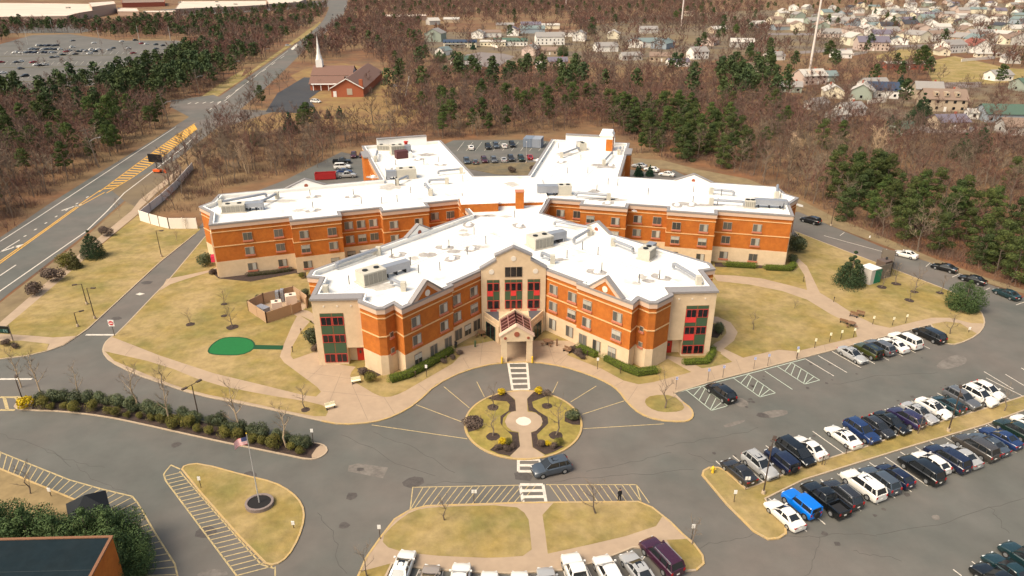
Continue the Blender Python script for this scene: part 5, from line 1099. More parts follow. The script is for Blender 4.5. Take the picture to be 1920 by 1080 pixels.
def mass(name, pts, templates, mats_, label, cat, smin, smax):
    "one object: many trees that read as one mass"
    rs = np.random.RandomState(9); V = []; F = []; M = []; o = 0
    for (x, y) in pts:
        vs, fs, ms = templates[rs.randint(len(templates))]; a = rs.uniform(0, 6.28); s = rs.uniform(smin, smax); c, sn = math.cos(a) * s, math.sin(a) * s
        v = np.empty_like(vs); v[:, 0] = vs[:, 0] * c - vs[:, 1] * sn + x; v[:, 1] = vs[:, 0] * sn + vs[:, 1] * c + y; v[:, 2] = vs[:, 2] * s
        V.append(v); F.append(fs + o); M.append(ms); o += len(vs)
    V = np.concatenate(V).astype(np.float32); F = np.concatenate(F).astype(np.int32); M = np.concatenate(M).astype(np.int32)
    me = bpy.data.meshes.new(name); me.vertices.add(len(V)); me.vertices.foreach_set('co', V.ravel()); me.loops.add(F.size); me.loops.foreach_set('vertex_index', F.ravel())
    me.polygons.add(len(F)); me.polygons.foreach_set('loop_start', np.arange(len(F), dtype=np.int32) * 3)
    for m in mats_: me.materials.append(m)
    me.polygons.foreach_set('material_index', M); me.update(calc_edges=True); ob = bpy.data.objects.new(name, me); col.objects.link(ob); return tag(ob, label, cat, kind='stuff')
def tri_template(mbs):
    V, F, M = [], [], []; o = 0
    for mb, mi in mbs:
        V += mb.v
        for f in mb.f:
            for k in range(1, len(f) - 1): F.append((f[0] + o, f[k] + o, f[k + 1] + o)); M.append(mi)
        o += len(mb.v)
    return np.array(V, dtype=np.float64), np.array(F), np.array(M)
def leaf_tri(seed, cl, n, size, mi):
    q = leaf_clumps(seed, cl, n, size); m = len(q) // 4; idx = np.arange(m)[:, None] * 4; return q, np.concatenate([idx + np.array([[0, 1, 2]]), idx + np.array([[0, 2, 3]])]), np.full(m * 2, mi)
wb1 = mat('woodland twigs', (0.128, 0.080, 0.061), .95, .34, .03, (.150, .105, .082), world=True); wb2 = mat('woodland bark', (.15, .10, .075), .95, .2, .1, world=True); wb3 = mat('woodland reddish twigs', (0.145, 0.074, 0.057), .95, .25, .04, world=True)
wp1 = mat('woodland needles', (.040, .066, .026), .85, .3, .05, (.062, .080, .022), world=True)
mid_t = []; far_t = []
for i in range(4):
    a, b = bare_tree_np(400 + i, h=9.5, spread=3.8, n1=8, n2=4, n3=4, tw=.085, L3=1.9); mid_t.append(tri_template([(a, 1), (b, 0 if i % 2 else 2)]))
    a, b = bare_tree_np(500 + i, h=9.0, spread=4.6, n1=6, n2=3, n3=4, tw=.20, L3=2.2); a2 = MB(); a2.tube((0, 0, 0), (0, 0, 7.5), .2, .08, 3, caps=False); far_t.append(tri_template([(a2, 1), (b, 0 if i % 2 else 2)]))
rest = bare_pts; ids = set(ind_b); mid = [p for p in rest if p not in ids and nb(p) < 560 ** 2]; far = [p for p in rest if p not in ids and nb(p) >= 560 ** 2]
mass('woodland', mid, mid_t, [wb1, wb2, wb3], 'leafless brown woodland filling the ground behind the home', 'woodland', .7, 1.1)
mass('far_woodland', far, far_t, [wb1, wb2, wb3], 'distant brown woodland reaching the top of the picture', 'woodland', .9, 1.45)
pt_ = []
for i in range(4):
    tq, tf, tm_ = leaf_tri(600 + i, pine_clumps(600 + i, 13, 3.4, .42), 26, .55, 0); a = MB(); a.tube((0, 0, 0), (0, 0, 9), .22, .12, 3, caps=False); v2, f2, m2 = tri_template([(a, 1)]); pt_.append((np.concatenate([tq, v2]), np.concatenate([tf, f2 + len(tq)]), np.concatenate([tm_, m2])))
idp = set(ind_p); mass('far_pines', [p for p in pine_pts if p not in idp], pt_, [wp1, wb2], 'distant dark pines mixed through the far woodland', 'pine wood', .7, 1.15)
# undergrowth of brush: low dense twigs
brush_t = []
for i in range(3):
    r_ = random.Random(i); b = MB()
    for k in range(46):
        p = Vector((r_.gauss(0, 1.3), r_.gauss(0, 1.3), 0)); q = p + Vector((r_.uniform(-.9, .9), r_.uniform(-.9, .9), r_.uniform(.6, 2.2))); sd_ = Vector((r_.uniform(-1, 1), r_.uniform(-1, 1), 0)).normalized() * .045; b.add([tuple(p - sd_), tuple(p + sd_), tuple(q)], [(0, 1, 2)])
    brush_t.append(tri_template([(b, i % 2)]))
bp_ = []
while len(bp_) < 5200:
    y = wr_.uniform(110, 430); x = wr_.uniform(-.8 * y, .8 * y)
    if any(inpoly((x, y), w) for w in woods) and not any(inpoly((x, y), c) for c in CLEAR): bp_.append((x, y))
mass('underbrush', bp_, brush_t, [twig_b, twig_r], 'tangled leafless underbrush on the woodland floor', 'underbrush', .6, 1.3)

# --- pale and notable trees
for px, py, s, lab in ((1480, 318, 1.0, 'pale many stemmed leafless tree beyond the right wing, taller of two'), (1645, 312, 1.15, 'pale spreading leafless tree right of the taller pale one'), (465, 325, .95, 'pale upright leafless tree behind the far left wing'), (510, 318, .6, 'small pale leafless tree near the far left wing')):
    x, y = at(px, py); tree('bare_tree', PALEV[int(px) % 2], x, y, px, s, lab)
SM = [mk_bare(700 + i, bark_g, twig_g, h=5.0, spread=1.9, n1=7, n2=4, n3=5, tw=.018, L3=.7) for i in range(4)]
SL = [mk_bare(710 + i, bark_p, twig_g, h=8.0, spread=2.0, n1=9, n2=4, n3=4, tw=.022, up=.9, L3=.9) for i in range(3)]
for px, py, s, nm, lab in ((357, 608, .62, 0, 'small bare tree in a mulch ring above the putting green'), (436, 613, 1.0, 1, 'wide small bare tree in the largest mulch ring on the left lawn'), (420, 571, .75, 2, 'small bare tree higher on the left lawn near the far left wing'), (573, 768, .8, 3, 'thin bare tree near the right tip of the left grass strip'),
    (305, 725, .95, 1, 'thin bare tree at the left end of the grass strip'), (253, 706, .5, 2, 'low sapling on the kerb of the left grass strip'), (1247, 765, 1.15, 0, 'bare tree on the small oval lawn beside the disabled bays'), (1412, 618, .75, 1, 'small round bare tree on the lawn right of the end tower'), (1489, 578, .4, 2, 'tiny sapling on the lawn beside the curving path'),
    (1653, 538, .85, 3, 'bare tree in a mulch ring just right of the green container'), (1680, 532, 1.0, 2, 'bare tree in a mulch ring below the fenced enclosure'), (1705, 563, .7, 0, 'smallest bare tree of the mulch ring group, lowest on the lawn'), (1714, 547, 1.15, 1, 'widest bare tree of the mulch ring group'), (1762, 549, .8, 3, 'bare tree in a mulch ring left of the round evergreen'),
    (1781, 626, .85, 0, 'bare sapling on the pale lawn tip by the right drive'), (833, 975, .85, 1, 'bare low tree on the left half of the bottom island'), (1117, 962, 1.1, 2, 'bare fan shaped tree on the right half of the bottom island'), (1297, 1020, .7, 3, 'bare shrub like tree at the right end of the bottom island'), (688, 1080, .8, 0, 'bare tree at the lower left corner of the bottom island'),
    (57, 925, .9, 1, 'bare tree on the brown corner lawn'), (1720, 812, .75, 2, 'bare tree on the grass median between the two rows'), (1883, 770, .8, 0, 'bare tree on the grass median near the right edge'), (1545, 872, .4, 3, 'tiny sapling on the grass median behind the white sedan')):
    x, y = at(px, py, .13); tree('small_bare_tree', SM[nm], x, y, px * .7, s, lab, group=None, z=.13)
for px, py, s, lab in ((350, 430, .5, 'thin bare street tree in front of the white fence'), (332, 452, .45, 'thin bare tree on the verge left of the side drive'), (225, 408, .7, 'slender bare tree between highway and verge lawn'), (278, 392, .95, 'dark bare tree just outside the white fence corner'), (300, 372, .8, 'bare tree behind the white fence corner')):
    x, y = at(px, py); tree('small_bare_tree', SL[px % 3], x, y, px, s, lab)
for i, (px, py, s) in enumerate(((78, 742, 1.0), (150, 742, .75), (257, 768, 1.1), (318, 792, 1.0), (447, 812, 1.15), (537, 838, 1.0), (40, 725, .9))):
    x, y = at(px, py, .13); tree('island_tree', SL[i % 3], x, y, i, s, 'tall thin leafless tree %s' % ['second from the left in the shrub island', 'third from the left in the shrub island', 'beside the tallest mid island shrubs', 'left of the double lamp post in the shrub island', 'just left of the flag above the island', 'nearest the right end of the shrub island', 'leftmost on the shrub island'][i], z=.13)
# four young trees of the round island
for px, py, s, lab in ((385, 382, .8, 'young leafless tree, upper left of the round island'), (385, 700, .95, 'young leafless tree, lower left of the round island'), (1095, 690, 1.15, 'forked leafless tree, lower right of the round island'), (995, 365, .5, 'short young tree, upper right of the round island')):
    x, y = ci(px, py); tree('young_tree', SM[int(px) % 4], x, y, px, s, lab, z=.13)

# conifers that stand free
def conifer(seed, h, r, n, size, m, cone=True, low=.3):
    rs = random.Random(seed); cl = []
    layers = 9
    for i in range(layers):
        t = i / (layers - 1); z = low + (h - low) * t; rad = r * ((1 - t) ** .8 if cone else math.sin(min(3.1, (t * .80 + .20) * math.pi)) ** .6) + .15
        k = max(1, int(7 * (1 - t) + 1))
        for j in range(k):
            a = j * 6.283 / k + i + rs.uniform(-.3, .3); q = rad * rs.uniform(.5, .75) if k > 1 else 0; s = max(.35, rad * .45); cl.append((q * math.cos(a), q * math.sin(a), z + rs.uniform(-.2, .2), s, s, s * .8))
    tr = MB(); tr.tube((0, 0, -.1), (0, 0, h * .9), .2, .05, 6, caps=False)
    return tr.mesh('trunk', bark_g), quad_mesh('crown', leaf_clumps(seed, cl, n, size), m)
c1 = conifer(1, 6.8, 3.1, 330, .095, spruce_l); c2 = conifer(2, 5.6, 3.0, 330, .095, mat('mid green needles', (.07, .105, .03), .85, .35, .8, (.04, .07, .025)), cone=False); c3 = conifer(3, 6.0, 2.4, 160, .14, mat('blue green needles', (.018, .05, .028), .85, .3, .8, (.03, .07, .035)), low=.2)
c6 = conifer(6, 6.5, 2.2, 240, .11, mat('yellowish needles', (.13, .115, .04), .85, .35, .8, (.09, .09, .03)))
for ms, px, py, s, lab in ((c1, 1592, 535, 1.0, 'large pyramidal evergreen left of the green container'), (c2, 1806, 580, 1.0, 'large round evergreen beside the right drive'), (c1, 176, 482, .85, 'dark blue green spruce on the highway verge'), (c6, 142, 503, .62, 'yellowish green conifer left of the dark spruce'), (c3, 545, 250, 1.3, 'narrow dark spruce left of the church lawn woods'), (c3, 592, 222, .75, 'dark spruce below the white van, leftmost of three'), (c3, 616, 222, .65, 'smaller spruce in the middle of three below the church'), (c3, 638, 222, .85, 'dark spruce, rightmost of three below the church'),
    (c3, 1197, 330, .62, 'dark fir between the rear right wing and the parked cars'), (c3, 1218, 330, .55, 'second dark fir beside the far right wing roof'), (c3, 1625, 168, 1.25, 'narrow dark cypress left of the pair near the bungalow'), (c3, 1686, 168, 1.25, 'narrow dark cypress right of the pair near the bungalow'), (c1, 1722, 232, 1.75, 'huge dark evergreen beside the large tan house'), (c3, 1668, 245, 1.0, 'pale green fir left of the round roofed shed'), (c1, 1835, 285, 1.35, 'olive green fir below the green roofed house, right of two'), (c1, 1800, 300, 1.25, 'olive green fir below the green roofed house, left of two'), (c3, 1903, 60, 1.9, 'big dark spruce among the suburban houses at the right'), (c2, 1770, 40, 1.3, 'yellow green rounded tree among the suburban houses'), (c3, 1006, 122, 1.0, 'pointed dark spruce beside the grey suburban house'), (c3, 887, 93, 1.0, 'dark cypress at the end of the blue roofed house'), (c2, 1055, 105, 1.5, 'wide dark evergreen right of the cul-de-sac'), (c2, 825, 118, 1.5, 'rounded green tree below the white gabled house')):
    x, y = at(px, py); tree('evergreen_tree', ms, x, y, px, s, lab)
TP = pine(350, 15, 4.2, 260, .24, .42)
for px, py, s, lab in ((1551, 118, 1.0, 'tall lone pine right of the white mast'), (1722, 140, 1.15, 'tall dark pine beside the brick bungalow'), (1378, 72, .9, 'lone dark pine in the far bare woods'), (215, 262, 1.05, 'tall flat topped pine at the edge of the highway woods'), (95, 250, .95, 'broad pine in the middle of the highway woods'), (1266, 45, 1.1, 'dark pine beside the far white mast')):
    x, y = at(px, py); tree('pine_tree', TP, x, y, px, s, lab)
# bottom left evergreens by the dark roof
c4 = conifer(4, 5.4, 2.9, 620, .075, mat('bright spruce needles', (.085, .125, .038), .85, .45, .8, (.045, .078, .026)), cone=False, low=.4)
for px, py, s, lab in ((15, 1040, 1.15, 'dense evergreen at the left edge above the dark roof'), (70, 1050, 1.15, 'dense evergreen second from the left above the dark roof'), (125, 1062, 1.1, 'evergreen in front of the black canopy peak'), (180, 1050, 1.15, 'evergreen right of the black canopy peak'), (222, 1050, 1.1, 'evergreen behind the brick corner'), (238, 1085, .95, 'dark evergreen hugging the brick side wall'), (-45, 1045, 1.15, 'evergreen cut by the left picture edge')):
    x, y = at(px, py, 0); tree('evergreen_tree', c4, x, y, px, s, lab, z=.1)

# shrubs
def shrub_me(seed, r, h, n, size, m, lumps=5):
    rs = random.Random(seed); cl = [(0, 0, h * .5, r * .75, r * .75, h * .5)] + [(rs.uniform(-.45, .45) * r, rs.uniform(-.45, .45) * r, h * rs.uniform(.4, .7), r * .5, r * .5, h * .38) for _ in range(lumps)]
    return quad_mesh('foliage', leaf_clumps(seed, cl, n, size), m)
RH = [shrub_me(800 + i, 1.35, 1.75, 330, .078, rhodo) for i in range(3)]; OL = [shrub_me(810 + i, 1.0, 1.35, 260, .06, shrub_o) for i in range(2)]
YL = shrub_me(820, .62, .8, 130, .06, shrub_y); DM = [shrub_me(830 + i, .8, .85, 260, .05, shrub_d) for i in range(2)]
def shrub(me, x, y, s, lab, group=None, z=.13, sz=None, name='shrub'):
    t = thing(name, (x, y, z), rng.uniform(0, 6), lab, 'shrub', group); t.scale = (s, s, sz or s); part('foliage', me, t); return t
top_l = P([(70, 750), (200, 760), (287, 775), (400, 800), (500, 824), (590, 845)]); bot_l = P([(70, 766), (200, 777), (290, 792), (400, 816), (500, 838), (585, 856)])
N = 26
for i in range(N):
    t = (i + .5) / N; x, y = lerp_line(top_l, t); shrub(RH[i % 3], x + rng.uniform(-.5, .5), y + rng.uniform(-.35, .35), rng.uniform(.72, 1.12), 'dark green rhododendron in the back row of the shrub island', 'rhododendrons in the back row of the shrub island')
N = 22
for i in range(N):
    t = (i + .3) / N; x, y = lerp_line(bot_l, t); shrub(OL[i % 2], x + rng.uniform(-.5, .5), y + rng.uniform(-.1, .35), rng.uniform(.6, 1.3), 'olive yellow shrub in the front row of the shrub island', 'olive shrubs in the front row of the shrub island')
x, y = at(50, 762, .3); shrub(YL, x, y, 2.0, 'yellow green shrub at the left tip of the shrub island')
for px, py, s, me, lab in ((485, 235, 1.1, YL, 'yellow shrub at the upper left of the round island path'), (905, 220, 1.2, YL, 'bright yellow shrub at the upper right of the round island path'), (985, 250, 1.0, DM[0], 'russet shrub beside the bright yellow one'), (500, 800, 1.1, YL, 'yellow shrub at the lower left of the round island path'), (570, 800, .7, OL[0], 'small green shrub right of the lower left yellow shrub'), (440, 845, .8, DM[1], 'grey dormant shrub at the lower left rim'), (545, 865, .8, DM[0], 'grey dormant shrub below the lower left yellow shrub'), (615, 830, .7, DM[1], 'grey dormant shrub next to the lower path, left side'),
    (925, 810, .9, DM[0], 'brown dormant shrub next to the lower path, right side'), (1005, 805, .8, YL, 'round yellow shrub at the lower right of the round island'), (1065, 830, .8, DM[1], 'brown dormant shrub right of the lower right yellow shrub'), (1130, 810, .75, OL[1], 'green shrub near the lower right rim of the round island')):
    x, y = ci(px, py); shrub(me, x, y, s, lab)
x, y = ci(170, 570); shrub(shrub_me(841, 1.8, .9, 200, .1, shrub_d), x, y, 1, 'dormant juniper mound at the left rim of the round island'); x, y = ci(1280, 500); shrub(shrub_me(842, 1.3, 1.2, 240, .09, rhodo), x, y, 1, 'dark green mound shrub at the right rim of the round island')
for px, py, s, me, lab in ((680, 700, 1.3, DM[0], 'dormant brown bush by the left red door'), (697, 712, 1.1, OL[1], 'green bush right of the dormant one at the left bay'), (590, 640, 1.5, RH[0], 'dark bush against the left end tower'), (592, 655, 1.3, DM[1], 'dormant bush at the foot of the left end tower'), (1085, 665, 1.2, DM[0], 'dormant bush at the left end of the right hedge'), (102, 524, 3.0, DM[0], 'larger purple brown bush on the highway verge'), (68, 548, 2.6, DM[1], 'smaller purple brown bush on the highway verge, left of the larger'), (122, 500, 2.2, OL[1], 'low green bush left of the yellowish conifer'), (200, 440, 2.4, DM[0], 'low dry bush right of the dark spruce'),
    (385, 497, 1.5, RH[1], 'dark bush at the corner of the far left wing'), (400, 512, 1.2, DM[1], 'dormant bush below the corner of the far left wing'), (1492, 470, 2.0, RH[2], 'large dark bush at the corner of the far right wing'), (1486, 490, 1.0, RH[0], 'small dark bush under the corner of the far right wing'), (572, 555, .9, RH[1], 'narrow dark shrub by the hvac enclosure corner'), (483, 560, .5, RH[2], 'tiny conical shrub behind the fenced enclosure'), (568, 520, .9, OL[0], 'rounded green shrub between the two left wings'),
    (12, 645, 1.2, DM[0], 'dormant shrub under the black roadside sign'), (30, 650, 1.0, DM[1], 'second dormant shrub right of the black roadside sign'), (1348, 622, 1.0, RH[1], 'dark shrub inside the curl of the right path'), (960, 322, 2.0, DM[0], 'leafless thicket on the court lawn behind the hub'), (1000, 318, 1.8, DM[1], 'leafless thicket right part on the court lawn'), (480, 272, 2.4, RH[1], 'dark evergreen thicket in the scrub left of the home')):
    x, y = at(px, py, .3); shrub(me, x, y, s, lab)
for i, (px, py) in enumerate(((862, 664), (848, 672), (832, 680), (1073, 655), (1092, 672))): x, y = at(px, py, .2); shrub(DM[i % 2], x, y, .8, 'low dormant bush %s' % ['nearest the pavement tip of the left bed', 'second in the left bed below the hedge end', 'third in the left bed below the hedge', 'at the tip of the right bed', 'before the short right hedge'][i])
# clipped hedges: continuous leafy boxes, each one thing
def hedge(pts, w, h, lab, m=hedge_l, z=.13):
    Pp = P(pts, .4); cl = []
    L = sum(math.dist(Pp[i], Pp[i + 1]) for i in range(len(Pp) - 1)); n = max(3, int(L / .55)); x0, y0 = Pp[0]
    for i in range(n + 1):
        x, y = lerp_line(Pp, i / n); cl.append((x - x0, y - y0, h * .55, w * .55, w * .55, h * .52))
    t = thing('hedge', (x0, y0, z), 0, lab, 'hedge')
    o = bpy.data.objects.new('foliage', quad_mesh('foliage', leaf_clumps(len(pts) + abs(int(x0)), cl, 380, .055), m)); col.objects.link(o); o.parent = t
    core = MB(); core.strip([(lerp_line(Pp, i / n)[0] - x0, lerp_line(Pp, i / n)[1] - y0) for i in range(n + 1)], w * .72, .05, h * .8); core.build('stems', mat('hedge inside', (.05, .06, .012), 1), t)
hedge([(733, 713), (765, 704), (800, 686), (846, 658)], 1.5, 1.15, 'long clipped bright green hedge under the left front windows'); hedge([(1086, 653), (1118, 667)], 1.4, 1.1, 'short clipped hedge near the porch on the right side')
hedge([(1136, 672), (1170, 690), (1196, 700), (1230, 696)], 1.5, 1.1, 'clipped bent hedge below the right front windows'); hedge([(1284, 680), (1325, 678), (1334, 665), (1336, 655)], 1.2, .9, 'low clipped hedge round the foot of the right end tower'); hedge([(1362, 497), (1415, 500)], 1.5, 1.1, 'clipped hedge under the windows of the far right wing, left one'); hedge([(1436, 503), (1480, 505), (1488, 498)], 1.5, 1.1, 'clipped hedge at the corner of the far right wing')
hedge([(465, 515), (515, 510), (545, 505)], 1.2, .7, 'low brown dormant hedge under the far left wing', shrub_d)

# ================================================================ FURNITURE, FENCES, SIGNS AND POLES OF THE SITE
steel_m = mat('painted steel', (.30, .29, .28), .5); cream_m = mat('cream sign', (.85, .78, .55), .6); signw = mat('white sign', (.80, .76, .70), .5); blue_s = mat('pale blue sign', (.42, .44, .62), .5)
benchw = mat('bench wood', (.20, .11, .06), .8); fence_t = mat('tan fence', (.42, .27, .16), .85, .06, 1.0); fence_w = mat('white vinyl fence', (.80, .72, .62), .6, .04, .6)
def lamp_post(px, py, h, lab, arms=1, rz=0.0, m=None, z=.1):
    x, y = at(px, py, z); t = thing('lamp_post', (x, y, z), rz, lab, 'lamp post'); m = m or pole_m
    mb = MB(); mb.tube((0, 0, 0), (0, 0, h), .09, .06, 8); mb.build('pole', m, t); mb = MB(); mb.tube((0, 0, 0), (0, 0, .4), .25, .2, 10); mb.build('base', conc_l, t)
    for s in ([1] if arms == 1 else [1, -1]):
        mb = MB(); mb.bar((0, 0, h - .05), (s * .9, 0, h), .06, .06); a = mb.build('arm', m, t); mb = MB(); mb.box((s * 1.1, 0, h - .02), (.75, .36, .16)); mb.build('lamp_head', m, a)
lamp_post(178, 597, 5.8, 'brown single arm lamp post on the verge above the side drive stop line', 1, R(0)); lamp_post(303, 481, 5.8, 'brown single arm lamp post near the white fence', 1, R(5)); lamp_post(373, 783, 5.2, 'double headed lamp post in the shrub island', 2, R(60)); lamp_post(1501, 808, 0, 'x') if False else None
lamp_post(1778, 808, 6.2, 'tall grey lamp post on the median by the dark green hatchback', 2, R(60)); lamp_post(1431, 925, 7.0, 'tall lamp post on the median nearest the white reflected sedan', 2, R(60)); lamp_post(1558, 423, 6.0, 'lamp post on the verge right of the first black suv', 1, R(180)); lamp_post(43, 752, 3.5, 'short dark post at the left tip of the shrub island', 1, R(120))
lamp_post(987, 305, 6.5, 'thin lamp post at the front edge of the rear car park', 1, R(90), gal_pole)
lamp_post(146, 612, 2.6, 'short leaning wooden looking post beside the side drive', 1, R(40)); lamp_post(163, 570, 4.0, 'slim dark post behind the stop line lamp post', 1, R(200))
def sign(px, py, h, w, ph, lab, m=signw, z=.13, rz=0.0, cat='sign', group=None, two=False, name='street_sign', pole=None):
    x, y = at(px, py, z); t = thing(name, (x, y, z), rz, lab, cat, group)
    mb = MB(); mb.tube((0, 0, 0), (0, 0, h), .045, .04, 6); mb.build('post', pole or pole_m, t)
    mb = MB(); mb.box((-.13 if two else 0, -.06, h - ph / 2), (w, .05, ph)); mb.build('plate', m, t)
    if two: mb = MB(); mb.box((.2, -.06, h - ph / 2), (w, .05, ph)); mb.build('plate', m, t)
    return t
for px, py, lab in ((889, 943, 'twin white parking sign on the left half of the bottom island'), (1398, 918, 'twin white sign at the corner of the median by the charcoal sedan')): sign(px, py, 1.9, .26, .45, lab, two=True)
for px, py, h, lab in ((713, 1010, 1.9, 'white sign on the left kerb of the bottom island'), (1376, 941, 1.7, 'white sign on the blunt end of the grass median'), (588, 832, 2.3, 'white sign on the right tip of the shrub island'), (800, 707, 2.1, 'white sign on the lawn before the left hedge'), (1120, 692, 2.0, 'white sign on the bed before the right hedge'), (377, 914, 1.6, 'white sign on the flagpole lawn'), (551, 990, 1.0, 'short white marker at the right kerb of the flagpole lawn'), (1816, 623, 1.0, 'short white marker on the lawn tip by the right drive'), (1629, 452, 1.3, 'small pale marker on the verge above the right drive'), (96, 930, 1.2, 'short dark marker post on the brown corner lawn'), (1297, 1010, 2.0, 'white sign at the right end of the bottom island')):
    sign(px, py, h, .34, .5, lab)
t = sign(215, 630, 3.0, .95, 1.15, 'large red and white traffic sign at the mouth of the side drive', name='traffic_sign')
mb = MB(); mb.tube((0, -.09, 2.42), (0, -.1, 2.42), .40, .40, 20); mb.build('red_disc', mat('sign red', (.55, .04, .04), .5), t); mb = MB(); mb.box((0, -.115, 2.42), (.55, .02, .14)); mb.build('white_bar', signw, t)
for i, (px, py) in enumerate(((1494, 673), (1527, 652), (1555, 641), (1576, 636), (1600, 632))): sign(px, py, 1.7, .32, .5, 'cream sign, %s along the lawn edge above the parking row' % ['first from the left', 'second', 'third', 'fourth', 'fifth, nearest the side path'][i], cream_m, group='cream signs on the lower lawn edge', z=.15)
for i, (px, py) in enumerate(((1636, 608), (1673, 610), (1698, 605))): sign(px, py, 1.6, .32, .5, 'cream path light on the upper lawn edge, %s of three' % ['left', 'middle', 'right'][i], cream_m, group='cream signs on the upper lawn edge', z=.15)
for i, (px, py) in enumerate(((1267, 730), (1327, 714), (1355, 708), (1413, 692), (1439, 686), (1493, 672))): sign(px, py, 2.1, .34, .45, 'slim post with pale blue sign at the disabled bays, %s from the left' % ['first', 'second', 'third', 'fourth', 'fifth', 'sixth'][i], blue_s, group='blue sign posts at the disabled bays', pole=wood_p)
for i, (px, py) in enumerate(((659, 870), (1460, 905), (1541, 877), (1586, 857), (1629, 842), (1684, 822), (1762, 797), (1802, 782), (1842, 768))):
    if i: sign(px, py - 6, 1.3, .22, .25, 'low dark post on the median, %s from its left end' % ['', 'first', 'second', 'third', 'fourth', 'fifth', 'sixth', 'seventh', 'eighth'][i], pole_m, group='low posts on the grass median')
for px, py, lab in ((941, 681, 'yellow bollard left of the porch crosswalk'), (998, 680, 'yellow bollard right of the porch crosswalk')):
    x, y = at(px, py, .13); t = thing('bollard', (x, y, .13), 0, lab, 'bollard'); mb = MB(); mb.tube((0, 0, 0), (0, 0, 1.05), .13, .13, 12); mb.build('post', yellow_b, t); mb = MB(); mb.tube((0, 0, 1.05), (0, 0, 1.13), .13, .05, 12); mb.build('cap', yellow_b, t)
x, y = at(1336, 886, .13); t = thing('fire_hydrant', (x, y, .13), 0, 'yellow fire hydrant on the blunt end of the grass median', 'hydrant'); mb = MB(); mb.tube((0, 0, 0), (0, 0, .75), .17, .15, 12); mb.build('barrel', yellow_b, t); mb = MB(); mb.tube((0, 0, .75), (0, 0, .95), .19, .06, 12); mb.build('bonnet', yellow_b, t); mb = MB(); mb.tube((-.32, 0, .52), (.32, 0, .52), .08, .08, 10); mb.build('nozzle', yellow_b, t)
def bench(px, py, rz, lab, benchw=benchw):
    x, y = at(px, py, .14); t = thing('bench', (x, y, .14), rz, lab, 'bench'); mb = MB()
    mb.box((0, 0, .45), (1.35, .45, .06)); mb.build('seat', benchw, t); mb = MB(); mb.box((0, .25, .72), (1.35, .05, .36)); mb.build('backrest', benchw, t)
    for s in (-.55, .55): mb = MB(); mb.box((s, 0, .22), (.08, .5, .42)); mb.build('leg', dark_m, t)
bench(1063, 660, R(-40), 'slatted bench right of the porch near the hedge'); bench(1582, 606, R(140), 'bench on the left side of the curving right path'); bench(1600, 594, R(-40), 'bench on the upper side of the curving right path'); bench(1612, 592, R(-40), 'second bench on the upper side of the right path'); bench(668, 718, R(20), 'pale bench beside the left plaza', cream_m); bench(620, 766, R(30), 'pale bench at the tip of the left grass strip', cream_m)
def round_table(px, py, lab):
    x, y = at(px, py, .14); t = thing('picnic_table', (x, y, .14), 0, lab, 'picnic table'); mb = MB(); mb.tube((0, 0, .72), (0, 0, .78), .65, .65, 16); mb.build('tabletop', benchw, t); mb = MB(); mb.tube((0, 0, 0), (0, 0, .72), .09, .09, 8); mb.build('pedestal', dark_m, t)
    for k in range(4): a = k * 1.571 + .5; mb = MB(); mb.tube((.95 * math.cos(a), .95 * math.sin(a), .4), (.95 * math.cos(a), .95 * math.sin(a), .46), .25, .25, 10); mb.tube((.95 * math.cos(a), .95 * math.sin(a), 0), (.95 * math.cos(a), .95 * math.sin(a), .4), .04, .04, 5); mb.build('stool', benchw, t)
round_table(1026, 646, 'round picnic table right of the porch'); round_table(903, 630, 'round picnic table left of the porch by the sliding door'); round_table(1595, 612, 'round table at the elbow of the curving right path')
def bin_(px, py, r, h, m, lab, name='litter_bin'):
    x, y = at(px, py, .14); t = thing(name, (x, y, .14), 0, lab, 'bin' if name == 'litter_bin' else 'post'); mb = MB(); mb.tube((0, 0, 0), (0, 0, h), r * .85, r, 14); mb.build('body', m, t); mb = MB(); mb.tube((0, 0, h), (0, 0, h + .12), r * 1.05, r * .5, 14); mb.build('lid', m, t)
bin_(851, 651, .55, .8, dark_m, 'dark round planter at the end of the left hedge'); bin_(1044, 648, .16, 1.15, benchw, 'brown ash urn post between round table and bench', 'ash_urn'); bin_(891, 650, .15, 1.0, mat('green urn', (.08, .12, .06), .7), 'green post on the pavement left of the porch', 'ash_urn')
bin_(1184, 694, .3, .5, signw, 'white utility cap behind the right hedge')
for px, py, lab in ((565, 626, 'short path light beside the left path, upper one'), (549, 660, 'short path light beside the left path, lower one'), (779, 707, 'short path light in the left bed'), (837, 678, 'short path light by the left mulch bed'), (1101, 668, 'short path light in the right bed'), (1163, 700, 'short path light below the right hedge'), (1506, 528, 'short path light by the upper right path fork'), (1563, 566, 'short path light along the curving right path'), (1353, 628, 'short path light inside the curl of the right path')):
    x, y = at(px, py, .14); t = thing('path_light', (x, y, .14), 0, lab, 'path light'); mb = MB(); mb.tube((0, 0, 0), (0, 0, .85), .06, .06, 6); mb.build('post', pole_m, t); mb = MB(); mb.tube((0, 0, .85), (0, 0, 1.0), .14, .1, 8); mb.build('lamp_head', pole_m, t)
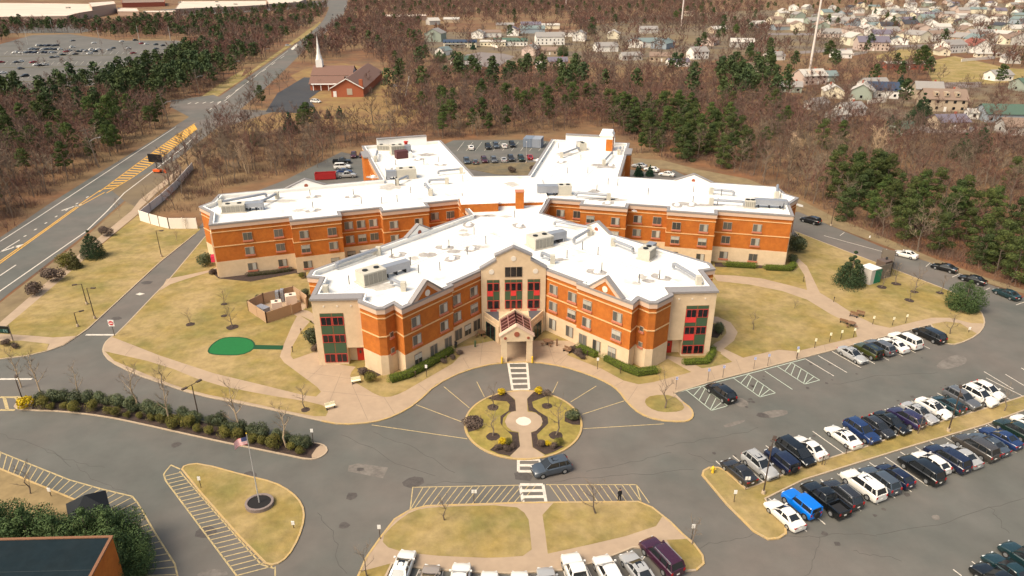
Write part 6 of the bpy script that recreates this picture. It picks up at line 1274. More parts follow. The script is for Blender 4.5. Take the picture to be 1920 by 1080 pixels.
# flagpole
x, y = at(487, 946, .13); t = thing('flagpole_planter', (x, y, .13), 0, 'round stone planter of dark mulch at the foot of the flagpole', 'planter')
mb = MB(); cp = [(1.45 * math.cos(a), 1.3 * math.sin(a)) for a in np.linspace(0, 6.283, 21)[:-1]]; mb.ring(cp, .12, -.15, 0, .42); mb.build('stone_rim', mat('planter stone', (.22, .17, .15), .9, .4, 3), t); mb = MB(); mb.poly([(1.35 * math.cos(a), 1.2 * math.sin(a)) for a in np.linspace(0, 6.283, 21)[:-1]], .34); mb.build('mulch', mat('black mulch', (.02, .018, .018), 1), t)
t = thing('flagpole', (x, y, .45), 0, 'tall pale flagpole standing in the round planter', 'flagpole'); mb = MB(); mb.tube((0, 0, 0), (0, 0, 9.3), .075, .04, 8); mb.build('pole', gal_pole, t); mb = MB(); mb.tube((0, 0, 9.3), (0, 0, 9.45), .09, .02, 8); mb.build('finial', yellow_b, t)
t = thing('flag', (x, y, .45), R(188), 'drooping red white and blue flag near the top of the pole', 'flag')
fm = [mat('flag red', (.62, .12, .14), .8), mat('flag white', (.82, .72, .70), .8), mat('flag blue', (.06, .07, .16), .8)]
mb = MB(); nx = 14
def fp(u, v): return (.08 + u * 1.35, .16 * math.sin(u * 7) * u, 8.9 - v * .95 - u * u * .55)
for j in range(13):
    for i in range(nx): u0, u1, v0, v1 = i / nx, (i + 1) / nx, j / 13, (j + 1) / 13; mb.add([fp(u0, v0), fp(u1, v0), fp(u1, v1), fp(u0, v1)], [(0, 1, 2, 3)], 2 if (u1 <= .43 and j < 7) else (0 if j % 2 == 0 else 1))
mb.build('cloth', fm, t)
# person in dark clothes on the hatched strip
x, y = at(1161, 940, .03); t = thing('person', (x, y, .03), R(15), 'person in black clothes standing on the hatched strip, hands held in front', 'person')
def skin(name, pts, edges, rad, m, parent):
    me = bpy.data.meshes.new(name); me.from_pydata(pts, edges, []); me.materials.append(m); o = bpy.data.objects.new(name, me); col.objects.link(o); o.parent = parent
    md = o.modifiers.new('skin', 'SKIN'); md.use_smooth_shade = True; 
    if not me.skin_vertices: me.attributes.new if False else None
    bpy.context.view_layer.objects.active = o
    for i, v in enumerate(me.skin_vertices[0].data): v.radius = (rad[i], rad[i])
    me.skin_vertices[0].data[0].use_root = True
    o.modifiers.new('sub', 'SUBSURF').levels = 2; o.modifiers['sub'].render_levels = 2; return o
cloth_b = mat('black clothing', (.012, .012, .014), .9); skin_m = mat('skin', (.45, .26, .18), .6)
try:
    pts = [(0, 0, .95), (0, 0, 1.15), (0, 0, 1.38), (0, 0, 1.50), (0, 0, 1.60), (0, -.02, 1.72), (.17, 0, 1.42), (.24, .02, 1.15), (.10, -.22, 1.05), (-.17, 0, 1.42), (-.24, .02, 1.15), (-.10, -.22, 1.08), (.10, 0, .88), (.11, -.02, .48), (.11, 0, .08), (.11, -.14, .03), (-.10, 0, .88), (-.12, .02, .48), (-.14, .04, .08), (-.14, -.10, .03)]
    eds = [(0, 1), (1, 2), (2, 3), (3, 4), (4, 5), (2, 6), (6, 7), (7, 8), (2, 9), (9, 10), (10, 11), (0, 12), (12, 13), (13, 14), (14, 15), (0, 16), (16, 17), (17, 18), (18, 19)]
    rad = [.16, .15, .17, .08, .07, .115, .075, .05, .035, .075, .05, .035, .10, .075, .05, .045, .10, .075, .05, .045]
    body = skin('body', pts, eds, rad, cloth_b, t)
    mb = MB(); mb.tube((0, -.03, 1.62), (0, -.03, 1.80), .085, .09, 12); mb.build('face', skin_m, t)
    mb = MB(); mb.tube((0, .01, 1.70), (0, .0, 1.86), .115, .08, 12); mb.build('hair', dark_m, t)
except Exception as ex: print('person', ex)
# fenced plant enclosure left of the home
def fence_run(pts, h, w, lab, m, name='fence', z=.12, post=2.4, cat='fence', cap=True):
    o0 = pts[0]; t = thing(name, (*o0, z), 0, lab, cat)
    for a, b in zip(pts[:-1], pts[1:]):
        a = (a[0] - o0[0], a[1] - o0[1]); b = (b[0] - o0[0], b[1] - o0[1]); mb = MB(); mb.bar((*a, h / 2), (*b, h / 2), w, h); mb.build('panel', m, t)
        L = math.dist(a, b); n = max(1, int(L / post))
        for k in range(n + 1): mb = MB(); x = a[0] + (b[0] - a[0]) * k / n; y = a[1] + (b[1] - a[1]) * k / n; mb.box((x, y, h / 2 + .04), (w + .07, w + .07, h + .08)); mb.build('post', m, t)
    return t
fence_run(P([(548, 591), (501, 607), (467, 584), (495, 570), (552, 556), (578, 574), (575, 579)]), 2.0, .10, 'tan board fence enclosing the cooling units on the left lawn', fence_t)
mb = MB(); g0 = P([(548, 591), (567, 583)]); t = thing('fence_gate', (*g0[0], .12), 0, 'brown double gate at the mouth of the tan fenced enclosure', 'gate'); d0 = (g0[1][0] - g0[0][0], g0[1][1] - g0[0][1]); mb.bar((0.15, 0, .95), (d0[0] * .95, d0[1] * .95, .95), .08, 1.8); mb.build('gate_leaf', fence_t, t)
g = MB(); g.poly(P([(548, 590), (501, 605), (468, 584), (495, 571), (552, 557), (577, 575), (567, 583)]), .132); struct('enclosure_slab', g, conc)
def unit(px, py, w, d, h, m, lab, fan=True, rz=.4):
    x, y = at(px, py, .13); t = thing('cooling_unit', (x, y, .14), rz, lab, 'cooling unit'); mb = MB(); mb.box((0, 0, h / 2), (w, d, h)); mb.build('casing', m, t)
    if fan: mb = MB(); mb.tube((0, 0, h), (0, 0, h + .1), .28, .28, 12); mb.build('fan', fan_m, t)
    else: 
        for k in range(3): mb = MB(); mb.box((0, -d / 2 - .02, h * (.25 + .25 * k)), (w * .8, .03, .12)); mb.build('louvre', hvac_g, t)
unit(520, 581, 1.7, 1.5, 1.7, mat('cream casing', (.72, .56, .44), .7), 'cream cooling unit with a black fan in the middle of the enclosure'); unit(547, 570, 1.9, 1.6, 1.9, MATS['cream casing'], 'cream cooling unit with a black fan at the right of the enclosure')
unit(494, 586, 2.4, 1.2, 1.2, duct_m, 'long grey generator at the left of the enclosure', False, -.6); unit(522, 566, .6, .9, 2.2, duct_m, 'tall narrow grey unit behind the cream ones, left of two', False, .1); unit(531, 564, .6, .9, 2.3, duct_m, 'tall narrow grey unit behind the cream ones, right of two', False, .1)
# white stepped fence and its highway run, backlit shade put into the colour
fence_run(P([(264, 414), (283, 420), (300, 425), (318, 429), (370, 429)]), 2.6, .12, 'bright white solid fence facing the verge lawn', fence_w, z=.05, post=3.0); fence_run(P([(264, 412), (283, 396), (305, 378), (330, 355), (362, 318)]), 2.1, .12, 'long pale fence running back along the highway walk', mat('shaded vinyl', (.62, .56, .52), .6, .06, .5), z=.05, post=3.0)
# green container and screened enclosure on the right lawn
x, y = at(1627, 528, .12); t = thing('transformer_cabinet', (x, y, .13), R(28), 'white topped container with a green end on the right lawn', 'container')
mb = MB(); mb.box((0, 0, 1.5), (2.6, 2.6, 3.0)); mb.build('body', mat('dull white metal', (.55, .50, .45), .6, .08, .6), t); mb = MB(); mb.box((0, 0, 3.06), (2.8, 2.8, .12)); mb.build('roof', frame_w, t)
mb = MB(); mb.box((.75, -1.33, 1.45), (1.9, .06, 2.7)); mb.build('green_door', mat('green door paint', (.015, .17, .09), .5), t)
fence_run(P([(1642, 526), (1668, 519), (1674, 496), (1650, 492)], .12), 3.0, .08, 'tall grey brown mesh screen right of the green container', mat('mesh screen', (.17, .14, .11), .9, .1, 1), z=.12)
x, y = at(1655, 508, .12); t = thing('generator', (x, y, .13), R(28), 'dark boxed generator inside the tall mesh screen', 'generator'); mb = MB(); mb.box((0, 0, 1.2), (2.4, 2.0, 2.4)); mb.build('casing', mat('brown casing', (.12, .085, .07), .7), t); mb = MB(); mb.tube((.4, 0, 2.4), (.4, 0, 2.9), .2, .2, 10); mb.build('exhaust', dark_m, t)
# storage container in the rear lot, red dumpster
x, y = at(1000, 274, 0); t = thing('storage_container', (x, y, .03), R(-12), 'blue grey shipping container pair at the right of the rear car park', 'container')
for k, s in enumerate((-1, 1)): mb = MB(); mb.box((s * 1.6, 0, 1.6), (3.1, 6.0, 3.0)); mb.build('body', mat('blue grey steel %d' % k, (.17, .20, .25) if k == 0 else (.26, .28, .32), .6, .08, 1), t)
for k in range(4): mb = MB(); mb.box((-2.6 + k * 1.7, -3.02, 1.6), (.08, .05, 2.8)); mb.build('door_rib', duct_m, t)
x, y = at(611, 336, 0); t = thing('skip', (x, y, .03), R(10), 'red metal skip behind the far left wing gable', 'skip'); mb = MB(); mb.ring([(-3, -1.2), (3, -1.2), (3, 1.2), (-3, 1.2)], 0, -.12, .2, 2.0); mb.build('body', mat('skip red', (.35, .02, .02), .6), t); mb = MB(); mb.poly([(-2.95, -1.15), (2.95, -1.15), (2.95, 1.15), (-2.95, 1.15)], .5); mb.build('floor', MATS['skip red'], t)
# roadside signs
x, y = at(25, 640, .1); t = thing('roadside_sign', (x, y, .1), R(-8), 'black roadside sign board with a dark green panel at the left edge', 'sign'); 
for xx in (0, -3.6): mb = MB(); mb.box((xx, 0, 1.5), (.12, .12, 3.0)); mb.build('post', wood_p, t)
mb = MB(); mb.box((-1.9, -.08, 2.1), (3.7, .14, 1.25)); bo = mb.build('board', mat('black board', (.008, .01, .01), .5), t); mb = MB(); mb.box((-1.9, -.17, 1.95), (3.5, .04, .6)); mb.build('green_strip', mat('dark green strip', (.012, .05, .04), .5), bo)
lm = mat('faint letter', (.20, .30, .28), .6)
for off, bars in ((-.95, ((0, 0, 0, .4), (0, .4, .24, .4), (0, .2, .2, .2), (0, 0, .24, 0))), (-.55, ((0, .4, .24, .4), (0, .2, 0, .4), (0, .2, .24, .2), (.24, 0, .24, .2), (0, 0, .24, 0)))):
    mb = MB()
    for x0, z0, x1, z1 in bars: mb.bar((off + x0, -.2, 1.76 + z0 - (.03 if x0 == x1 else 0)), (off + x1, -.2, 1.76 + z1 + (.03 if x0 == x1 else 0)), .02 if x0 != x1 else .06, .06)
    mb.build('letter', lm, bo)
x, y = at(296, 324, .05); t = thing('message_board', (x, y, .05), R(-12), 'black portable message board on an orange trailer beside the highway', 'message board'); mb = MB(); mb.box((0, 0, 4.5), (4.6, .2, 2.5)); mb.build('screen', mat('board black', (.010, .009, .012), .5), t); mb = MB(); mb.tube((0, 0, .8), (0, 0, 3.6), .1, .1, 8); mb.build('mast', dark_m, t)
mb = MB(); mb.box((0, 0, .75), (2.3, 1.3, .6)); mb.build('trailer', mat('orange trailer', (.75, .12, .02), .6), t)
for s in (-1, 1): mb = MB(); mb.tube((s * .95, 0, .35), (s * 1.15, 0, .35), .33, .33, 12); mb.build('wheel', tyre_m, t)
for i in range(3): x, y = at(308 + i * 2, 322 + i, .05); t = thing('traffic_cone', (x, y, .05), 0, 'orange cone beside the message board trailer', 'cone', 'cones by the message board'); mb = MB(); mb.tube((0, 0, .05), (0, 0, .95), .2, .04, 10); mb.build('cone', MATS['orange trailer'], t); mb = MB(); mb.box((0, 0, .03), (.5, .5, .05)); mb.build('base', MATS['orange trailer'], t)
# utility poles along the highway, white masts
for i, (px, py, h, lean) in enumerate(((186, 314, 12.5, -.12), (318, 234, 12.5, -.12), (374, 177, 12.5, -.03), (443, 143, 12.5, 0), (499, 111, 11, 0), (529, 84, 12, .02), (560, 62, 12, 0), (587, 49, 12, 0), (604, 36, 12, 0), (52, 84, 12, .05), (100, 62, 14, 0), (188, 82, 14, 0), (262, 80, 15, 0), (320, 76, 13, 0), (760, 180, 10, .3))):
    x, y = at(px, py); t = thing('utility_pole', (x, y, 0), R(50), 'wooden utility pole %s' % (['nearest along the highway, half in the pines', 'with crossarm and lamp by the highway junction', 'third along the highway above the pine clump', 'fourth along the highway, by the grass verge', 'fifth along the highway', 'sixth along the highway near the white suv', 'seventh along the highway', 'eighth along the highway', 'farthest along the highway', 'at the left edge of the mall car park', 'behind the left part of the mall car park', 'behind the middle of the mall car park', 'tallest behind the mall car park', 'behind the right end of the mall car park', 'leaning beside the brown church roof'][i]), 'utility pole', 'utility poles'); t.rotation_euler = (0, lean, R(40) if lean else 0)
    mb = MB(); mb.tube((0, 0, 0), (0, 0, h), .19, .12, 6); mb.build('pole', wood_p if i < 9 else gal_pole, t)
    if i < 9:
        mb = MB(); mb.bar((-1.3, 0, h - .5), (1.3, 0, h - .5), .14, .14); mb.bar((-1.1, 0, h - 1.5), (1.1, 0, h - 1.5), .12, .12); mb.build('crossarm', wood_p, t)
        mb = MB(); mb.path([(0, 0, h - 4.2), (1.6, 0, h - 3.6), (2.8, 0, h - 3.6)], .07, 5); a = mb.build('lamp_arm', gal_pole, t); mb = MB(); mb.box((3.1, 0, h - 3.65), (.7, .3, .15)); mb.build('lamp_head', gal_pole, a)
for px, py, h, r, lab in ((1518, 131, 70, .75, 'very tall white steel mast right of centre rising out of the picture'), (1277, 51, 75, .8, 'distant tall white mast near the top centre'), (1281, 20, 60, .4, 'thin far mast just right of the distant white mast'), (1061, 14, 60, .6, 'thin white mast cut by the top edge above the cul-de-sac')):
    x, y = at(px, py); t = thing('mast', (x, y, 0), 0, lab, 'mast')
    for k in range(4): mb = MB(); mb.tube((0, 0, h * k / 4), (0, 0, h * (k + 1) / 4), r * (1 - .1 * k), r * (1 - .1 * (k + 1)), 12); mb.build('section', mat('mast white', (.72, .62, .56), .6, .05, .3), t)
    mb = MB(); mb.tube((0, 0, 0), (0, 0, .6), r * 1.7, r * 1.5, 12); mb.build('footing', conc_l, t)

# ================================================================ BUILDINGS AROUND
def wallm(n, c): return mat('siding ' + n, c, .8, .06, .5)
def roofm(n, c): return mat('shingle ' + n, c, .9, .12, .5)
WC = {k: wallm(k, v) for k, v in dict(white=(.80, .75, .68), cream=(.74, .65, .48), grey=(.45, .42, .38), pink=(.56, .43, .36), tan=(.44, .34, .24), sage=(.30, .33, .27), blue=(.30, .34, .37), brick=(.36, .10, .06)).items()}
RC = {k: roofm(k, v) for k, v in dict(grey=(.27, .245, .225), brown=(.23, .16, .12), dark=(.055, .055, .065), green=(.075, .12, .09), navy=(.04, .06, .10), pale=(.46, .42, .37), teal=(.17, .21, .205), red=(.25, .085, .065), purple=(.15, .13, .16)).items()}
wm_ = {}
def house(px, py, w, d, h, rise, rz, wc, rc, lab, det=1, porch=False, dormers=0):
    if py < 100: w *= 1.5; d *= 1.35; h *= 1.25; rise *= 1.15
    x, y = at(px, py); t = thing('house', (x, y, 0), rz, lab, 'house', None)
    mb = MB(); mb.box((0, 0, h / 2), (w, d, h)); vslab(mb, [(-d / 2, h), (d / 2, h), (0, h + rise)], -w / 2, w / 2, rot=lambda p: (p[1], p[0], p[2])); mb.build('wall', WC[wc], t)
    o_ = .45; mb = MB(); sl = rise / (d / 2)
    for s in (-1, 1):
        e = d / 2 + o_; z0 = h - o_ * sl
        a = [(-w / 2 - o_, s * e, z0), (w / 2 + o_, s * e, z0), (w / 2 + o_, 0, h + rise), (-w / 2 - o_, 0, h + rise)]; th = .16
        v = a + [(p[0], p[1], p[2] + th) for p in a]; mb.add(v, [(0, 1, 2, 3), (7, 6, 5, 4), (0, 4, 5, 1), (1, 5, 6, 2), (2, 6, 7, 3), (3, 7, 4, 0)] if s < 0 else [(3, 2, 1, 0), (4, 5, 6, 7), (1, 5, 4, 0), (2, 6, 5, 1), (3, 7, 6, 2), (0, 4, 7, 3)])
    rf = mb.build('roof', RC[rc], t)
    if det:
        k = (round(w), round(h)); n = max(2, int(w / 3.2))
        if 'w' not in wm_: b = MB(); b.box((0, 0, 0), (1.1, .08, 1.2)); wm_['w'] = b.mesh('window', glass_d); b = MB(); b.box((0, 0, 0), (1.0, .1, 2.1)); wm_['d'] = b.mesh('door', frame_w); b = MB(); b.box((0, 0, 0), (2.6, .1, 2.2)); wm_['g'] = b.mesh('garage_door', frame_w)
        for fl in range(1 if h < 4 else 2):
            for i in range(n):
                xx = -w / 2 + (i + .5) * w / n
                if fl == 0 and i == n // 2: part('door', wm_['d'], t, (xx, -d / 2 - .03, 1.05)); continue
                part('window', wm_['w'], t, (xx, -d / 2 - .03, 1.6 + fl * 2.7))
        for s in (-1, 1): part('window', wm_['w'], t, (s * (w / 2 + .03), 0, 1.6), R(90))
        if rng.random() < .6: b = MB(); b.box((w * .25, d * .12, h + rise), (.7, .7, 1.6)); b.build('chimney', WC['brick'], rf)
    for k in range(dormers):
        xx = -w / 2 + (k + 1) * w / (dormers + 1); b = MB(); b.box((xx, -d * .28, h + rise * .55), (1.6, d * .3, 1.7)); b.build('dormer', WC[wc], t); b = MB(); b.box((xx, -d * .43 - .03, h + rise * .55), (.8, .06, .8)); b.build('dormer_window', glass_d, t)
    if porch: b = MB(); b.box((-w * .15, -d / 2 - 1.3, 2.7), (w * .6, 2.6, .2)); b.build('porch_roof', RC[rc], t); [(lambda q: q.build('porch_post', frame_w, t))((lambda q: (q.box((-w * .15 + s * w * .28, -d / 2 - 2.4, 1.3), (.2, .2, 2.6)), q)[1])(MB())) for s in (-1, 0, 1)]
    return t
H_ = house
# cul-de-sac cluster
for a in ((817, 77, 13, 12, 6, 3.5, 80, 'sage', 'grey', 'tall grey green gabled house at the left of the cul-de-sac'), (863, 88, 19, 10, 3.4, 1.6, 2, 'cream', 'navy', 'long house with a blue roof and front porch by the cul-de-sac'), (925, 86, 15, 6, 3.0, 1.0, -6, 'cream', 'pale', 'low cream garage right of the blue roofed house'), (957, 85, 20, 10, 3.2, 2.0, 0, 'white', 'green', 'green roofed ranch house in the middle of the cul-de-sac'),
    (1030, 83, 17, 11, 5.6, 3.0, 5, 'white', 'grey', 'large pale two storey house at the right of the cul-de-sac'), (996, 103, 14, 11, 5.0, 3.0, 70, 'pink', 'grey', 'pinkish grey house with its gable toward the cul-de-sac'), (1030, 102, 12, 10, 3.4, 2.2, 0, 'tan', 'brown', 'tan house joined right of the pinkish grey one'), (897, 71, 12, 9, 4.0, 2.5, 85, 'white', 'grey', 'white gabled house behind the cream garage'), (922, 69, 12, 9, 3.6, 2, 10, 'white', 'brown', 'white house with brown roof behind the green roofed one'), (962, 66, 16, 9, 4.6, 2.5, 88, 'white', 'purple', 'white gabled house behind the green roofed ranch'), (998, 62, 18, 10, 4, 2.5, 0, 'blue', 'teal', 'blue grey house in the second row behind the cul-de-sac'),
    (995, 53, 16, 10, 3.6, 2.6, 5, 'pink', 'purple', 'purple roofed house in the third row behind the cul-de-sac'), (1032, 54, 14, 9, 3.4, 1.6, 0, 'cream', 'pale', 'low cream house right of the purple roofed one'), (947, 54, 14, 9, 3.6, 2, 0, 'tan', 'grey', 'tan house in the third row behind the cul-de-sac'), (832, 103, 12, 8, 3.6, 2.6, 60, 'white', 'teal', 'white gabled house low at the left of the cul-de-sac'), (868, 122, 15, 9, 3.6, 2.4, 25, 'white', 'green', 'white house with green roof half hidden by trees'), (884, 130, 13, 8, 3.2, 1.8, 10, 'grey', 'grey', 'grey house lowest below the cul-de-sac'),
    (1013, 127, 6, 5, 2.8, 1.2, 5, 'white', 'pale', 'small white shed below the pinkish grey house'), (1045, 123, 13, 9, 3.2, 2.4, 0, 'tan', 'purple', 'purple roofed bungalow right of the small white shed'), (1087, 76, 13, 9, 5, 2.6, 80, 'white', 'grey', 'white house right of the large pale one'), (1065, 68, 12, 8, 3.4, 1.2, 0, 'white', 'brown', 'small flat looking house among trees at the right'), (847, 42, 14, 9, 3.4, 2, 0, 'tan', 'pale', 'distant tan house above the left of the cul-de-sac'), (812, 46, 10, 9, 4, 3, 30, 'grey', 'pale', 'distant pale gabled house left of the tan one'), (1110, 42, 22, 9, 3.5, 1.5, 0, 'pink', 'red', 'distant row of red roofed buildings near the far mast')):
    H_(*a[:6], R(a[6]), *a[7:], det=1 if a[1] > 80 else 0, porch='porch' in a[9])
for a in ((1192, 88, 13, 9, 4, 2.4, 80, 'white', 'teal', 'white house with dark roof left of the teal roofed pair'), (1215, 88, 16, 10, 3.6, 2.6, 15, 'white', 'teal', 'teal roofed house, left of the pair in the woods'), (1243, 90, 16, 10, 3.6, 2.6, 60, 'blue', 'teal', 'teal roofed house, right of the pair in the woods'), (1182, 112, 15, 10, 3.4, 2, 10, 'grey', 'grey', 'grey house half hidden below the teal roofed pair'), (1240, 114, 17, 11, 3.6, 2.4, -10, 'tan', 'brown', 'brown roofed house below the teal roofed pair'), (1270, 124, 14, 9, 3.2, 2, 5, 'white', 'purple', 'low white house right of the brown roofed one'),
    (1307, 110, 13, 10, 5.5, 3, 20, 'white', 'grey', 'white two storey house behind the pines at centre right'), (1288, 30, 14, 8, 3.5, 2.6, 0, 'cream', 'brown', 'lone cream house near the thin far mast'), (1422, 137, 15, 11, 4.2, 2.2, 8, 'cream', 'tan' if False else 'brown', 'cream house with a pale brown roof among dark pines'), (1516, 157, 15, 11, 5.0, 3.0, 15, 'pink', 'pale', 'pinkish house with dormers at the foot of the tall mast'), (1545, 152, 12, 9, 3.4, 2.4, 5, 'sage', 'teal', 'sage house right of the pinkish dormer house'), (1420, 52, 12, 9, 4, 2.6, 20, 'grey', 'pale', 'faint grey house left of the suburb edge')):
    H_(*a[:6], R(a[6]), *a[7:], det=1 if a[1] > 105 else 0, dormers=2 if 'dormers' in a[9] else 0)
for a in ((1650, 182, 14, 10, 4.2, 3.2, -12, 'white', 'navy', 'white house with a navy roof left of the big tan house'), (1616, 184, 14, 10, 4.4, 3, 60, 'sage', 'pale', 'pale green gabled house left of the navy roofed one'), (1635, 170, 13, 9, 4, 2.6, 10, 'white', 'grey', 'white house behind the pale green one'), (1762, 205, 17, 13, 5.4, 3.6, -14, 'tan', 'brown', 'big tan house with three dormers and a solar roof'), (1735, 184, 12, 9, 5, 3, -14, 'tan', 'grey', 'tan wing behind the big dormered house'), (1790, 200, 10, 8, 5.6, 2.6, 70, 'tan', 'brown', 'tan gable block joined right of the big dormered house'),
    (1893, 226, 24, 12, 3.6, 3.0, -8, 'blue', 'green', 'long green roofed house at the right edge'), (1832, 222, 9, 6, 2.8, 1.2, -14, 'white', 'pale', 'low white garage left of the long green roofed house'), (1567, 226, 7, 6, 3, 1.6, 20, 'grey', 'pale', 'small grey shed in the woods below the suburb'), (1530, 204, 9, 7, 3, 2, 30, 'grey', 'grey', 'small weathered house half hidden in bare trees'), (1690, 250, 7, 7, 2.6, 2.0, 20, 'sage', 'green', 'round looking shed with a pale green roof'), (1925, 170, 14, 10, 4, 2.6, 10, 'sage', 'green', 'green roofed house cut by the right edge'), (1697, 128, 30, 12, 3.6, .8, -3, 'brick', 'pale', 'long brick bungalow with a flat grey roof beside the field'),
    (1780, 98, 14, 10, 5, 3, 25, 'white', 'grey', 'white two storey house right of the brick bungalow'), (1765, 103, 12, 8, 3.4, 2.6, 80, 'cream', 'brown', 'cream gabled annex left of the white two storey house'), (1828, 97, 15, 11, 4.2, 4.2, 85, 'white', 'red', 'white steep gabled house with a red roof edge above the field'), (1850, 107, 18, 4, 2.6, .6, -3, 'cream', 'pale', 'long cream shed below the steep gabled house'), (1893, 118, 11, 9, 4.2, 3.4, 80, 'white', 'grey', 'white gabled house at the right of the field'), (1898, 82, 20, 12, 4.0, 3.0, 10, 'cream', 'tan' if False else 'brown', 'big cream house near the right edge above the field')):
    H_(*a[:6], R(a[6]), *a[7:], det=1, dormers=3 if 'three dormers' in a[9] else 0)
for a in ((1135, 96, 12, 9, 3.4, 2.4, 10, 'white', 'grey', 'small white house in the woods right of the cul-de-sac'), (1150, 72, 13, 9, 4, 2.6, 80, 'cream', 'pale', 'cream gabled house between the cul-de-sac and the teal roofs'), (1215, 62, 13, 9, 3.6, 2.4, 0, 'grey', 'grey', 'grey house above the teal roofed pair'), (1345, 62, 12, 9, 3.6, 2.4, 20, 'tan', 'pale', 'tan house alone in the far woods right of centre'), (1390, 88, 13, 9, 3.6, 2.4, -10, 'grey', 'pale', 'pale house left of the tall mast in the woods'),
    (1330, 84, 13, 9, 3.4, 2.4, 60, 'pink', 'brown', 'pinkish house above the white two storey one'), (1450, 112, 13, 9, 3.4, 2.4, 15, 'white', 'grey', 'white house left of the tall mast foot'), (1575, 108, 14, 9, 3.4, 2.2, -5, 'white', 'pale', 'low white house right of the tall mast'), (1590, 215, 11, 8, 3.2, 2.2, 20, 'white', 'grey', 'white house low in the woods below the pale green one'), (1480, 172, 11, 8, 3.2, 2.2, -15, 'sage', 'grey', 'sage cottage in the woods left of the pinkish house'),
    (1870, 150, 12, 9, 3.4, 2.4, 10, 'white', 'grey', 'white house behind the long green roofed one'), (1905, 250, 12, 9, 3.4, 2.4, -10, 'grey', 'brown', 'grey house below the long green roofed one'), (1775, 240, 12, 9, 3.2, 2.2, 5, 'tan', 'purple', 'purple roofed bungalow below the big dormered house'), (1560, 182, 12, 9, 3.6, 2.6, 75, 'cream', 'pale', 'cream gabled house left of the pale green one')):
    H_(*a[:6], R(a[6]), *a[7:], det=1 if a[1] > 100 else 0)
# suburb rows (top right), each house described by its row and place in the row
rowdef = [(92, 1605, 1925, 5, 'front'), (80, 1588, 1925, 9, 'second'), (67, 1540, 1925, 11, 'third'), (56, 1445, 1925, 14, 'fourth'), (45, 1442, 1925, 14, 'fifth'), (35, 1448, 1925, 14, 'sixth'), (26, 1450, 1925, 13, 'seventh'), (18, 1460, 1925, 12, 'eighth'), (12, 1600, 1925, 8, 'ninth'), (5, 1640, 1925, 7, 'tenth')]
hr = random.Random(21); ordn = ['first', 'second', 'third', 'fourth', 'fifth', 'sixth', 'seventh', 'eighth', 'ninth', 'tenth', 'eleventh', 'twelfth', 'thirteenth', 'fourteenth', 'fifteenth', 'sixteenth']
for py, x0, x1, n, rn in rowdef:
    for i in range(n):
        px = x0 + (x1 - x0) * (i + .5) / n + hr.uniform(-8, 8); y_ = py + hr.uniform(-3, 3) * (.5 + py / 100)
        if py == 92 and 1640 < px < 1720: continue
        if py == 92 and px > 1745: continue
        wc = hr.choice(['white', 'white', 'cream', 'grey', 'pink', 'white', 'cream', 'sage', 'blue', 'tan']); rc = hr.choice(['grey', 'pale', 'brown', 'teal', 'pale', 'grey', 'brown', 'purple', 'grey', 'pale', 'dark'])
        H_(px, y_, hr.uniform(11, 17), hr.uniform(9, 12), hr.choice([3.2, 3.4, 4.6, 5.4]), hr.uniform(2.2, 4.0), R(hr.choice([0, 10, -10, 80, 90, 100, 20, 70]) + hr.uniform(-8, 8)), wc, rc, '%s %s roofed house, %s from the left in the %s row of the suburb' % (wc if wc != 'brick' else 'brick', rc if rc != 'pale' else 'light', ordn[i], rn), det=1 if py > 64 else 0)
# scattered trees between the suburb houses
mass('suburb_trees', [at(hr.uniform(1440, 1925), hr.uniform(8, 105)) for _ in range(130)] + [at(hr.uniform(790, 1110), hr.uniform(45, 112)) for _ in range(30)], mid_t, [wb1, wb2, wb3], 'leafless trees scattered between the suburban houses', 'trees', .9, 1.5)
x, y = at(1842, 112); tree('bare_tree', BAREV[0], x, y, 1.0, 1.9, 'biggest dark bare tree beside the steep gabled house above the field')
mass('car_park_trees', [at(hr.uniform(20, 250), hr.choice([104, 125, 150, 88]) + hr.uniform(-2, 2)) for _ in range(24)], mid_t, [wb1, wb2, wb3], 'small leafless trees on the planted strips of the mall car park', 'trees', .45, .7)
for i, (px, py, s_) in enumerate(((480, 190, 1.1), (505, 178, 1.0), (525, 172, 1.1), (540, 165, .9), (470, 165, 1.0), (600, 168, .5), (700, 235, 1.35), (725, 195, 1.1), (585, 120, 1.2), (560, 110, 1.1), (690, 168, .9), (745, 205, .9), (440, 240, 1.0), (405, 262, 1.0))):
    x, y = at(px, py); tree('bare_tree', BAREV[i % 6], x, y, i * 1.3, s_, 'leafless tree on the church grounds or by its road', group='bare trees round the church')
# white garden fences and solar roof panel
for pts, lab in (([(1655, 160), (1700, 172), (1712, 176)], 'white garden fence behind the navy roofed house'), ([(1590, 190), (1600, 192)], 'short white fence left of the pale green house'), ([(1626, 196), (1660, 192)], 'white fence below the navy roofed house'), ([(1815, 214), (1850, 226)], 'white fence before the long green roofed house'), ([(1802, 116), (1865, 110)], 'pale fence along the top of the field'), ([(1600, 104), (1625, 100)], 'white fence at the foot of the suburb'), ([(905, 82), (933, 90)], 'cream garden fence on the cul-de-sac')):
    fence_run(P(pts), 2.0, .2, lab, fence_w, z=0, post=6)
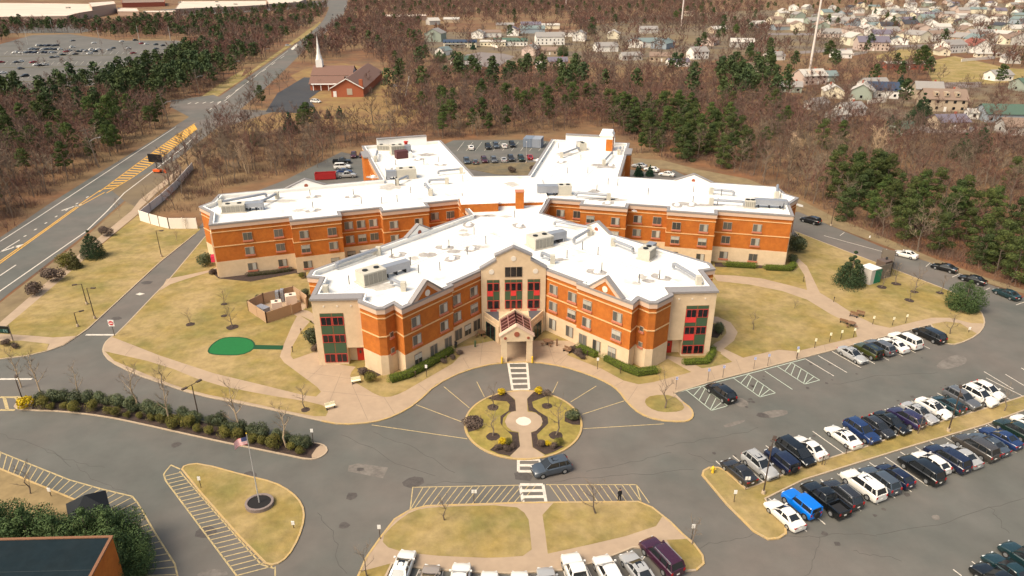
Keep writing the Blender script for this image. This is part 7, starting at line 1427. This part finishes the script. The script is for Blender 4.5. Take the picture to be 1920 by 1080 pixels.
# church: brick hall, long nave, white steeple
x, y = at(652, 182); CH = thing('church', (x, y, 0), R(2), 'brown roofed brick church with white trim beyond the home', 'church')
L_ = 70; w = 16; h = 4.2; rise = 4.6
mb = MB(); mb.box((0, L_ / 2, h / 2), (w, L_, h)); vslab(mb, [(-w / 2, h), (w / 2, h), (0, h + rise)], 0, L_); mb.build('hall_wall', mat('church brick', (.36, .105, .05), .9, .08, .5), CH)
def gable_roof(mb, w, y0, y1, h, rise, o_=.6, rot=None, th=.2):
    sl = rise / (w / 2)
    for s in (-1, 1):
        a = [(s * (w / 2 + o_), y0 - o_, h - o_ * sl), (s * (w / 2 + o_), y1 + o_, h - o_ * sl), (0, y1 + o_, h + rise), (0, y0 - o_, h + rise)]; v = a + [(p[0], p[1], p[2] + th) for p in a]
        if rot: v = [rot(p) for p in v]
        f = [(0, 3, 2, 1), (4, 5, 6, 7), (0, 1, 5, 4), (1, 2, 6, 5), (2, 3, 7, 6), (3, 0, 4, 7)]
        mb.add(v, f if s > 0 else [tuple(reversed(q)) for q in f])
brn = mat('church shingle', (.18, .10, .075), .9, .08, .3)
mb = MB(); gable_roof(mb, w, 0, L_, h, rise); mb.build('hall_roof', brn, CH)
mb = MB(); mb.bar((-w / 2 - .5, -.7, h), (0, -.7, h + rise + .1), .25, .4); mb.bar((w / 2 + .5, -.7, h), (0, -.7, h + rise + .1), .25, .4); mb.build('white_trim', frame_w, CH)
mb = MB(); mb.box((1.2, -.06, 2.6), (2.6, .15, 3.0)); mb.build('window', mat('pale church window', (.42, .36, .28), .5), CH); mb = MB(); mb.box((-6.2, -.06, 1.5), (1.6, .15, 2.8)); mb.build('door', frame_w, CH); mb = MB(); mb.box((w / 2 - 1, .8, 5.5), (1.8, 1.5, 6)); mb.build('chimney', MATS['church brick'], CH)
rot = lambda p: (-p[1] + -4, p[0] + 56, p[2])
mb = MB(); vslab(mb, [(-9, 0), (9, 0), (9, 5), (0, 9), (-9, 5)], 2, 24, rot=lambda p: (-p[1] - 4, p[0] + 56, p[2])); mb.build('nave_wall', frame_w, CH)
mb = MB(); gable_roof(mb, 18, 2, 24, 5, 4, rot=lambda p: (-p[1] - 4, p[0] + 56, p[2])); mb.build('nave_roof', brn, CH)
for k in range(7): mb = MB(); mb.tube((-9.5 - k * 2.3, 46.98, 3.4), (-9.5 - k * 2.3, 46.85, 3.4), .7, .7, 12); mb.build('round_window', glass_d, CH)
mb = MB(); vslab(mb, [(-6, 0), (6, 0), (6, 3.4), (0, 6.4), (-6, 3.4)], 5, 22, rot=lambda p: (-p[1] - 2, p[0] + 30, p[2])); mb.build('side_wing_wall', MATS['church brick'], CH); mb = MB(); gable_roof(mb, 12, 5, 22, 3.4, 3, rot=lambda p: (-p[1] - 2, p[0] + 30, p[2])); mb.build('side_wing_roof', brn, CH)
for k in range(4): mb = MB(); mb.box((-10 - k * 4, 22.5, 1.6), (.35, .35, 3.2)); mb.build('porch_column', frame_w, CH)
mb = MB(); mb.box((-16, 22.6, 3.3), (14, 1.4, .4)); mb.build('porch_beam', frame_w, CH)
mb = MB(); mb.box((-25, 56, 10), (3.6, 3.6, 5)); stp = mb.build('steeple', frame_w, CH); mb = MB(); mb.tube((-25, 56, 12.5), (-25, 56, 15), 1.9, 1.3, 8); mb.build('belfry', frame_w, stp); mb = MB(); mb.tube((-25, 56, 15), (-25, 56, 25), 1.15, .06, 8); mb.build('spire', frame_w, stp)
# mall and far white roofs
tanw = mat('mall tan wall', (.42, .29, .22), .9, .05, .05)
def flat_building(pts, h, lab, wm, rm, name='store', units=0):
    w_ = P(pts); cx = sum(p[0] for p in w_) / len(w_); cy = sum(p[1] for p in w_) / len(w_); q = [(p[0] - cx, p[1] - cy) for p in w_]
    ar = sum(q[i][0] * q[(i + 1) % len(q)][1] - q[(i + 1) % len(q)][0] * q[i][1] for i in range(len(q)))
    if ar < 0: q.reverse()
    t = thing(name, (cx, cy, 0), 0, lab, 'store'); mb = MB(); mb.prism(q, 0, h - .6); mb.build('wall', wm, t); mb = MB(); mb.ring(q, .3, -.5, h - .6, h); mb.build('parapet', wm, t); mb = MB(); mb.poly(q, h - .55); mb.build('roof', rm, t)
    xs = [p[0] for p in q]; ys = [p[1] for p in q]; k = 0; tries = 0
    while k < units and tries < 300:
        tries += 1; a, b = hr.uniform(min(xs), max(xs)), hr.uniform(min(ys), max(ys))
        if inpoly((a, b), q): mb = MB(); mb.box((a, b, h + .4), (6, 4, 2.6)); mb.build('rooftop_unit', hvac_g, t); k += 1
flat_building([(-420, 52), (0, 47), (128, 45), (150, 38), (215, 25), (205, 18), (100, 16), (0, 15), (-420, 18)], 10, 'very wide mall building with a white roof and tan walls, top left', tanw, mat('mall roof', (.62, .52, .42), .8, .05, .02, (.54, .44, .35)), 'mall', 14)
flat_building([(176, 32), (220, 24), (217, 17), (170, 21)], 15, 'tall tan block at the right end of the mall', tanw, MATS['mall roof'], 'mall_tower'); flat_building([(222, 30), (262, 30), (258, 23), (222, 22)], 7, 'small white roofed store right of the mall', tanw, MATS['mall roof']); flat_building([(330, 26), (450, 20), (500, 17), (500, 8), (340, 9)], 8, 'second white roofed mall building near the top, left part', tanw, MATS['mall roof'], 'mall', 5); flat_building([(505, 15), (560, 11), (575, 4), (500, 5)], 8, 'white roofed store left of the far highway', tanw, MATS['mall roof'], 'store', 2)
flat_building([(718, 40), (800, 38), (800, 34), (718, 35)], 6, 'long low white roofed building in the far centre woods', tanw, MATS['mall roof']); flat_building([(270, 30), (330, 30), (330, 26), (270, 27)], 6, 'low store between the mall blocks', tanw, MATS['mall roof']); flat_building([(230, 14), (310, 12), (310, 6), (230, 7)], 9, 'brick coloured block above the mall car park', WC['brick'], RC['brown'])
# near corner building, bottom left: flat dark roof, brick side wall
zc_ = 7.0; A = Vector(at(210, 1005, zc_)); Bv = Vector(at(0, 1010, zc_)); Cv = Vector(at(170, 1080, zc_)); e1 = (Bv - A).normalized(); e2 = (Cv - A).normalized()
q = [Vector((0, 0)), e1 * 26, e1 * 26 + e2 * 16, e2 * 16]
t = thing('corner_building', (A.x, A.y, 0), 0, 'brick building with a flat dark roof cut by the bottom left corner', 'building')
mb = MB(); mb.prism([tuple(v) for v in q], 0, zc_ - .12); mb.build('wall', mat('bright orange brick', (.50, .150, .022), .9, .14, .5, (.42, .115, .018)), t)
ql = [tuple(v) for v in q]
if sum(ql[i][0] * ql[(i + 1) % 4][1] - ql[(i + 1) % 4][0] * ql[i][1] for i in range(4)) < 0: ql.reverse()
mb = MB(); mb.poly(offset(ql, -.1), zc_ - .06); mb.build('roof', mat('dark roofing', (.010, .019, .024), .95, .25, .25, (.014, .022, .026), spec=.1), t)
mb = MB(); mb.ring(ql, .08, -.18, zc_ - .14, zc_ + .02); mb.build('roof_edge', mat('rust trim', (.22, .10, .05), .6), t)
for k in range(1, 4): mb = MB(); mb.strip([tuple(e2 * 4 * k + e1 * .3), tuple(e2 * 4 * k + e1 * 25.5)], .08, 0, zc_ - .05); mb.build('roof_seam', mat('roofing seam', (.018, .027, .03), .9), t)
x, y = at(158, 928, 4.3); t = thing('entrance_canopy', (x, y, .1), R(35), 'black peaked canopy rising out of the evergreens', 'canopy'); blk = mat('black canvas', (.008, .010, .013), .6)
mb = MB(); cv = [(-1.9, -1.9, 2.6), (1.9, -1.9, 2.6), (1.9, 1.9, 2.6), (-1.9, 1.9, 2.6), (0, 0, 4.2)]; mb.add(cv, [(0, 1, 4), (1, 2, 4), (2, 3, 4), (3, 0, 4), (3, 2, 1, 0)]); mb.build('cover', blk, t)
for sx in (-1.7, 1.7):
    for sy in (-1.7, 1.7): mb = MB(); mb.tube((sx, sy, 0), (sx, sy, 2.6), .06, .06, 6); mb.build('post', dark_m, t)
